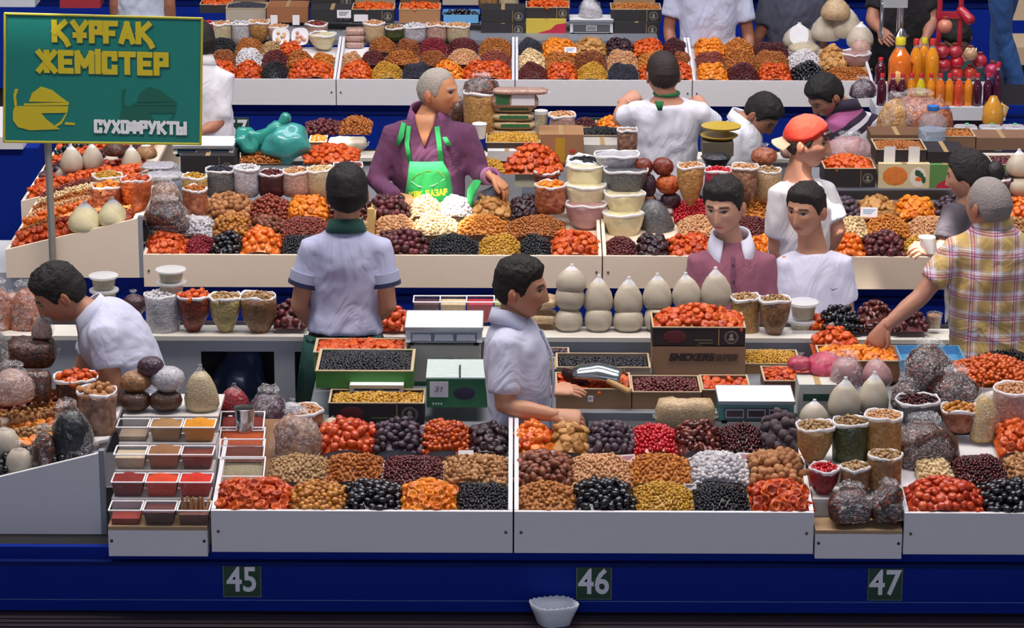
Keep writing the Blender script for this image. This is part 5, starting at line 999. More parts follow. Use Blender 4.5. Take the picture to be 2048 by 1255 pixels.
def ridge(k, Y0, Y1, X0, X1, zf, h, label, sz=1.):
    def surf(u, v): return np.stack([X0 + (X1 - X0) * u, Y0 + (Y1 - Y0) * v, zf(X0 + (X1 - X0) * u) + h * (.15 + np.sin(PI * np.clip(v, 0, 1)) ** .7) * (.5 + .5 * np.sin(PI * np.clip(u * .8 + .15, 0, 1)))], -1)
    nu, nv = npieces(k, X1 - X0, Y1 - Y0, sz, 1.6); heap(k, surf, nu, nv, label, sz, single=0, loc=((X0 + X1) / 2, Y0, zf((X0 + X1) / 2)))
def card(px, py, Y, w, h, label, c='e6e2e6', mark=None, rz=0, name='price_card', lean=0):
    p = atY(px, py, Y); s = scl(p); t = thing(name, label, 'price card', p, rz); t.rotation_euler = (lean, 0, rz)
    MB().box(-w / 2 / s, w / 2 / s, -.001, .001, -h / 2 / s, h / 2 / s).build('card_sheet', plain(c, .6), t)
    if mark:
        m = MB()
        for i in range(3): m.box(-w * .35 / s, w * (.35 - .1 * i) / s, -.002, -.001, (h * (.2 - .18 * i)) / s, (h * (.27 - .18 * i)) / s)
        m.build('handwriting', plain(mark, .6), t)
    return t
# ---- number 45: spice stand
SPX = [(-1.418, 'left'), (-1.293, 'centre'), (-1.168, 'right')]
SPI = [[('8c2a20', .42, 'nearly empty tub of red powder'), ('5c3434', .85, 'tub of dark dried petals'), ('6a4038', .7, 'tub of cinnamon sticks')], [('7a1a16', .95, 'tub of dark chilli flakes'), ('c83c14', .92, 'tub of orange-red paprika'), ('c4240e', .95, 'tub of bright red paprika')],
       [('bfae94', .75, 'tub of pale ground ginger'), ('8a5e3c', 1.0, 'tub of brown seed flakes'), ('6a2e22', .85, 'tub of dark barberry spice')], [('9a8672', .35, 'nearly empty tub of grey-brown spice'), ('9a7448', .95, 'tub of light brown ground spice'), ('cc8410', 1.0, 'tub heaped with yellow turmeric')]]
LEV = ['lowest', 'second', 'third', 'top']
for r in range(4):
    for c in range(3):
        cc, fl, lb = SPI[r][c]; tt = tub(SPX[c][0] + (.006 - .004 * r), r * .12 + .004, .99 + r * .066, .117, .10, .058, cc, fl, f'clear {lb} on the {LEV[r]} step of the spice stand', .022 if fl >= .9 else .004)
        if (r, c) == (0, 2):
            for i in range(16):
                x = -.045 + .0058 * i; rr = random.Random(i); MB().tube([(x, .02 + .01 * (i % 3), .03), (x + rr.uniform(-.008, .008), .045 + .012 * (i % 4), .085 + rr.uniform(-.01, .006))], [.0042, .0042], 6, dome=False).build('cinnamon_stick', plain(('8a5a34', '6a3c22', 'a4764a')[i % 3], .7), tt)
for i, (py, cc, fl, lb) in enumerate(((957, '8a8068', .45, 'lowest tilted tub of pale powder above number 45'), (921, '5a2a1c', .5, 'tilted tub of brown powder above number 45'), (897, 'a8481c', .7, 'tilted tub of orange-brown powder above number 45'), (865, '6c1c14', .6, 'tilted tub of dark red powder holding the steel cup'))):
    p = atY(483, py, .30 + .10 * i); tub(p.x, p.y, p.z - .03, .168, .11, .05, cc, fl, lb, .012, tilt=22)
t = thing('wooden_ramp', 'tilted wooden ramp under the wide spice tubs', 'board', (-.94, .28, 1.02)); MB().add([(-.13, 0, 0), (.13, 0, 0), (.13, .44, .13), (-.13, .44, .13), (-.13, 0, .012), (.13, 0, .012), (.13, .44, .142), (-.13, .44, .142)], [(3, 2, 1, 0), (4, 5, 6, 7), (0, 1, 5, 4), (1, 2, 6, 5), (2, 3, 7, 6), (3, 0, 4, 7)]).build('ramp_board', plain('7c5634', .7, var=.2), t)
p = atY(490, 866, .60); t = thing('steel_cup', 'tall shiny steel cup standing among the spice tubs', 'cup', p); MB().lathe([(.034, 0), (.037, .002), (.038, .098), (.039, .102), (.035, .102), (.034, .01), (.003, .008)], 24).build('cup_wall', plain('c8ccd4', .18, metal=1), t, True); MB().lathe([(.0375, .099), (.0405, .101), (.0405, .104), (.0375, .105)], 24).build('lip', plain('d8dce4', .15, metal=1), t, True)
T45 = [
 ('ball', 268, 826, 64, 50, .545, 'spice', 'brown ground spice ball, bottom left of the stack above the spice tubs'), ('ball', 331, 826, 68, 50, .545, 'spice', 'brown ground spice ball, bottom centre of the stack above the spice tubs'),
 ('ball', 270, 786, 64, 48, .56, 'tan', 'tan spice ball second up in the stack above the spice tubs'), ('ball', 334, 786, 68, 56, .56, 'greyw', 'grey seed ball second up in the stack above the spice tubs'),
 ('ball', 302, 756, 54, 46, .57, 'purple', 'dark purple ball topping the stack above the spice tubs'), ('peak', 402, 824, 70, 98, .56, 'rice', 'tall pale grain bag with pointed top beside the spice balls')]
for a in T45: bag(*a, tuft=False, ns=.008)
bag('peak', 468, 836, 66, 72, .80, 'crimson', 'dark red bag with pointed clear top behind the steel cup')
bag('heap', 535, 868, 80, 85, .82, 'purple', 'crumpled bag of dark berries right of the steel cup', ns=.02)
bag('heap', 592, 918, 98, 92, .50, 'wal', 'shiny clear bag of walnuts standing above number 45', ns=.02, ay=.7)
bag('open', 604, 868, 84, 62, .86, 'peach', 'white rimmed bag behind the clear walnut bag', top='pea'); bag('ball', 585, 836, 38, 34, .84, 'greyw', 'small knotted white bag above the walnut bag'); bag('peak', 664, 868, 60, 38, .84, 'rice', 'small beige tied bag behind the dark orange apricots')
bag('ball', 845, 872, 30, 26, .80, 'greyw', 'crumpled white scrap bag behind the dusky purple plums', tuft=False, ns=.02)
card(932, 905, .42, 30, 11, 'blank white price card on the almonds in shell above number 45', lean=-.6)
card(1094, 906, .42, 24, 11, 'blank white price card on the brown pecans', lean=-.6); card(1256, 916, .44, 30, 16, 'white price card with red writing on the orange almonds', mark='c05060', lean=-.5, rz=.2); card(1490, 913, .44, 32, 17, 'white price card with red writing on the white sugared nuts', mark='c05060', lean=-.5, rz=-.2); card(1380, 972, .2, 26, 11, 'white price card with dark writing on the black raisins', mark='44444c', lean=-.5)
# ---- left end counter, front
RN = ['nearest', 'second', 'third', 'fourth', 'fifth', 'sixth', 'seventh', 'farthest']
zf1 = lambda X: .93 - .035 + (X + 2.6) * (.273 / 1.073)
for i, (k, h) in enumerate((('pru', .05), ('apo', .06), ('pis', .07), ('apo', .055), ('als', .075), ('alm', .06), ('dat', .06), ('ras', .05))):
    ridge(k, .23 + i * .105, .23 + (i + 1) * .105, -2.3, -1.60, zf1, h + .03, f'{K[k][1]}, {RN[i]} ridge from the front of the left side counter')
bag('open', 194, 872, 78, 106, .42, 'wal', 'clear bag of walnuts standing on the front left side counter', top='wal', ns=.015)
bag('heap', 150, 930, 84, 116, .30, 'navy', 'shiny dark navy bag leaning on the front left side counter', ay=.8, tilt=-8, ns=.02); bag('heap', 86, 948, 52, 88, .26, 'dbrown', 'small brown bag with clear top beside the navy bag', ns=.014)
bag('ball', 40, 965, 60, 72, .26, 'white', 'white powder bag at the near edge of the front left side counter', ns=.006, coat=.25); bag('ball', 8, 935, 66, 84, .34, 'white', 'white powder bag cut by the left picture edge on the side counter', ns=.006, coat=.25)
bag('heap', 22, 808, 82, 76, .62, 'pinkn', 'pale speckled bag at the left edge above the fruit ridges'); packet(26, 98, 728, 802, .72, .10, 'dbrown', 'tilted packet of dark figs above the pale speckled bag', tilt=-18); packet(8, 106, 668, 738, .95, .16, 'dbrown', 'large crumpled packet of dried fruit lying beside the bending man')
bag('heap', 84, 676, 40, 42, 1.05, 'pinkn', 'small clear bag atop the large packet by the bending man'); bag('heap', 4, 752, 30, 90, .8, 'grey', 'grey bag cut by the left edge beside the large packet')
bag('open', 150, 800, 86, 60, .66, 'mix', 'clear rimmed tray bag of apricots under the bending man', top='apr')
bag('heap', -4, 662, 56, 92, 2.3, 'peach', 'brown nut bag cut by the left edge on the rear counter'); bag('heap', 50, 664, 62, 90, 2.3, 'peach', 'brown nut bag beside the bending man\'s face on the rear counter'); bag('ball', 22, 612, 40, 30, 2.45, 'pinkn', 'small pale bag behind the two brown nut bags')
# ---- rear counter of the front island
def cup_stack(cx, yb, w, h, Y, n, label, pal='rice', lid=True):
    p = atY(cx, yb, Y); s = scl(p); r = w / 2 / s; H = h / n / s / _c
    for i in range(n):
        t = thing('round_tub', f'{label}, {("lower", "upper", "topmost")[i]} of its stack', 'tub', (p.x, Y, p.z + i * H))
        MB().lathe([(.003, 0), (r * .74, 0), (r * .9, H * .82), (r * .003, H * .8)], 20).build('tub_wall', film('d8d4c8', .22, .15), t, True)
        MB().lathe([(.003, H * .8), (r * 1.05, H * .8), (r * 1.06, H * .93), (r * .95, H * .97), (.003, H * .95)], 20).build('lid', film('f0f2f6', .45, .12), t, True)
        MB().lathe([(.003, H * .1), (r * .72, H * .1), (r * .82, H * .7), (.003, H * .7)], 18).build('contents', bagged(*[PAL[pal][0], PAL[pal][1]]), t, True)
cup_stack(209, 604, 56, 56, 2.34, 2, 'clear lidded round tub by the bending man')
bag('ball', 266, 634, 54, 48, 2.4, 'maroon', 'dark red knotted bag behind the bending man'); bag('open', 322, 668, 66, 92, 2.28, 'greyw', 'bag of grey-white seeds under two clear tubs', top='whi'); cup_stack(343, 586, 58, 50, 2.32, 2, 'clear lidded round tub on the grey-white seed bag')
bag('cone', 387, 676, 64, 98, 2.26, 'rbrown', 'bag of red-brown dried fruit on the rear counter', top='apr'); bag('cone', 451, 678, 62, 98, 2.26, 'yelg', 'bag of yellow-green seeds on the rear counter', top='pis'); bag('cone', 516, 678, 70, 100, 2.26, 'brown', 'bag of brown seeds beside the youth in grey polo', top='pis')
loose('dam', 546, 612, 654, 2.22, 2.42, .08, 'maroon plums heaped left of the youth in grey polo'); loose('apd', 742, 822, 658, 2.22, 2.40, .06, 'dark orange apricots heaped right of the youth in grey polo')
for x0, x1, c, l in ((827, 880, '44202c', 'clear tub of dark purple berries beside the grey scale'), (880, 933, 'c8b088', 'clear tub of cream powder beside the purple berries'), (933, 988, 'a81c34', 'clear tub of crimson berries behind the man in white'), (988, 1030, '8c9458', 'clear tub of green raisins behind the man in white')):
    a, b = atY(x0, 645, 2.36), atY(x1, 645, 2.36); tub((a.x + b.x) / 2, 2.36, a.z, b.x - a.x, .10, .095, c, .85, l, .008, name='square_tub')
WP = [(1138, 668, 58, 56, 2.30), (1197, 668, 58, 60, 2.30), (1257, 668, 62, 56, 2.30), (1317, 668, 60, 60, 2.30), (1374, 668, 60, 58, 2.30), (1432, 668, 60, 58, 2.30)]
ON = ['first', 'second', 'third', 'fourth', 'fifth', 'sixth']
for i, a in enumerate(WP): bag('ball', *a, 'white', f'{ON[i]} white powder bag from the beige packets, bottom layer of the pyramid', ns=.004, tuft=False, coat=.2, p=2.4)
bag('ball', 1140, 626, 60, 62, 2.31, 'white', 'white powder bag in the middle layer above the first bottom bag', ns=.004, tuft=False, coat=.2)
for i, (cx, yb, w, h) in enumerate(((1143, 584, 62, 58), (1197, 624, 60, 76), (1257, 628, 60, 76), (1315, 618, 60, 74), (1373, 614, 60, 72), (1433, 612, 62, 80))): bag('peak', cx, yb, w, h, 2.32, 'white', f'{ON[i]} white bag with twisted peak from the beige packets, top of the pyramid', ns=.004, coat=.2)
for i, (yt, yb) in enumerate(((645, 672), (616, 648), (585, 618))): packet(1062, 1114, yt, yb, 2.28, .12, 'beige', f'beige sealed packet, {("lowest", "middle", "topmost")[i]} of the stack behind the man in white')
bag('open', 1491, 672, 60, 90, 2.30, 'grain', 'bag of fine grain right of the white pyramid', top='pis', ns=.008); bag('cone', 1549, 684, 62, 98, 2.26, 'brown', 'pointed bag of brown seeds in front of the youth in white tee', top='pis'); cup_stack(1605, 672, 58, 72, 2.34, 2, 'clear lidded tub of nuts beside the pointed seed bag')
loose('pru', 1643, 1722, 662, 2.26, 2.44, .085, 'black prunes heaped beside the reaching hand', .9); loose('dat', 1716, 1790, 660, 2.28, 2.46, .10, 'glossy dates heaped behind the reaching hand'); loose('dam', 1788, 1856, 660, 2.26, 2.44, .075, 'maroon plums heaped beside the small seed cup', .8); loose('apr', 1618, 1650, 662, 2.28, 2.42, .05, 'red-orange apricots heaped behind the clear nut tubs', .8)
p = atY(1868, 656, 2.34); t = thing('seed_cup', 'small clear cup of seeds by the man in plaid', 'cup', p); MB().lathe([(.003, 0), (.028, 0), (.036, .07), (.034, .07), (.026, .004), (.003, .004)], 18).build('cup_wall', FILM, t, True); MB().lathe([(.003, .005), (.025, .005), (.032, .06), (.003, .064)], 18).build('contents', bagged(*PAL['tan']), t, True)
p = atY(1640, 668, 2.24); t = thing('knife', 'knife with riveted black handle at the rear counter edge', 'knife', p); MB().box(0, .085, 0, .02, 0, .012).build('handle', plain('1c1a1c', .4), t); MB().box(-.12, 0, .008, .012, -.002, .014).build('blade', STEEL, t)
# ---- boxes behind counter 45
carton(632, 826, 742, 775, 1.30, .30, '3d7a34', 'green carton holding two fruits in front of the black apron', kind='rab', fill=.03, lip=.02); carton(628, 812, 705, 742, 1.62, .20, '6c8a4c', 'green edged carton behind the black raisin carton', kind='apr', fill=.02, lip=.02)
carton(822, 960, 690, 778, 1.70, .26, 'c4bfb4', 'pale carton with dark lettering under the grey scale', open_=False); t = bpy.data.objects['carton.002']
letters('lettering', 'VHSA', .15, .022, plain('2c2c30', .6), t, (.0, -.001, .125)); MB().box(-.13, .14, -.0012, 0, .0, .035).build('green_band', plain('2e6a3e', .5), t)
scale(811, 964, 660, 692, 1.66, 'c4c8d0', 'grey electronic scale with three windows left of the man in white', .26); scale(700, 806, 776, 792, 1.24, 'c8ccd4', 'small white scale behind the golden raisin carton', .19, wins=1)
carton(658, 848, 806, 850, 1.12, .18, '2a2428', 'black carton of golden raisins with round emblem, behind counter 45', 'black oval', kind='rag', fill=.025, sz=1.15)
t = carton(853, 975, 756, 814, 1.22, .24, '2c6a44', 'green carton with shiny foil top and handwritten card', open_=False)
Hc_ = max(v.co.z for v in t.children[0].data.vertices); MB().box(-.125, .125, -.004, .242, Hc_, Hc_ + .006).build('foil_top', plain('dff0ea', .3, metal=.3, bmp=.5, sc=40), t); c_ = MB().box(-.11, -.035, -.006, -.003, .045, .11).build('handwritten_card', plain('cdc8cc', .6), t); letters('handwriting', 'Э1', .03, .02, plain('3c3c48', .6), c_, (-.075, -.0065, .08), .1, .3)
mm = MB(); [mm.box(-.1 + .011 * i, -.093 + .011 * i, -.0012, 0, .012, .02) for i in range(4)]; mm.build('small_print', plain('d8dcd8', .6), t); MB().ell((.03, -.0006, .06), (.045, .002, .028), 14, 5).build('plum_print', plain('2c2440', .5), t)
MB().tube([(.01, .15, Hc_ + .008), (.01, .1, Hc_ + .01), (.012, -.005, Hc_ + .008)], [.004, .004, .004], 6).build('strap', plain('33383c', .4), t)
# ---- boxes behind counter 46
carton(1040, 1138, 715, 748, 1.80, .14, 'a08c74', 'shallow carton of dark fruit right behind the man in white', kind='dap', fill=.0, sz=.8); carton(1113, 1300, 735, 770, 1.58, .2, '9c8a78', 'wide shallow carton with a few plums behind the scoop', kind='rab', fill=.0); carton(1010, 1112, 738, 775, 1.60, .16, '8c8a5c', 'small carton beside the elbow of the man in white', kind='rag', fill=.0)
carton(1112, 1262, 778, 824, 1.30, .22, '8a6a4c', 'brown carton with red fruit and a metal scoop', kind='apr', fill=.0); carton(1264, 1402, 784, 824, 1.30, .22, '8a6a4c', 'brown carton of maroon raisins beside the scoop carton', kind='rar', fill=.03, sz=1.3); carton(1404, 1500, 780, 820, 1.32, .2, '7a5a44', 'brown carton of red fruit behind the teal scale', kind='apr', fill=-.01)
t = carton(1305, 1490, 690, 752, 1.70, .22, '8e6c50', 'brown carton with chocolate bar lettering under the apricot carton', open_=False); letters('lettering', 'SNICKERS', .185, .034, plain('2c1c18', .6), t, (-.03, -.0012, .085), .26, .25); letters('lettering', 'SUPER', .09, .03, plain('4c3428', .6), t, (.115, -.0012, .084), .24, .25)
carton(1305, 1490, 655, 692, 1.70, .22, '2a2024', 'black carton heaped with red apricots, top of the tall stack', 'black oval', kind='apr', fill=.07, sz=1.05)
card(1181, 797, 1.295, 11, 12, 'small white square sticker on the scoop carton', mark='55606c', name='sticker')
p = atY(1195, 770, 1.36); t = thing('metal_scoop', 'shiny metal scoop with wooden handle lying in the red fruit carton', 'scoop', p); m = MB(); n = 9; L = .17
vs = [(-.10 + .2 * j / 8, .06 * math.cos(PI * (i / (n - 1))) + .03, .055 * math.sin(PI * i / (n - 1)) * (1 - .35 * abs(j - 4) / 4) + .03) for j in range(9) for i in range(n)]
m.add(vs, [(j * n + i, j * n + i + 1, (j + 1) * n + i + 1, (j + 1) * n + i) for j in range(8) for i in range(n - 1)]); so = m.build('scoop_blade', plain('aab4b8', .2, metal=.9), t, 'all'); so.modifiers.new('s', 'SOLIDIFY').thickness = .003; MB().tube([(.05, -.02, .03), (.14, -.05, .0)], [.013, .014], 10).build('wooden_handle', plain('b08a58', .6), t, True); t.rotation_euler = (0, 0, -.25)
p = atY(1150, 775, 1.40); t = thing('scoop', 'dark red plastic scoop leaning beside the metal scoop', 'scoop', p); MB().ell((0, 0, .04), (.065, .012, .035), 14, 7, Matrix.Rotation(.6, 3, 'Y')).build('scoop_bowl', plain('3c1c1c', .3), t, True); MB().tube([(.04, 0, .02), (.10, -.01, -.01)], [.01, .01], 8).build('grip', plain('2c1818', .3), t, True)
packet(1312, 1430, 792, 864, .98, .09, 'beige', 'beige sealed packet of fine grain behind the dates', coat=.35); scale(1438, 1588, 808, 848, 1.02, '1f6a60', 'teal electronic scale with white plate behind the dark cranberries', .22, front='2a2c38')
# ---- right side behind 47
carton(1490, 1600, 728, 752, 1.78, .2, '9a7448', 'carton of golden raisins right of the tall carton stack', kind='rag', fill=.03); carton(1528, 1640, 762, 790, 1.45, .2, '6c4434', 'carton of red apricots behind the knotted pink bag', kind='apr', fill=.02, sz=.8); carton(1640, 1800, 722, 762, 1.66, .22, '8a5c3c', 'carton of bright orange apricots under the reaching hand', kind='apo', fill=.03); loose('apr', 1628, 1720, 712, 1.86, 2.06, .09, 'red-orange apricots heaped at the fingertips of the man in plaid')
t = carton(1596, 1672, 768, 846, 1.18, .16, 'c4c4bc', 'pale carton with dark green band behind the pointed white bags', open_=False); MB().box(-.06, .07, -.0012, 0, .095, .125).build('green_band', plain('2c4a3c', .5), t)
bag('peak', 1650, 758, 90, 64, 1.36, 'pink', 'pink powder bag with pointed corner below the apricots', tilt=22, ns=.008); bag('ball', 1600, 745, 46, 36, 1.34, 'pink', 'clear bow knot beside the pink powder bag', ns=.02); bag('heap', 1694, 775, 62, 66, 1.24, 'rose', 'clear bag with pale pink fruit behind the white pointed bags'); bag('peak', 1754, 775, 62, 68, 1.30, 'rose', 'pale pointed bag behind the right white pointed bag')
for cx, yb, w, h, Y, l in ((1690, 836, 66, 84, .98, 'tall pointed white bag left of the foil bag'), (1748, 826, 64, 84, 1.04, 'tall pointed white bag next to the foil bag'), (1628, 852, 60, 56, .92, 'short pointed white bag beside the teal scale')): bag('peak', cx, yb, w, h, Y, 'white', l, ns=.005, coat=.25)
bag('heap', 1858, 790, 104, 100, 1.06, 'mix', 'large crumpled foil-like bag of dates below the plaid shirt', ns=.035); bag('heap', 1912, 830, 96, 86, .98, 'mix', 'crumpled clear bag right below the large foil bag', ns=.03); bag('heap', 1812, 822, 62, 62, 1.0, 'mix', 'crumpled clear bag left below the large foil bag', ns=.025)
bag('basin', 1836, 862, 88, 78, .74, 'dgrey', 'wide bag of dark peppery seeds', top='cra', p=2); bag('basin', 1920, 868, 74, 64, .70, 'peach', 'wide bag of golden dried fruit beside the dark seeds', top='gap'); bag('heap', 1850, 940, 122, 100, .52, 'dbrown', 'big crumpled bag of brown fruit below the dark seed bag', ns=.03)
bag('heap', 1968, 884, 52, 92, .66, 'straw', 'colourful striped sweet bag beside the golden fruit bag', ns=.012); bag('open', 2030, 858, 84, 96, .80, 'pinkn', 'open bag of rolled oats at the right edge', top='pea', p=3); bag('peak', 1975, 836, 66, 64, .86, 'white', 'white bag leaning against the open oats bag', tilt=18, coat=.25)
loose('red', 1925, 2070, 772, 1.3, 1.6, .07, 'orange-red nuts heaped in the tray at the right'); loose('rab', 1940, 2075, 748, 1.75, 2.05, .10, 'black raisins heaped behind the orange-red nuts'); t = thing('blue_tray', 'light blue plastic tray below the plaid shirt', 'tray', atY(1866, 742, 1.6)); MB().box(-.13, .13, 0, .2, 0, .012).build('tray_floor', plain('5c98c4', .3), t); mm = MB(); mm.box(-.135, .135, -.006, 0, 0, .05); mm.box(-.135, .135, .2, .206, 0, .05); mm.box(-.135, -.13, 0, .2, 0, .05); mm.box(.13, .135, 0, .2, 0, .05); mm.build('tray_wall', plain('6aa6d0', .3), t)
# ---- stepped stand, number 47
for a in (('cone', 1630, 940, 76, 104, .36, 'grain', 'bag of fine golden grain, leftmost on the stand above number 47', 'pis'), ('open', 1700, 938, 70, 110, .38, 'green', 'bag of green seeds in the middle of the stand above number 47', 'pis'), ('open', 1766, 925, 74, 110, .40, 'corn', 'bag of split corn on the stand above number 47', 'pea'), ('open', 1770, 984, 68, 88, .23, 'tan', 'bag of mixed brown seeds in front of the split corn', 'pis'), ('cone', 1648, 998, 60, 74, .20, 'crimson', 'small bag of bright red berries above number 47', 'che'), ('open', 1710, 994, 60, 72, .20, 'brown', 'small bag of grey-brown seeds between the red berries and mixed seeds', 'pis')): bag(*a[:8], top=a[8], ns=.01)
bag('heap', 1703, 1046, 84, 74, .065, 'mix', 'clear crumpled bag of dark dried fruit, left one on the lowest step', ns=.03); bag('heap', 1778, 1044, 74, 76, .065, 'mix', 'clear crumpled bag of dark dried fruit, right one on the lowest step', ns=.03)
# ---- white scalloped bowl on the plinth
p = atY(1108, 1240, -.115); t = thing('scalloped_bowl', 'white scalloped plastic bowl on the dark ledge below number 46', 'bowl', (p.x, -.05, .634)); m = MB(); n = 48; pr = [(.040, 0), (.055, .0), (.064, .028), (.076, .056), (.084, .078)]
def br(r, i, z): a = 2 * PI * i / n + .4; q = (abs(math.cos(a - .4)) ** 3.2 + abs(math.sin(a - .4)) ** 3.2) ** (-1 / 3.2); return (r * q * math.cos(a), r * q * .75 * math.sin(a), z + (.006 * abs(math.sin(a * 12)) if z > .07 else 0))
vs = [br(r, i, z) for r, z in pr for i in range(n)]; m.add(vs + [(0, 0, 0)], [(j * n + i, j * n + (i + 1) % n, (j + 1) * n + (i + 1) % n, (j + 1) * n + i) for j in range(4) for i in range(n)] + [((i + 1) % n, i, 5 * n) for i in range(n)]); o = m.build('bowl_wall', plain('d2d6e0', .4), t, True); o.modifiers.new('s', 'SOLIDIFY').thickness = .002
# ---------------------------------------------------------------- middle island goods
# side counter with long ridges
zf2 = lambda X: 1.07 - .035 + (X + 2.43) * (.158 / .64)
RK = [('apr', .055), ('ras', .05), ('apw', .06), ('pea', .06), ('alm', .06), ('yel', .06), ('per', .06)]
for i, (k, h) in enumerate(RK): ridge(k, 3.56 + i * .135, 3.56 + (i + 1) * .135, -2.40, -1.83 - .02 * i, zf2, h + .02, f'{K[k][1]}, {RN[i]} ridge on the cream side counter under the signboard')
zf3 = lambda X: 1.05 - .035 + (X + 2.52) * (.16 / .66)
for i, k in enumerate(('apr', 'apx', 'dap', 'cra', 'apr', 'pru', 'apr', 'cra')): ridge(k, 4.58 + i * .16, 4.58 + (i + 1) * .16, -2.49, -1.92, zf3, .07, f'{K[k][1]}, {RN[i]} ridge on the second, farther side counter')
bag('peak', 168, 466, 66, 66, 3.585, 'cream', 'cream powder bag with peaked top, left one on the cream side counter', coat=.25, ns=.006); bag('peak', 224, 454, 60, 62, 3.585, 'cream', 'cream powder bag with peaked top, right one on the cream side counter', coat=.25, ns=.006)
for i, (cx, yb, w, h, pal, l) in enumerate(((142, 345, 46, 58, 'white', 'front left white bag of the pyramid under the signboard'), (184, 340, 44, 58, 'white', 'second white bag of the pyramid under the signboard'), (222, 345, 42, 42, 'white', 'low white bag of the pyramid under the signboard'), (262, 342, 42, 52, 'white', 'right white bag of the pyramid under the signboard'), (128, 362, 40, 34, 'white', 'lowest left white bag of the pyramid under the signboard'), (180, 356, 40, 34, 'white', 'lowest middle white bag of the pyramid under the signboard'), (228, 312, 46, 36, 'dbrown', 'brown bag behind the white pyramid under the signboard'), (290, 318, 46, 34, 'tan', 'tan bag behind the white pyramid under the signboard'))):
    bag('peak', cx, yb, w, h, 4.75 + .06 * (i % 3), pal, l, coat=.25, ns=.005)
for a in (('open', 214, 388, 60, 48, 4.05, 'straw', 'open bag of yellow grain on the cream side counter', 'rag'), ('open', 214, 445, 60, 86, 3.86, 'peach', 'open bag of orange dried fruit behind the cream bags', 'apo'), ('cone', 272, 440, 60, 94, 3.86, 'orange', 'open bag of orange-red dried fruit beside the wide cream counter', 'apr'), ('open', 388, 392, 50, 48, 4.2, 'straw', 'open bag of yellow seeds behind the walnuts', 'rag'), ('open', 390, 432, 50, 64, 4.0, 'peach', 'open bag of brown almonds left of the walnuts', 'alm')): bag(*a[:8], top=a[8], ns=.01)
bag('heap', 330, 412, 58, 52, 4.05, 'wal', 'clear bag of walnuts beside the orange-red fruit bag', ns=.012); bag('heap', 330, 464, 92, 66, 3.80, 'mix', 'crumpled bag of mixed dark fruit at the left end of the wide cream counter', ns=.03)
packet(282, 345, 318, 340, 4.5, .15, 'greyw', 'folded white packet behind the walnut bag'); packet(290, 362, 338, 362, 4.35, .12, 'greyw', 'second folded white packet lying above the walnut bag')
for cx, w, h, pal, top, l in ((440, 58, 66, 'dgrey', 'slt', 'grey poppy seed bag, first of the bag row behind the walnuts'), (493, 52, 68, 'greyw', 'whi', 'white speckled bean bag, second of the bag row behind the walnuts'), (543, 52, 58, 'maroon', 'bea', 'dark maroon bean bag, third of the bag row behind the walnuts'), (592, 54, 62, 'pinkn', 'pea', 'pinkish grain bag, fourth of the bag row behind the walnuts'), (642, 56, 66, 'rice', 'yel', 'pale rice bag, fifth of the bag row behind the walnuts'), (696, 58, 74, 'peach', 'per', 'brown nut bag behind the head of the youth in grey polo')): bag('open', cx, 394, w, h, 4.30, pal, l, top=top, ns=.006, p=2.6)
scale(346, 466, 296, 314, 4.72, 'c4c4c0', 'grey scale standing on the black carton under the signboard', .24, wins=1); carton(362, 470, 312, 358, 4.66, .3, '2a2428', 'black carton with round emblem under the scale by the teal bag', 'black', open_=False)
p = atY(545, 322, 4.9); t = thing('teal_bag', 'shiny teal plastic bag tied and lying behind the bag row', 'bag', p); TE = plain('3f9c98', .3, var=.2, bmp=.5, coat=.5); m = MB(); m.ell((.07, 0, .10), (.13, .1, .10), 30, 18, ns=.3, seed=4); m.build('full_bag', TE, t, 'all'); m = MB(); m.ell((-.12, 0, .10), (.08, .07, .075), 24, 14, ns=.5, seed=8); m.tube([(.03, 0, .17), (.05, 0, .2), (.075, .0, .235)], [.03, .022, .03], 10); m.tube([(-.06, 0, .12), (-.02, 0, .15), (.03, 0, .17)], [.05, .03, .05], 12); m.build('tied_end', plain('2f9488', .3, var=.2, bmp=.6, coat=.4), t, 'all')
loose('alm', 478, 560, 326, 4.8, 5.05, .05, 'brown almonds heaped under the teal bag'); loose('apr', 606, 712, 326, 4.78, 5.05, .055, 'red-orange apricots heaped right of the teal bag'); carton(618, 652, 285, 302, 5.2, .15, '5c3428', 'small carton of red fruit behind the apricot heap', kind='apr', fill=.01); loose('dam', 608, 678, 268, 5.8, 6.05, .04, 'maroon plums heaped on the rear counter behind the teal bag', .8); loose('alm', 676, 740, 268, 5.8, 6.1, .06, 'brown nuts heaped on the rear counter left of the seated seller'); packet(655, 732, 268, 302, 5.25, .14, 'white', 'bright sunlit white paper packet beside the seated seller', coat=.1)
# right of the seated seller
q = atY(742, 462, 3.78); t = thing('divider_post', 'short pale wooden post between the heaps behind the youth in grey polo', 'post', (q.x, 3.78, q.z - .06)); MB().box(-.017, .017, 0, .03, 0, .17).build('post_board', plain('c8aa6c', .6, var=.15), t); MB().box(-.015, .015, .03, .4, .0, .10).build('divider_board', plain('bfa268', .6, var=.15), t)
bag('open', 962, 268, 70, 98, 4.95, 'corn', 'tall clear bag of mixed nuts right of the seated seller', ns=.012); bag('heap', 962, 205, 74, 54, 4.98, 'mix', 'crumpled bag of dark fruit on top of the mixed nut bag', ns=.03); bag('heap', 915, 262, 44, 72, 5.1, 'dbrown', 'dark brown bag beside the seated seller\'s face')
p = atY(959, 276, 4.70); t = thing('paper_cup', 'white paper cup right of the seated seller', 'cup', p); MB().lathe([(.003, 0), (.028, 0), (.037, .075), (.035, .075), (.026, .004), (.003, .004)], 20).build('cup_wall', plain('e8e4e0', .5), t, True); MB().lathe([(.0365, .073), (.039, .075), (.0365, .078)], 20).build('rolled_lip', plain('f0eeea', .5), t, True)
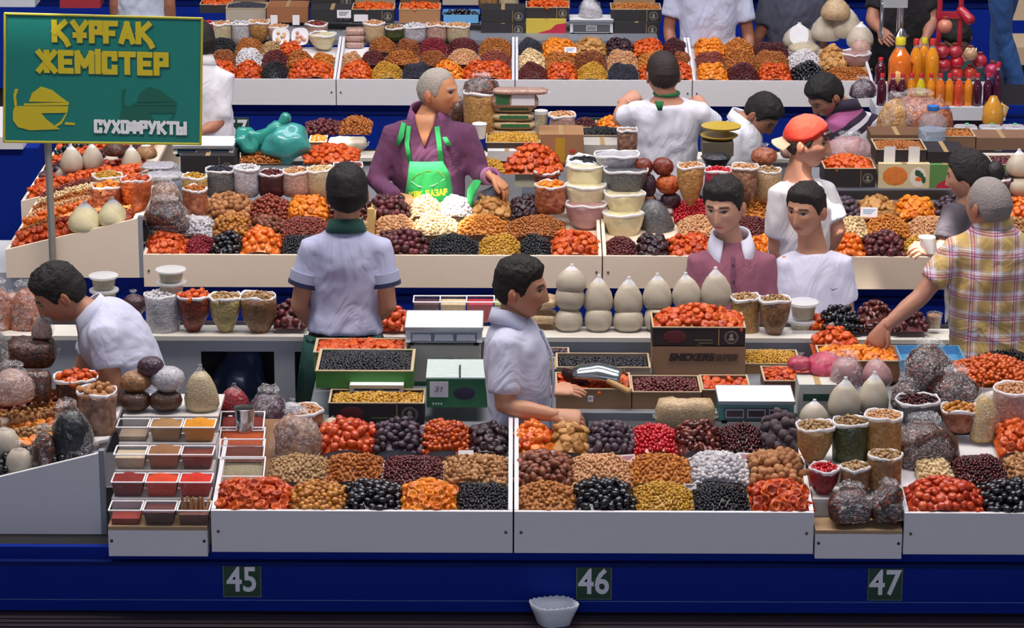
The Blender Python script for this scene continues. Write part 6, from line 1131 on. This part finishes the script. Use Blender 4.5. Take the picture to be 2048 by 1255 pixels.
for i in range(5):
    y1 = 276 - i * 17; t = packet(984 + 3 * (i % 2), 1072 - 2 * i, y1 - 26, y1, 4.85 + .01 * i, .12, 'beige', f'clear packet with green label, {("lowest", "second lowest", "third", "fourth", "topmost of five")[i]} in the stack right of the paper cup')
    MB().box(-.07, .08, -.003, 0, .012, .03).build('green_label', plain('2f6a44', .5), t)
t = packet(985, 1076, 186, 216, 4.86, .05, 'pinkn', 'upright packet with white card on top of the green label stack'); MB().box(-.02, .1, -.004, -.001, .015, .07).build('white_card', plain('dcdce6', .5), t); MB().box(-.1, -.03, -.004, -.001, .02, .075).build('green_label', plain('2c6038', .5), t)
packet(985, 1096, 170, 190, 4.84, .1, 'pinkn', 'flat clear packet lying across the top of the packet stack')
carton(972, 1080, 286, 304, 4.66, .22, '3c2c28', 'dark carton of golden raisins in front of the packet stack', kind='rag', fill=.03); carton(975, 1052, 302, 322, 4.60, .16, 'c8ccd0', 'white carton below the golden raisin carton', open_=False); loose('rag', 955, 1010, 345, 4.5, 4.75, .05, 'golden raisins heaped at the seller\'s cuff')
carton(1030, 1112, 344, 374, 4.52, .2, 'b8b49c', 'pale carton under the red apricot heap', open_=False); loose('apr', 1008, 1120, 346, 4.50, 4.78, .11, 'red-orange apricots heaped high beside the seller\'s hand', 1.05)
t = carton(1078, 1166, 270, 328, 4.72, .22, '9c7450', 'brown carton with red print behind the red apricot heap', open_=False); MB().box(-.03, .02, -.0012, 0, .01, .14).build('yellow_print', plain('b8902c', .6), t); mm = MB(); mm.ell((-.07, -.0006, .08), (.018, .001, .014), 8, 4); mm.ell((.06, -.0006, .07), (.018, .001, .014), 8, 4); mm.build('red_print', plain('b84838', .6), t)
p = atY(1082, 264, 5.2); t = thing('jar', 'clear jar of pale grain on the brown carton', 'jar', p); MB().lathe([(.003, 0), (.034, 0), (.035, .1), (.003, .1)], 18).build('jar_body', bagged(*PAL['rice']), t, True); MB().lathe([(.003, .1), (.036, .1), (.036, .118), (.003, .118)], 18).build('lid', plain('d8d6d0', .4), t, True)
bag('open', 1124, 264, 54, 44, 5.15, 'pinkn', 'open bag of pale nuts on the brown carton', top='pea'); bag('open', 1254, 312, 40, 60, 4.88, 'wal', 'clear bag of peanuts at the back of the man with a green collar'); carton(1165, 1240, 272, 292, 5.3, .2, '8c7c6c', 'carton of dark raisins behind the brown carton', kind='rab', fill=.03); carton(1168, 1242, 290, 322, 5.0, .18, 'b0aaa4', 'grey carton right of the brown carton', open_=False); loose('cra', 1150, 1192, 262, 5.8, 6.0, .05, 'dark red cranberries heaped below number plate 60'); loose('apo', 1195, 1248, 262, 5.8, 6.0, .05, 'orange apricots heaped below number plate 60', .8)
# stacked wide bags
for a in (('basin', 1172, 460, 82, 64, 3.98, 'rose', 'pinkish wide bag at the bottom of the left stack'), ('basin', 1170, 430, 84, 72, 4.06, 'cream', 'cream wide bag in the middle of the left stack'), ('open', 1170, 380, 76, 60, 4.14, 'cream', 'cream bag on top of the left stack'), ('basin', 1247, 480, 82, 66, 3.92, 'cream', 'cream wide bag at the bottom of the right stack'), ('basin', 1250, 442, 82, 68, 4.0, 'cream', 'cream wide bag second up in the right stack'), ('basin', 1252, 396, 88, 70, 4.08, 'dgrey', 'grey seed wide bag third up in the right stack'), ('basin', 1234, 344, 90, 48, 4.18, 'greyw', 'white speckled wide bag topping the right stack')): bag(*a, ns=.004, coat=.5, ay=.7)
bag('open', 1172, 340, 74, 30, 4.24, 'black', 'bag of black seeds with crumpled rim behind the left stack', top='rab', rimw=.012)
bag('open', 1100, 428, 62, 70, 4.02, 'peach', 'bag of peach-brown fruit left of the stacked wide bags', top='apo'); bag('open', 1093, 378, 50, 44, 4.2, 'rbrown', 'bag of red fruit behind the peach-brown bag', top='apr')
for cx, yb, w, h, pal, l in ((1288, 352, 38, 38, 'rbrown', 'upper left red-brown ball by the tall corn bag'), (1326, 352, 42, 40, 'rbrown', 'upper right red-brown ball by the tall corn bag'), (1336, 390, 50, 44, 'orange', 'orange ball left of the tall corn bag'), (1298, 396, 32, 50, 'purple', 'purple ball left of the orange ball'), (1340, 418, 42, 36, 'purple', 'purple ball below the orange ball'), (1296, 415, 30, 30, 'rbrown', 'red-brown ball left of the lower purple ball')): bag('ball', cx, yb, w, h, 4.14, pal, l, tuft=False, ns=.006)
bag('heap', 1318, 470, 62, 74, 3.98, 'dgrey', 'grey seed bag slumped beside the stacked wide bags', tuft=False, ns=.008, tilt=-14)
for a in (('cone', 1381, 416, 54, 96, 4.02, 'corn', 'tall pointed bag of golden corn nuts', 'pea'), ('open', 1436, 402, 54, 72, 4.14, 'pink', 'pink berry bag right of the tall corn bag', 'che'), ('cone', 1489, 420, 54, 98, 4.06, 'wal', 'tall pointed bag of peanuts behind the youth in plum', 'pea'), ('open', 1535, 404, 54, 74, 4.14, 'beige', 'beige grain bag beside the red capped man', 'pis')): bag(*a[:8], top=a[8], ns=.008)
bag('ball', 1530, 332, 52, 40, 4.4, 'peach', 'clear knotted bag of pinkish nuts behind the beige grain bag'); bag('ball', 1578, 318, 36, 34, 4.6, 'pinkn', 'clear knotted bag of pale nuts beside the red cap\'s visor')
p = atY(1432, 330, 4.55); t = thing('dark_bowl', 'dark bowl of black raisins behind the pink berry bag', 'bowl', p); MB().lathe([(.003, 0), (.05, 0), (.08, .045), (.075, .045), (.003, .03)], 20).build('bowl_wall', plain('2c2a30', .3), t, True); MB().lathe([(.074, .04), (.05, .06), (.003, .066)], 18).build('contents', bagged(*PAL['black']), t, True)
t = thing('yellow_scale_pan', 'yellow scale with round pan right of the man with a green collar', 'scale', atY(1440, 312, 4.8)); MB().box(-.09, .07, 0, .2, 0, .07).build('housing', plain('5c5648', .5), t); MB().lathe([(.003, .075), (.085, .078), (.1, .09), (.09, .09), (.003, .08)], 22, c=(0, .1, 0)).build('pan', plain('b89a30', .4), t, True); MB().lathe([(.003, .095), (.1, .1), (.105, .11), (.003, .105)], 22, c=(.01, .1, .03)).build('upper_pan', plain('c0a23c', .4), t, True)
# shelf behind the red cap
carton(1648, 1750, 338, 374, 4.56, .24, '2a2428', 'black emblem carton of red apricots behind the red cap', 'black', kind='apr', fill=.05); bag('heap', 1700, 326, 84, 58, 4.95, 'rose', 'clear sack with paper tag behind the red apricot carton', ns=.02)
t = carton(1756, 1858, 328, 376, 4.56, .24, 'd8c8a0', 'printed fruit carton with orange picture left of the woman', 'fruitbox', open_=False); carton(1858, 1918, 330, 376, 4.56, .24, '5c8a4c', 'green and red printed carton behind the woman\'s head', 'redgreen', open_=False); carton(1752, 1852, 300, 328, 4.60, .24, '2a2228', 'black carton of golden fruit with two white price cards', 'cards', kind='ras', fill=.02); carton(1854, 1930, 304, 330, 4.60, .24, '241e22', 'plain black carton above the green and red carton', open_=False)
carton(1850, 1950, 274, 298, 5.0, .2, '7c5c44', 'brown carton behind the woman\'s hair', kind='alm', fill=0.); carton(1952, 2060, 276, 300, 5.0, .2, '7c5c48', 'brown carton at the right edge behind the woman', open_=False); carton(1742, 1848, 270, 292, 5.02, .2, '6c4c34', 'brown carton under the water bottle', open_=False); carton(1985, 2050, 330, 350, 4.6, .2, '4c7a44', 'small green carton of plums right of the woman', kind='dam', fill=.0, sz=.7)
for i, x in enumerate((1912, 1962, 2008)):
    t = packet(x, x + 46, 244, 266, 5.2, .12, 'greyw', f'white wrapped packet with green spot, {("nearest the water bottle", "middle of three", "at the right edge")[i]}', parts=False); MB().ell((0, .03, .045), (.012, .012, .004), 10, 4).build('green_spot', plain('3cb46c', .5), t)
bag('peak', 2040, 352, 54, 56, 4.3, 'white', 'white peaked bag at the right edge, upper', coat=.25, ns=.005); bag('ball', 2042, 396, 54, 46, 4.28, 'white', 'white bag at the right edge, lower', coat=.25, ns=.005, tuft=False); bag('open', 2006, 398, 46, 50, 4.3, 'purple', 'bag of dark fruit beside the white bags at the right edge', top='dap')
card(1738, 424, 3.98, 34, 20, 'white price card with blue print on the golden figs', mark='5c9cd0', lean=-.4, rz=-.15)
p = atY(1864, 280, 5.0); t = thing('water_bottle', 'large clear plastic water bottle with blue cap', 'bottle', p); BT = film('cfe0f0', .14, .06); MB().lathe([(.06, 0), (.075, .008), (.076, .03), (.072, .04), (.076, .05), (.076, .10), (.06, .13), (.028, .15), (.026, .165)], 24).build('bottle_wall', BT, t, True); MB().lathe([(.003, .004), (.07, .006), (.071, .06), (.003, .06)], 20).build('water', film('a8c8e8', .5, .05), t, True); MB().lathe([(.03, .16), (.032, .162), (.032, .185), (.003, .187)], 18).build('cap', plain('3c78c8', .4), t, True); MB().tube([(.03, 0, .165), (.06, 0, .175), (.085, 0, .17)], [.005, .005, .005], 6).build('carry_tab', plain('3c78c8', .4), t, True)
bag('heap', 1790, 276, 62, 80, 5.6, 'corn', 'clear bag of walnuts halves beside the striped shirt', ns=.02, cell=.02); bag('heap', 1838, 262, 112, 76, 5.7, 'peach', 'large clear bag of brown kernels below the juice bottles', ns=.02, cell=.018); bag('peak', 1878, 272, 60, 84, 5.5, 'peach', 'pointed foil-topped bag beside the water bottle', ns=.012); bag('heap', 1726, 196, 50, 40, 6.6, 'purple', 'clear bag of dark fruit above the striped shirt', ns=.015)
# ---------------------------------------------------------------- third row goods
T3 = [('open', 412, 92, 34, 52, 'pink', 'pink berry bag beside the signboard in the third row', 'che'), ('open', 444, 92, 38, 52, 'rice', 'beige grain bag next to the pink berry bag in the third row', 'pea'), ('open', 482, 90, 38, 50, 'greyw', 'white seed bag in the third row', 'whi'), ('cone', 518, 92, 42, 56, 'corn', 'pointed tan grain bag in the third row', 'pea'), ('open', 556, 84, 40, 38, 'pinkn', 'pink-beige nut bag behind the two white trays', 'pea'), ('open', 632, 74, 46, 34, 'pinkn', 'brownish nut bag behind the draped cream bag', 'per'),
 ('open', 748, 86, 44, 48, 'beige', 'tan powder bag, first of five behind the seated seller', 'pea'), ('open', 790, 82, 40, 34, 'green', 'green seed bag, second of five behind the seated seller', 'pis'), ('open', 830, 86, 46, 42, 'greyw', 'white seed bag, third of five behind the seated seller', 'whi'), ('open', 873, 86, 42, 44, 'pinkn', 'pinkish nut bag, fourth of five behind the seated seller', 'pea'), ('open', 916, 86, 48, 44, 'rice', 'beige grain bag, fifth of five behind the seated seller', 'pea')]
for sh, cx, yb, w, h, pal, l, tp in T3: bag(sh, cx, yb, w, h, 8.38, pal, l, top=tp, ns=.006)
for i, cx in enumerate((562, 600)):
    p = atY(cx, 92, 8.25); t = thing('sweets_tray', f'white oval tray of sweets, {("left", "right")[i]} one standing in the third row', 'tray', p); t.rotation_euler = (-.3, 0, 0); MB().lathe([(.05, 0), (.056, .004), (.054, .012), (.045, .01), (.003, .008)], 22, p=3).build('tray_shell', plain('e4e6ee', .4), t, True); q = t.children[0]; q.rotation_euler = (PI / 2, 0, 0); q.location = (0, 0, .06)
    m = MB(); [m.ell((random.Random(j + i).uniform(-.03, .03), -.012, .06 + random.Random(j * 7 + i).uniform(-.035, .025)), (.012, .008, .012), 8, 5) for j in range(9)]; m.build('sweets', plain(('d8b484', 'd09478')[i], .6, var=.3), t, 'all', kind='stuff')
bag('basin', 645, 100, 54, 42, 8.22, 'cream', 'draped cream powder bag in the third row', ns=.015)
for i in range(3): packet(690, 728, 96 - i * 13 - 20, 97 - i * 13, 8.25, .1, 'pinkn', f'clear box of sweets, {("bottom", "middle", "top")[i]} of the stack beside the third row divider')
C3 = [(452, 532, 18, 42, 9.0, 'a89c8c', 'pale shallow carton above the beige grain bag', 'slt', ''), (400, 462, 10, 26, 9.2, '2c2a2c', 'dark carton of red fruit at the top left', 'apr', ''), (534, 616, 14, 45, 8.9, '94603c', 'brown carton with two white cards in the third row', None, ''), (622, 706, 20, 44, 8.75, '28262a', 'black emblem carton left of the white card carton', None, 'black'), (704, 788, 20, 46, 8.72, '28262a', 'black emblem carton of red fruit with a white card', 'apr', 'black'), (622, 706, -10, 18, 9.0, '28262a', 'black emblem carton at the top of the third row stack', None, 'black'),
 (798, 880, 20, 46, 8.75, 'a87850', 'brown carton of orange-red apricots behind the seeds bags', 'apr', ''), (962, 1050, 48, 72, 8.7, '28262a', 'black emblem carton low, left of the juice print carton', None, 'black'), (962, 1050, 20, 46, 8.72, '28262a', 'black emblem carton second up, left of the juice print carton', None, 'black'), (1052, 1132, 40, 72, 8.7, 'c8b040', 'yellow and red printed carton under the red apricots', None, 'redgreen'), (1052, 1138, 16, 38, 8.74, '28262a', 'black emblem carton of red apricots on the printed carton', 'apr', 'black'), (1228, 1318, 46, 74, 8.7, '28262a', 'black emblem carton low, left of the light blue shirt', None, 'black'), (1222, 1322, 20, 44, 8.74, '28262a', 'black emblem carton of nuts left of the light blue shirt', 'alm', 'black')]
for x0, x1, yt, yb, Y, c, l, kd, st in C3: carton(x0, x1, yt, yb, Y, .22, c, l, st, open_=kd is not None, kind=kd, fill=.03)
C4 = [(800, 880, -14, 16, 9.6, '6c4c38', 'dark brown carton at the very top behind the apricot carton', None, ''), (885, 960, -16, 10, 9.6, 'b4a898', 'pale carton at the very top above the blue crate', None, ''), (1060, 1140, -20, 8, 9.6, '8c6c50', 'brown carton at the very top above the printed carton', None, ''), (1228, 1310, -18, 12, 9.5, 'a4805c', 'tan carton at the very top beside the light blue shirt', None, ''), (466, 530, -16, 12, 9.6, '7c6450', 'brown carton at the very top left of the emblem carton', None, ''), (710, 790, -14, 8, 9.5, '9c8468', 'tan carton at the very top above the red fruit carton', None, ''), (0, 70, -12, 14, 9.4, 'c8ccd4', 'white crate at the very top left corner', None, ''), (120, 200, -8, 16, 9.4, '9c2434', 'dark red carton above the signboard', None, '')]
for x0, x1, yt, yb, Y, c, l, kd, st in C4: carton(x0, x1, yt, yb, Y, .22, c, l, st, open_=False)
bag('open', 975, 20, 40, 40, 9.3, 'tan', 'tan nut bag at the very top above the black emblem cartons', top='pea'); bag('open', 1016, 20, 38, 40, 9.3, 'rice', 'pale grain bag at the very top above the black emblem cartons', top='pea')
t = thing('blue_tray', 'light blue crate of dark plums in the third row', 'tray', atY(922, 48, 8.75)); w = .12; mm = MB(); mm.box(-w, w, 0, .006, 0, .06); mm.box(-w, w, .194, .2, 0, .06); mm.box(-w, -w + .006, 0, .2, 0, .06); mm.box(w - .006, w, 0, .2, 0, .06); mm.box(-w, w, 0, .2, 0, .006); mm.build('crate_walls', plain('6aa4d4', .4), t); loose('pru', 885, 958, 40, 8.77, 8.93, .04, 'black plums in the light blue crate')
scale(1140, 1226, 44, 70, 8.68, 'b4b8c0', 'silver scale in the third row between the black cartons', .2, wins=1, front='3c3c40'); bag('heap', 1180, 36, 44, 40, 8.8, 'greyw', 'clear crumpled bag lying on the silver scale', ns=.02)
card(548, 40, 8.86, 14, 20, 'left white card on the brown carton in the third row'); card(592, 40, 8.86, 14, 20, 'right white card on the brown carton in the third row'); card(688, 28, 8.70, 28, 16, 'white price card on the black emblem carton', mark='44505c'); card(722, 36, 8.68, 28, 14, 'blank white card on the red fruit carton'); card(1141, 100, 7.95, 24, 12, 'white price card on the orange apricots in the third row', mark='6c98c8', lean=-.4)
for i, (cx, yb, w, h, pal, l) in enumerate(((1600, 98, 66, 56, 'white', 'white bag with round seal label beside the juice stand'), (1654, 82, 62, 62, 'white', 'white bag stacked by the grey shirt'), (1694, 76, 60, 66, 'white', 'tall white bag stacked near the black clothes'), (1672, 40, 60, 54, 'beige', 'beige bag topping the white bags'), (1722, 96, 54, 54, 'white', 'white bag leaning by the juice stand'), (1610, 106, 60, 24, 'rice', 'flat beige bag under the seal label bag'))): bag('peak' if i != 5 else 'heap', cx, yb, w, h, 8.35 - .04 * i, pal, l, ns=.008, coat=.25)
p = atY(1598, 70, 8.2); t = thing('round_label', 'round white seal label hanging on the white bag', 'label', p); MB().lathe([(.003, 0), (.06, 0), (.06, .004), (.003, .006)], 20, p=2.6).build('label_disc', plain('e4e6ec', .4), t, True); t.rotation_euler = (PI / 2 - .2, 0, 0)
bag('peak', 1722, 108, 40, 36, 8.05, 'pinkn', 'small pinkish peaked bag in the clear box beside the juice stand'); bag('basin', 1712, 136, 62, 42, 7.95, 'rose', 'clear crumpled tray bag beside the juice stand', ns=.01); packet(1690, 1742, 140, 158, 7.8, .1, 'straw', 'lower straw-coloured packet beside the juice stand'); packet(1692, 1742, 128, 146, 7.86, .1, 'straw', 'upper straw-coloured packet beside the juice stand')
loose('fig', 1642, 1694, 132, 7.85, 8.1, .10, 'golden figs heaped beside the clear tray bag')
# ---------------------------------------------------------------- juice stand
JY = 7.25; a, b = atY(1752, 214, JY), atY(2012, 214, JY); zj = a.z
t = thing('juice_table', 'white edged juice table with bottles and pomegranates', 'table', ((a.x + b.x) / 2, JY, 0)); w = (b.x - a.x) / 2; MB().box(-w, w, 0, .75, zj - .08, zj).build('tabletop', plain('c8ccd4', .5), t)
for sx in (-1, 1):
    for y in (.05, .68): MB().box(sx * w * .94 - .02, sx * w * .94 + .02, y, y + .04, 0, zj - .08).build('leg', GREYM, t)
MB().box(-w * .9, w * .9, .1, .12, .2, zj - .1).build('front_cloth', plain('3c1c2c', .6, var=.4), t)
def bottle(cx, yb, h, w, Y, juice, cap, label, big=False, name='juice_bottle'):
    p = atY(cx, yb, Y); s = scl(p); H = h / s / _c; r = w / 2 / s; t = thing(name, label, 'bottle', p)
    jm = ('juice', juice)
    if jm not in MATS: MATS[jm] = plain(juice, .12, var=.05, coat=.8)
    MB().lathe([(.003, 0), (r * .9, 0), (r, H * .03), (r, H * .55), (r * .97, H * .62), (r * .75, H * .72), (r * .42, H * .82), (r * .003, H * .83)], 18).build('juice', MATS[jm], t, True)
    MB().lathe([(r * .43, H * .80), (r * .38, H * .86), (r * .38, H * .9)], 14).build('neck', film('e8e8ee', .3, .08), t, True); MB().lathe([(.003, H * .88), (r * .46, H * .88), (r * .46, H * .985), (r * .4, H), (.003, H)], 14).build('cap', plain(cap, .4), t, True)
    if big:
        MB().tube([(r * .8, 0, H * .62), (r * 1.25, 0, H * .55), (r * 1.2, 0, H * .35), (r * .9, 0, H * .3)], [.009] * 4, 8).build('grip', MATS[jm], t, True); MB().ell((-.2 * r, -r * .9, H * .3), (r * .5, r * .2, H * .17), 12, 6).build('paper_label', plain('e0b070', .5), t, True)
    return t
SB = [(1762, '4a1024', 'dark red'), (1784, '4a1024', 'dark red'), (1803, '4a1024', 'dark red'), (1821, 'd07c14', 'amber'), (1840, 'c8b414', 'yellow-green'), (1860, 'd88414', 'amber'), (1879, 'd8701c', 'orange'), (1897, 'd8801c', 'amber'), (1916, 'd04828', 'coral'), (1935, 'dc841c', 'orange'), (1953, '44102c', 'dark purple'), (1974, '44102c', 'dark purple'), (1993, '44102c', 'dark purple')]
NTH = ['first', 'second', 'third', 'fourth', 'fifth', 'sixth', 'seventh', 'eighth', 'ninth', 'tenth', 'eleventh', 'twelfth', 'last']
for i, (cx, j, cn) in enumerate(SB): bottle(cx, 212, 64 if i < 12 else 86, 19, JY + .05 + .01 * (i % 2), j, 'c02030', f'small {cn} juice bottle, {NTH[i]} in the front bottle row', name='small_juice_bottle')
bottle(1797, 190, 112, 46, JY + .18, 'e0701c', 'd8c428', 'big handled orange juice jug with yellow cap', True, 'juice_jug'); bottle(1829, 176, 96, 26, JY + .22, 'e08c1c', 'c03028', 'tall orange juice bottle next to the jug', name='tall_juice_bottle'); bottle(1862, 176, 96, 28, JY + .22, 'e0901c', 'c03028', 'tall orange juice bottle beside the pomegranates', name='tall_juice_bottle'); bottle(1846, 162, 84, 26, JY + .34, 'e08c1c', 'd8c428', 'tall orange juice bottle with yellow cap standing behind', name='tall_juice_bottle'); bottle(1760, 168, 52, 22, JY + .3, '4a1024', 'c02030', 'dark red bottle behind the front row at the left', name='small_juice_bottle')
PO = [(1887, 130, 1), (1913, 124, 0), (1960, 122, 2), (1941, 108, 3), (1912, 146, 4), (1940, 146, 5), (1884, 104, 6), (1910, 104, 7), (1872, 118, 8), (1984, 140, 9), (1890, 52, 10)]
PL = ['beside the tall bottles', 'brightest red in the middle', 'high on the right', 'cut open on top', 'low in the pile', 'low right, orange tinted', 'at the top left', 'top centre', 'behind the tall bottle', 'far right behind the bottles', 'pale one by the press']
for i, (cx, cy, q) in enumerate(PO):
    p = atY(cx, cy, JY + .32 + .03 * (i % 3)); t = thing('pomegranate', f'red pomegranate {PL[i]}' if i != 10 else 'pale pomegranate hanging beside the red press', 'fruit', p); r = .046 if i != 3 else .044
    MB().ell((0, 0, 0), (r, r, r * .95), 18, 10, ns=.05, seed=i).build('rind', plain(('a82434', 'b81c30', 'a8283c', 'b08c6c', 'b83830', 'b8402c', '9c2434', 'a42838', '8c2030', 'a42450', 'c87c64')[i], .3, var=.2, coat=.4), t, 'all')
    MB().lathe([(.004, r * .85), (.014, r * .95), (.018, r * 1.2), (.010, r * 1.1)], 8, ns=.003, seed=i).build('crown', plain('8c4430', .5), t)
    if i == 3: mm = MB(); [mm.ell((.03 * math.cos(a) , -.02 + .012 * math.sin(2 * a), .03), (.006, .006, .014), 6, 4) for a in (0, 1, 2, 3, 4, 5)]; mm.build('seed_chambers', plain('e4d4a0', .5), t, 'all', kind='stuff')
st = atY(1905, 150, JY + .5); t = thing('juice_press', 'red lever juice press with tall frame', 'press', (0, JY + .5, 0)); PR = plain('a81c30', .35, coat=.4); xa, xb = atY(1876, 100, JY + .5).x, atY(1918, 100, JY + .5).x; zc = atY(1900, 30, JY + .5).z
for x in (xa, xb): MB().tube([(x, 0, zj), (x, 0, zc + .5)], [.016, .016], 12, dome=False).build('frame_bar', PR, t, True)
MB().box(xa - .02, xb + .02, -.02, .02, zc - .02, zc + .02).build('cross_bar', PR, t); MB().tube([(xb, 0, zc + .03), (xb + .05, -.05, zc - .02)], [.03, .035], 14).build('press_hub', PR, t, True)
MB().box(xa - .06, xb + .06, -.1, .1, zj, zj + .03).build('base', PR, t)
xk = atY(1801, 100, JY + .4); t = thing('lever_press', 'chrome lever juice press with hanging handle', 'press', (xk.x, JY + .4, 0)); CH = plain('c4c8d0', .15, metal=1); z1 = atY(1801, 8, JY + .4).z
MB().box(-.05, .05, .04, .12, zj, zj + .05).build('base', CH, t); MB().tube([(0, .08, zj), (0, .08, z1 + .3)], [.022, .02], 12, dome=False).build('column', CH, t, True); MB().tube([(0, .0, z1 - .15), (0, 0, z1 + .02)], [.012, .012], 10).build('screw_rod', CH, t, True); MB().box(-.12, .03, -.02, .1, z1 - .02, z1 + .04).build('head', plain('d0d4d8', .25, metal=.6), t); MB().tube([(-.12, 0, z1), (-.13, -.03, z1 - .2)], [.011, .014], 10).build('handle', CH, t, True); MB().lathe([(.05, z1 - .20), (.02, z1 - .16), (.015, z1 - .15)], 16).build('cone', CH, t, True); MB().lathe([(.06, zj + .05), (.06, zj + .1), (.003, zj + .1)], 16, c=(0, 0, 0)).build('cup', CH, t, True)
p = atY(1985, 245, 6.9); t = thing('orange_jug', 'plastic jug of orange juice on the floor side of the juice table', 'jug', p); MB().lathe([(.003, 0), (.06, 0), (.065, .03), (.06, .09), (.03, .14), (.02, .16), (.003, .16)], 18).build('jug_body', plain('d09030', .2, coat=.6), t, True); MB().tube([(.05, 0, .11), (.085, 0, .09), (.07, 0, .04)], [.008] * 3, 8).build('handle', plain('d8a858', .3), t, True)
t = thing('bench', 'beige topped bench frame at the far right', 'bench', (atY(2030, 90, 9.5).x + .1, 9.5, 0)); zb = atY(2030, 95, 9.5).z; MB().box(-.12, .5, 0, .5, zb - .12, zb).build('seat', plain('c8b090', .5), t); MB().box(-.12, .5, .1, .4, 0, zb - .12).build('base', plain('3c3c44', .5), t); MB().box(-.12, .5, .45, .55, zb + .1, zb + .4).build('backrest', plain('c0ac90', .5), t)
for l, os_ in LABELS.items():
    if len(os_) > 1 and not all('group' in o for o in os_): print('DUPLABEL', len(os_), l)
    n = len(l.split())
    if n < 4 or n > 16: print('LABELLEN', n, l)
print('COUNT', COUNT, 'objects', len(bpy.data.objects), 'tris', sum(len(o.data.polygons) for o in bpy.data.objects if o.type == 'MESH'))
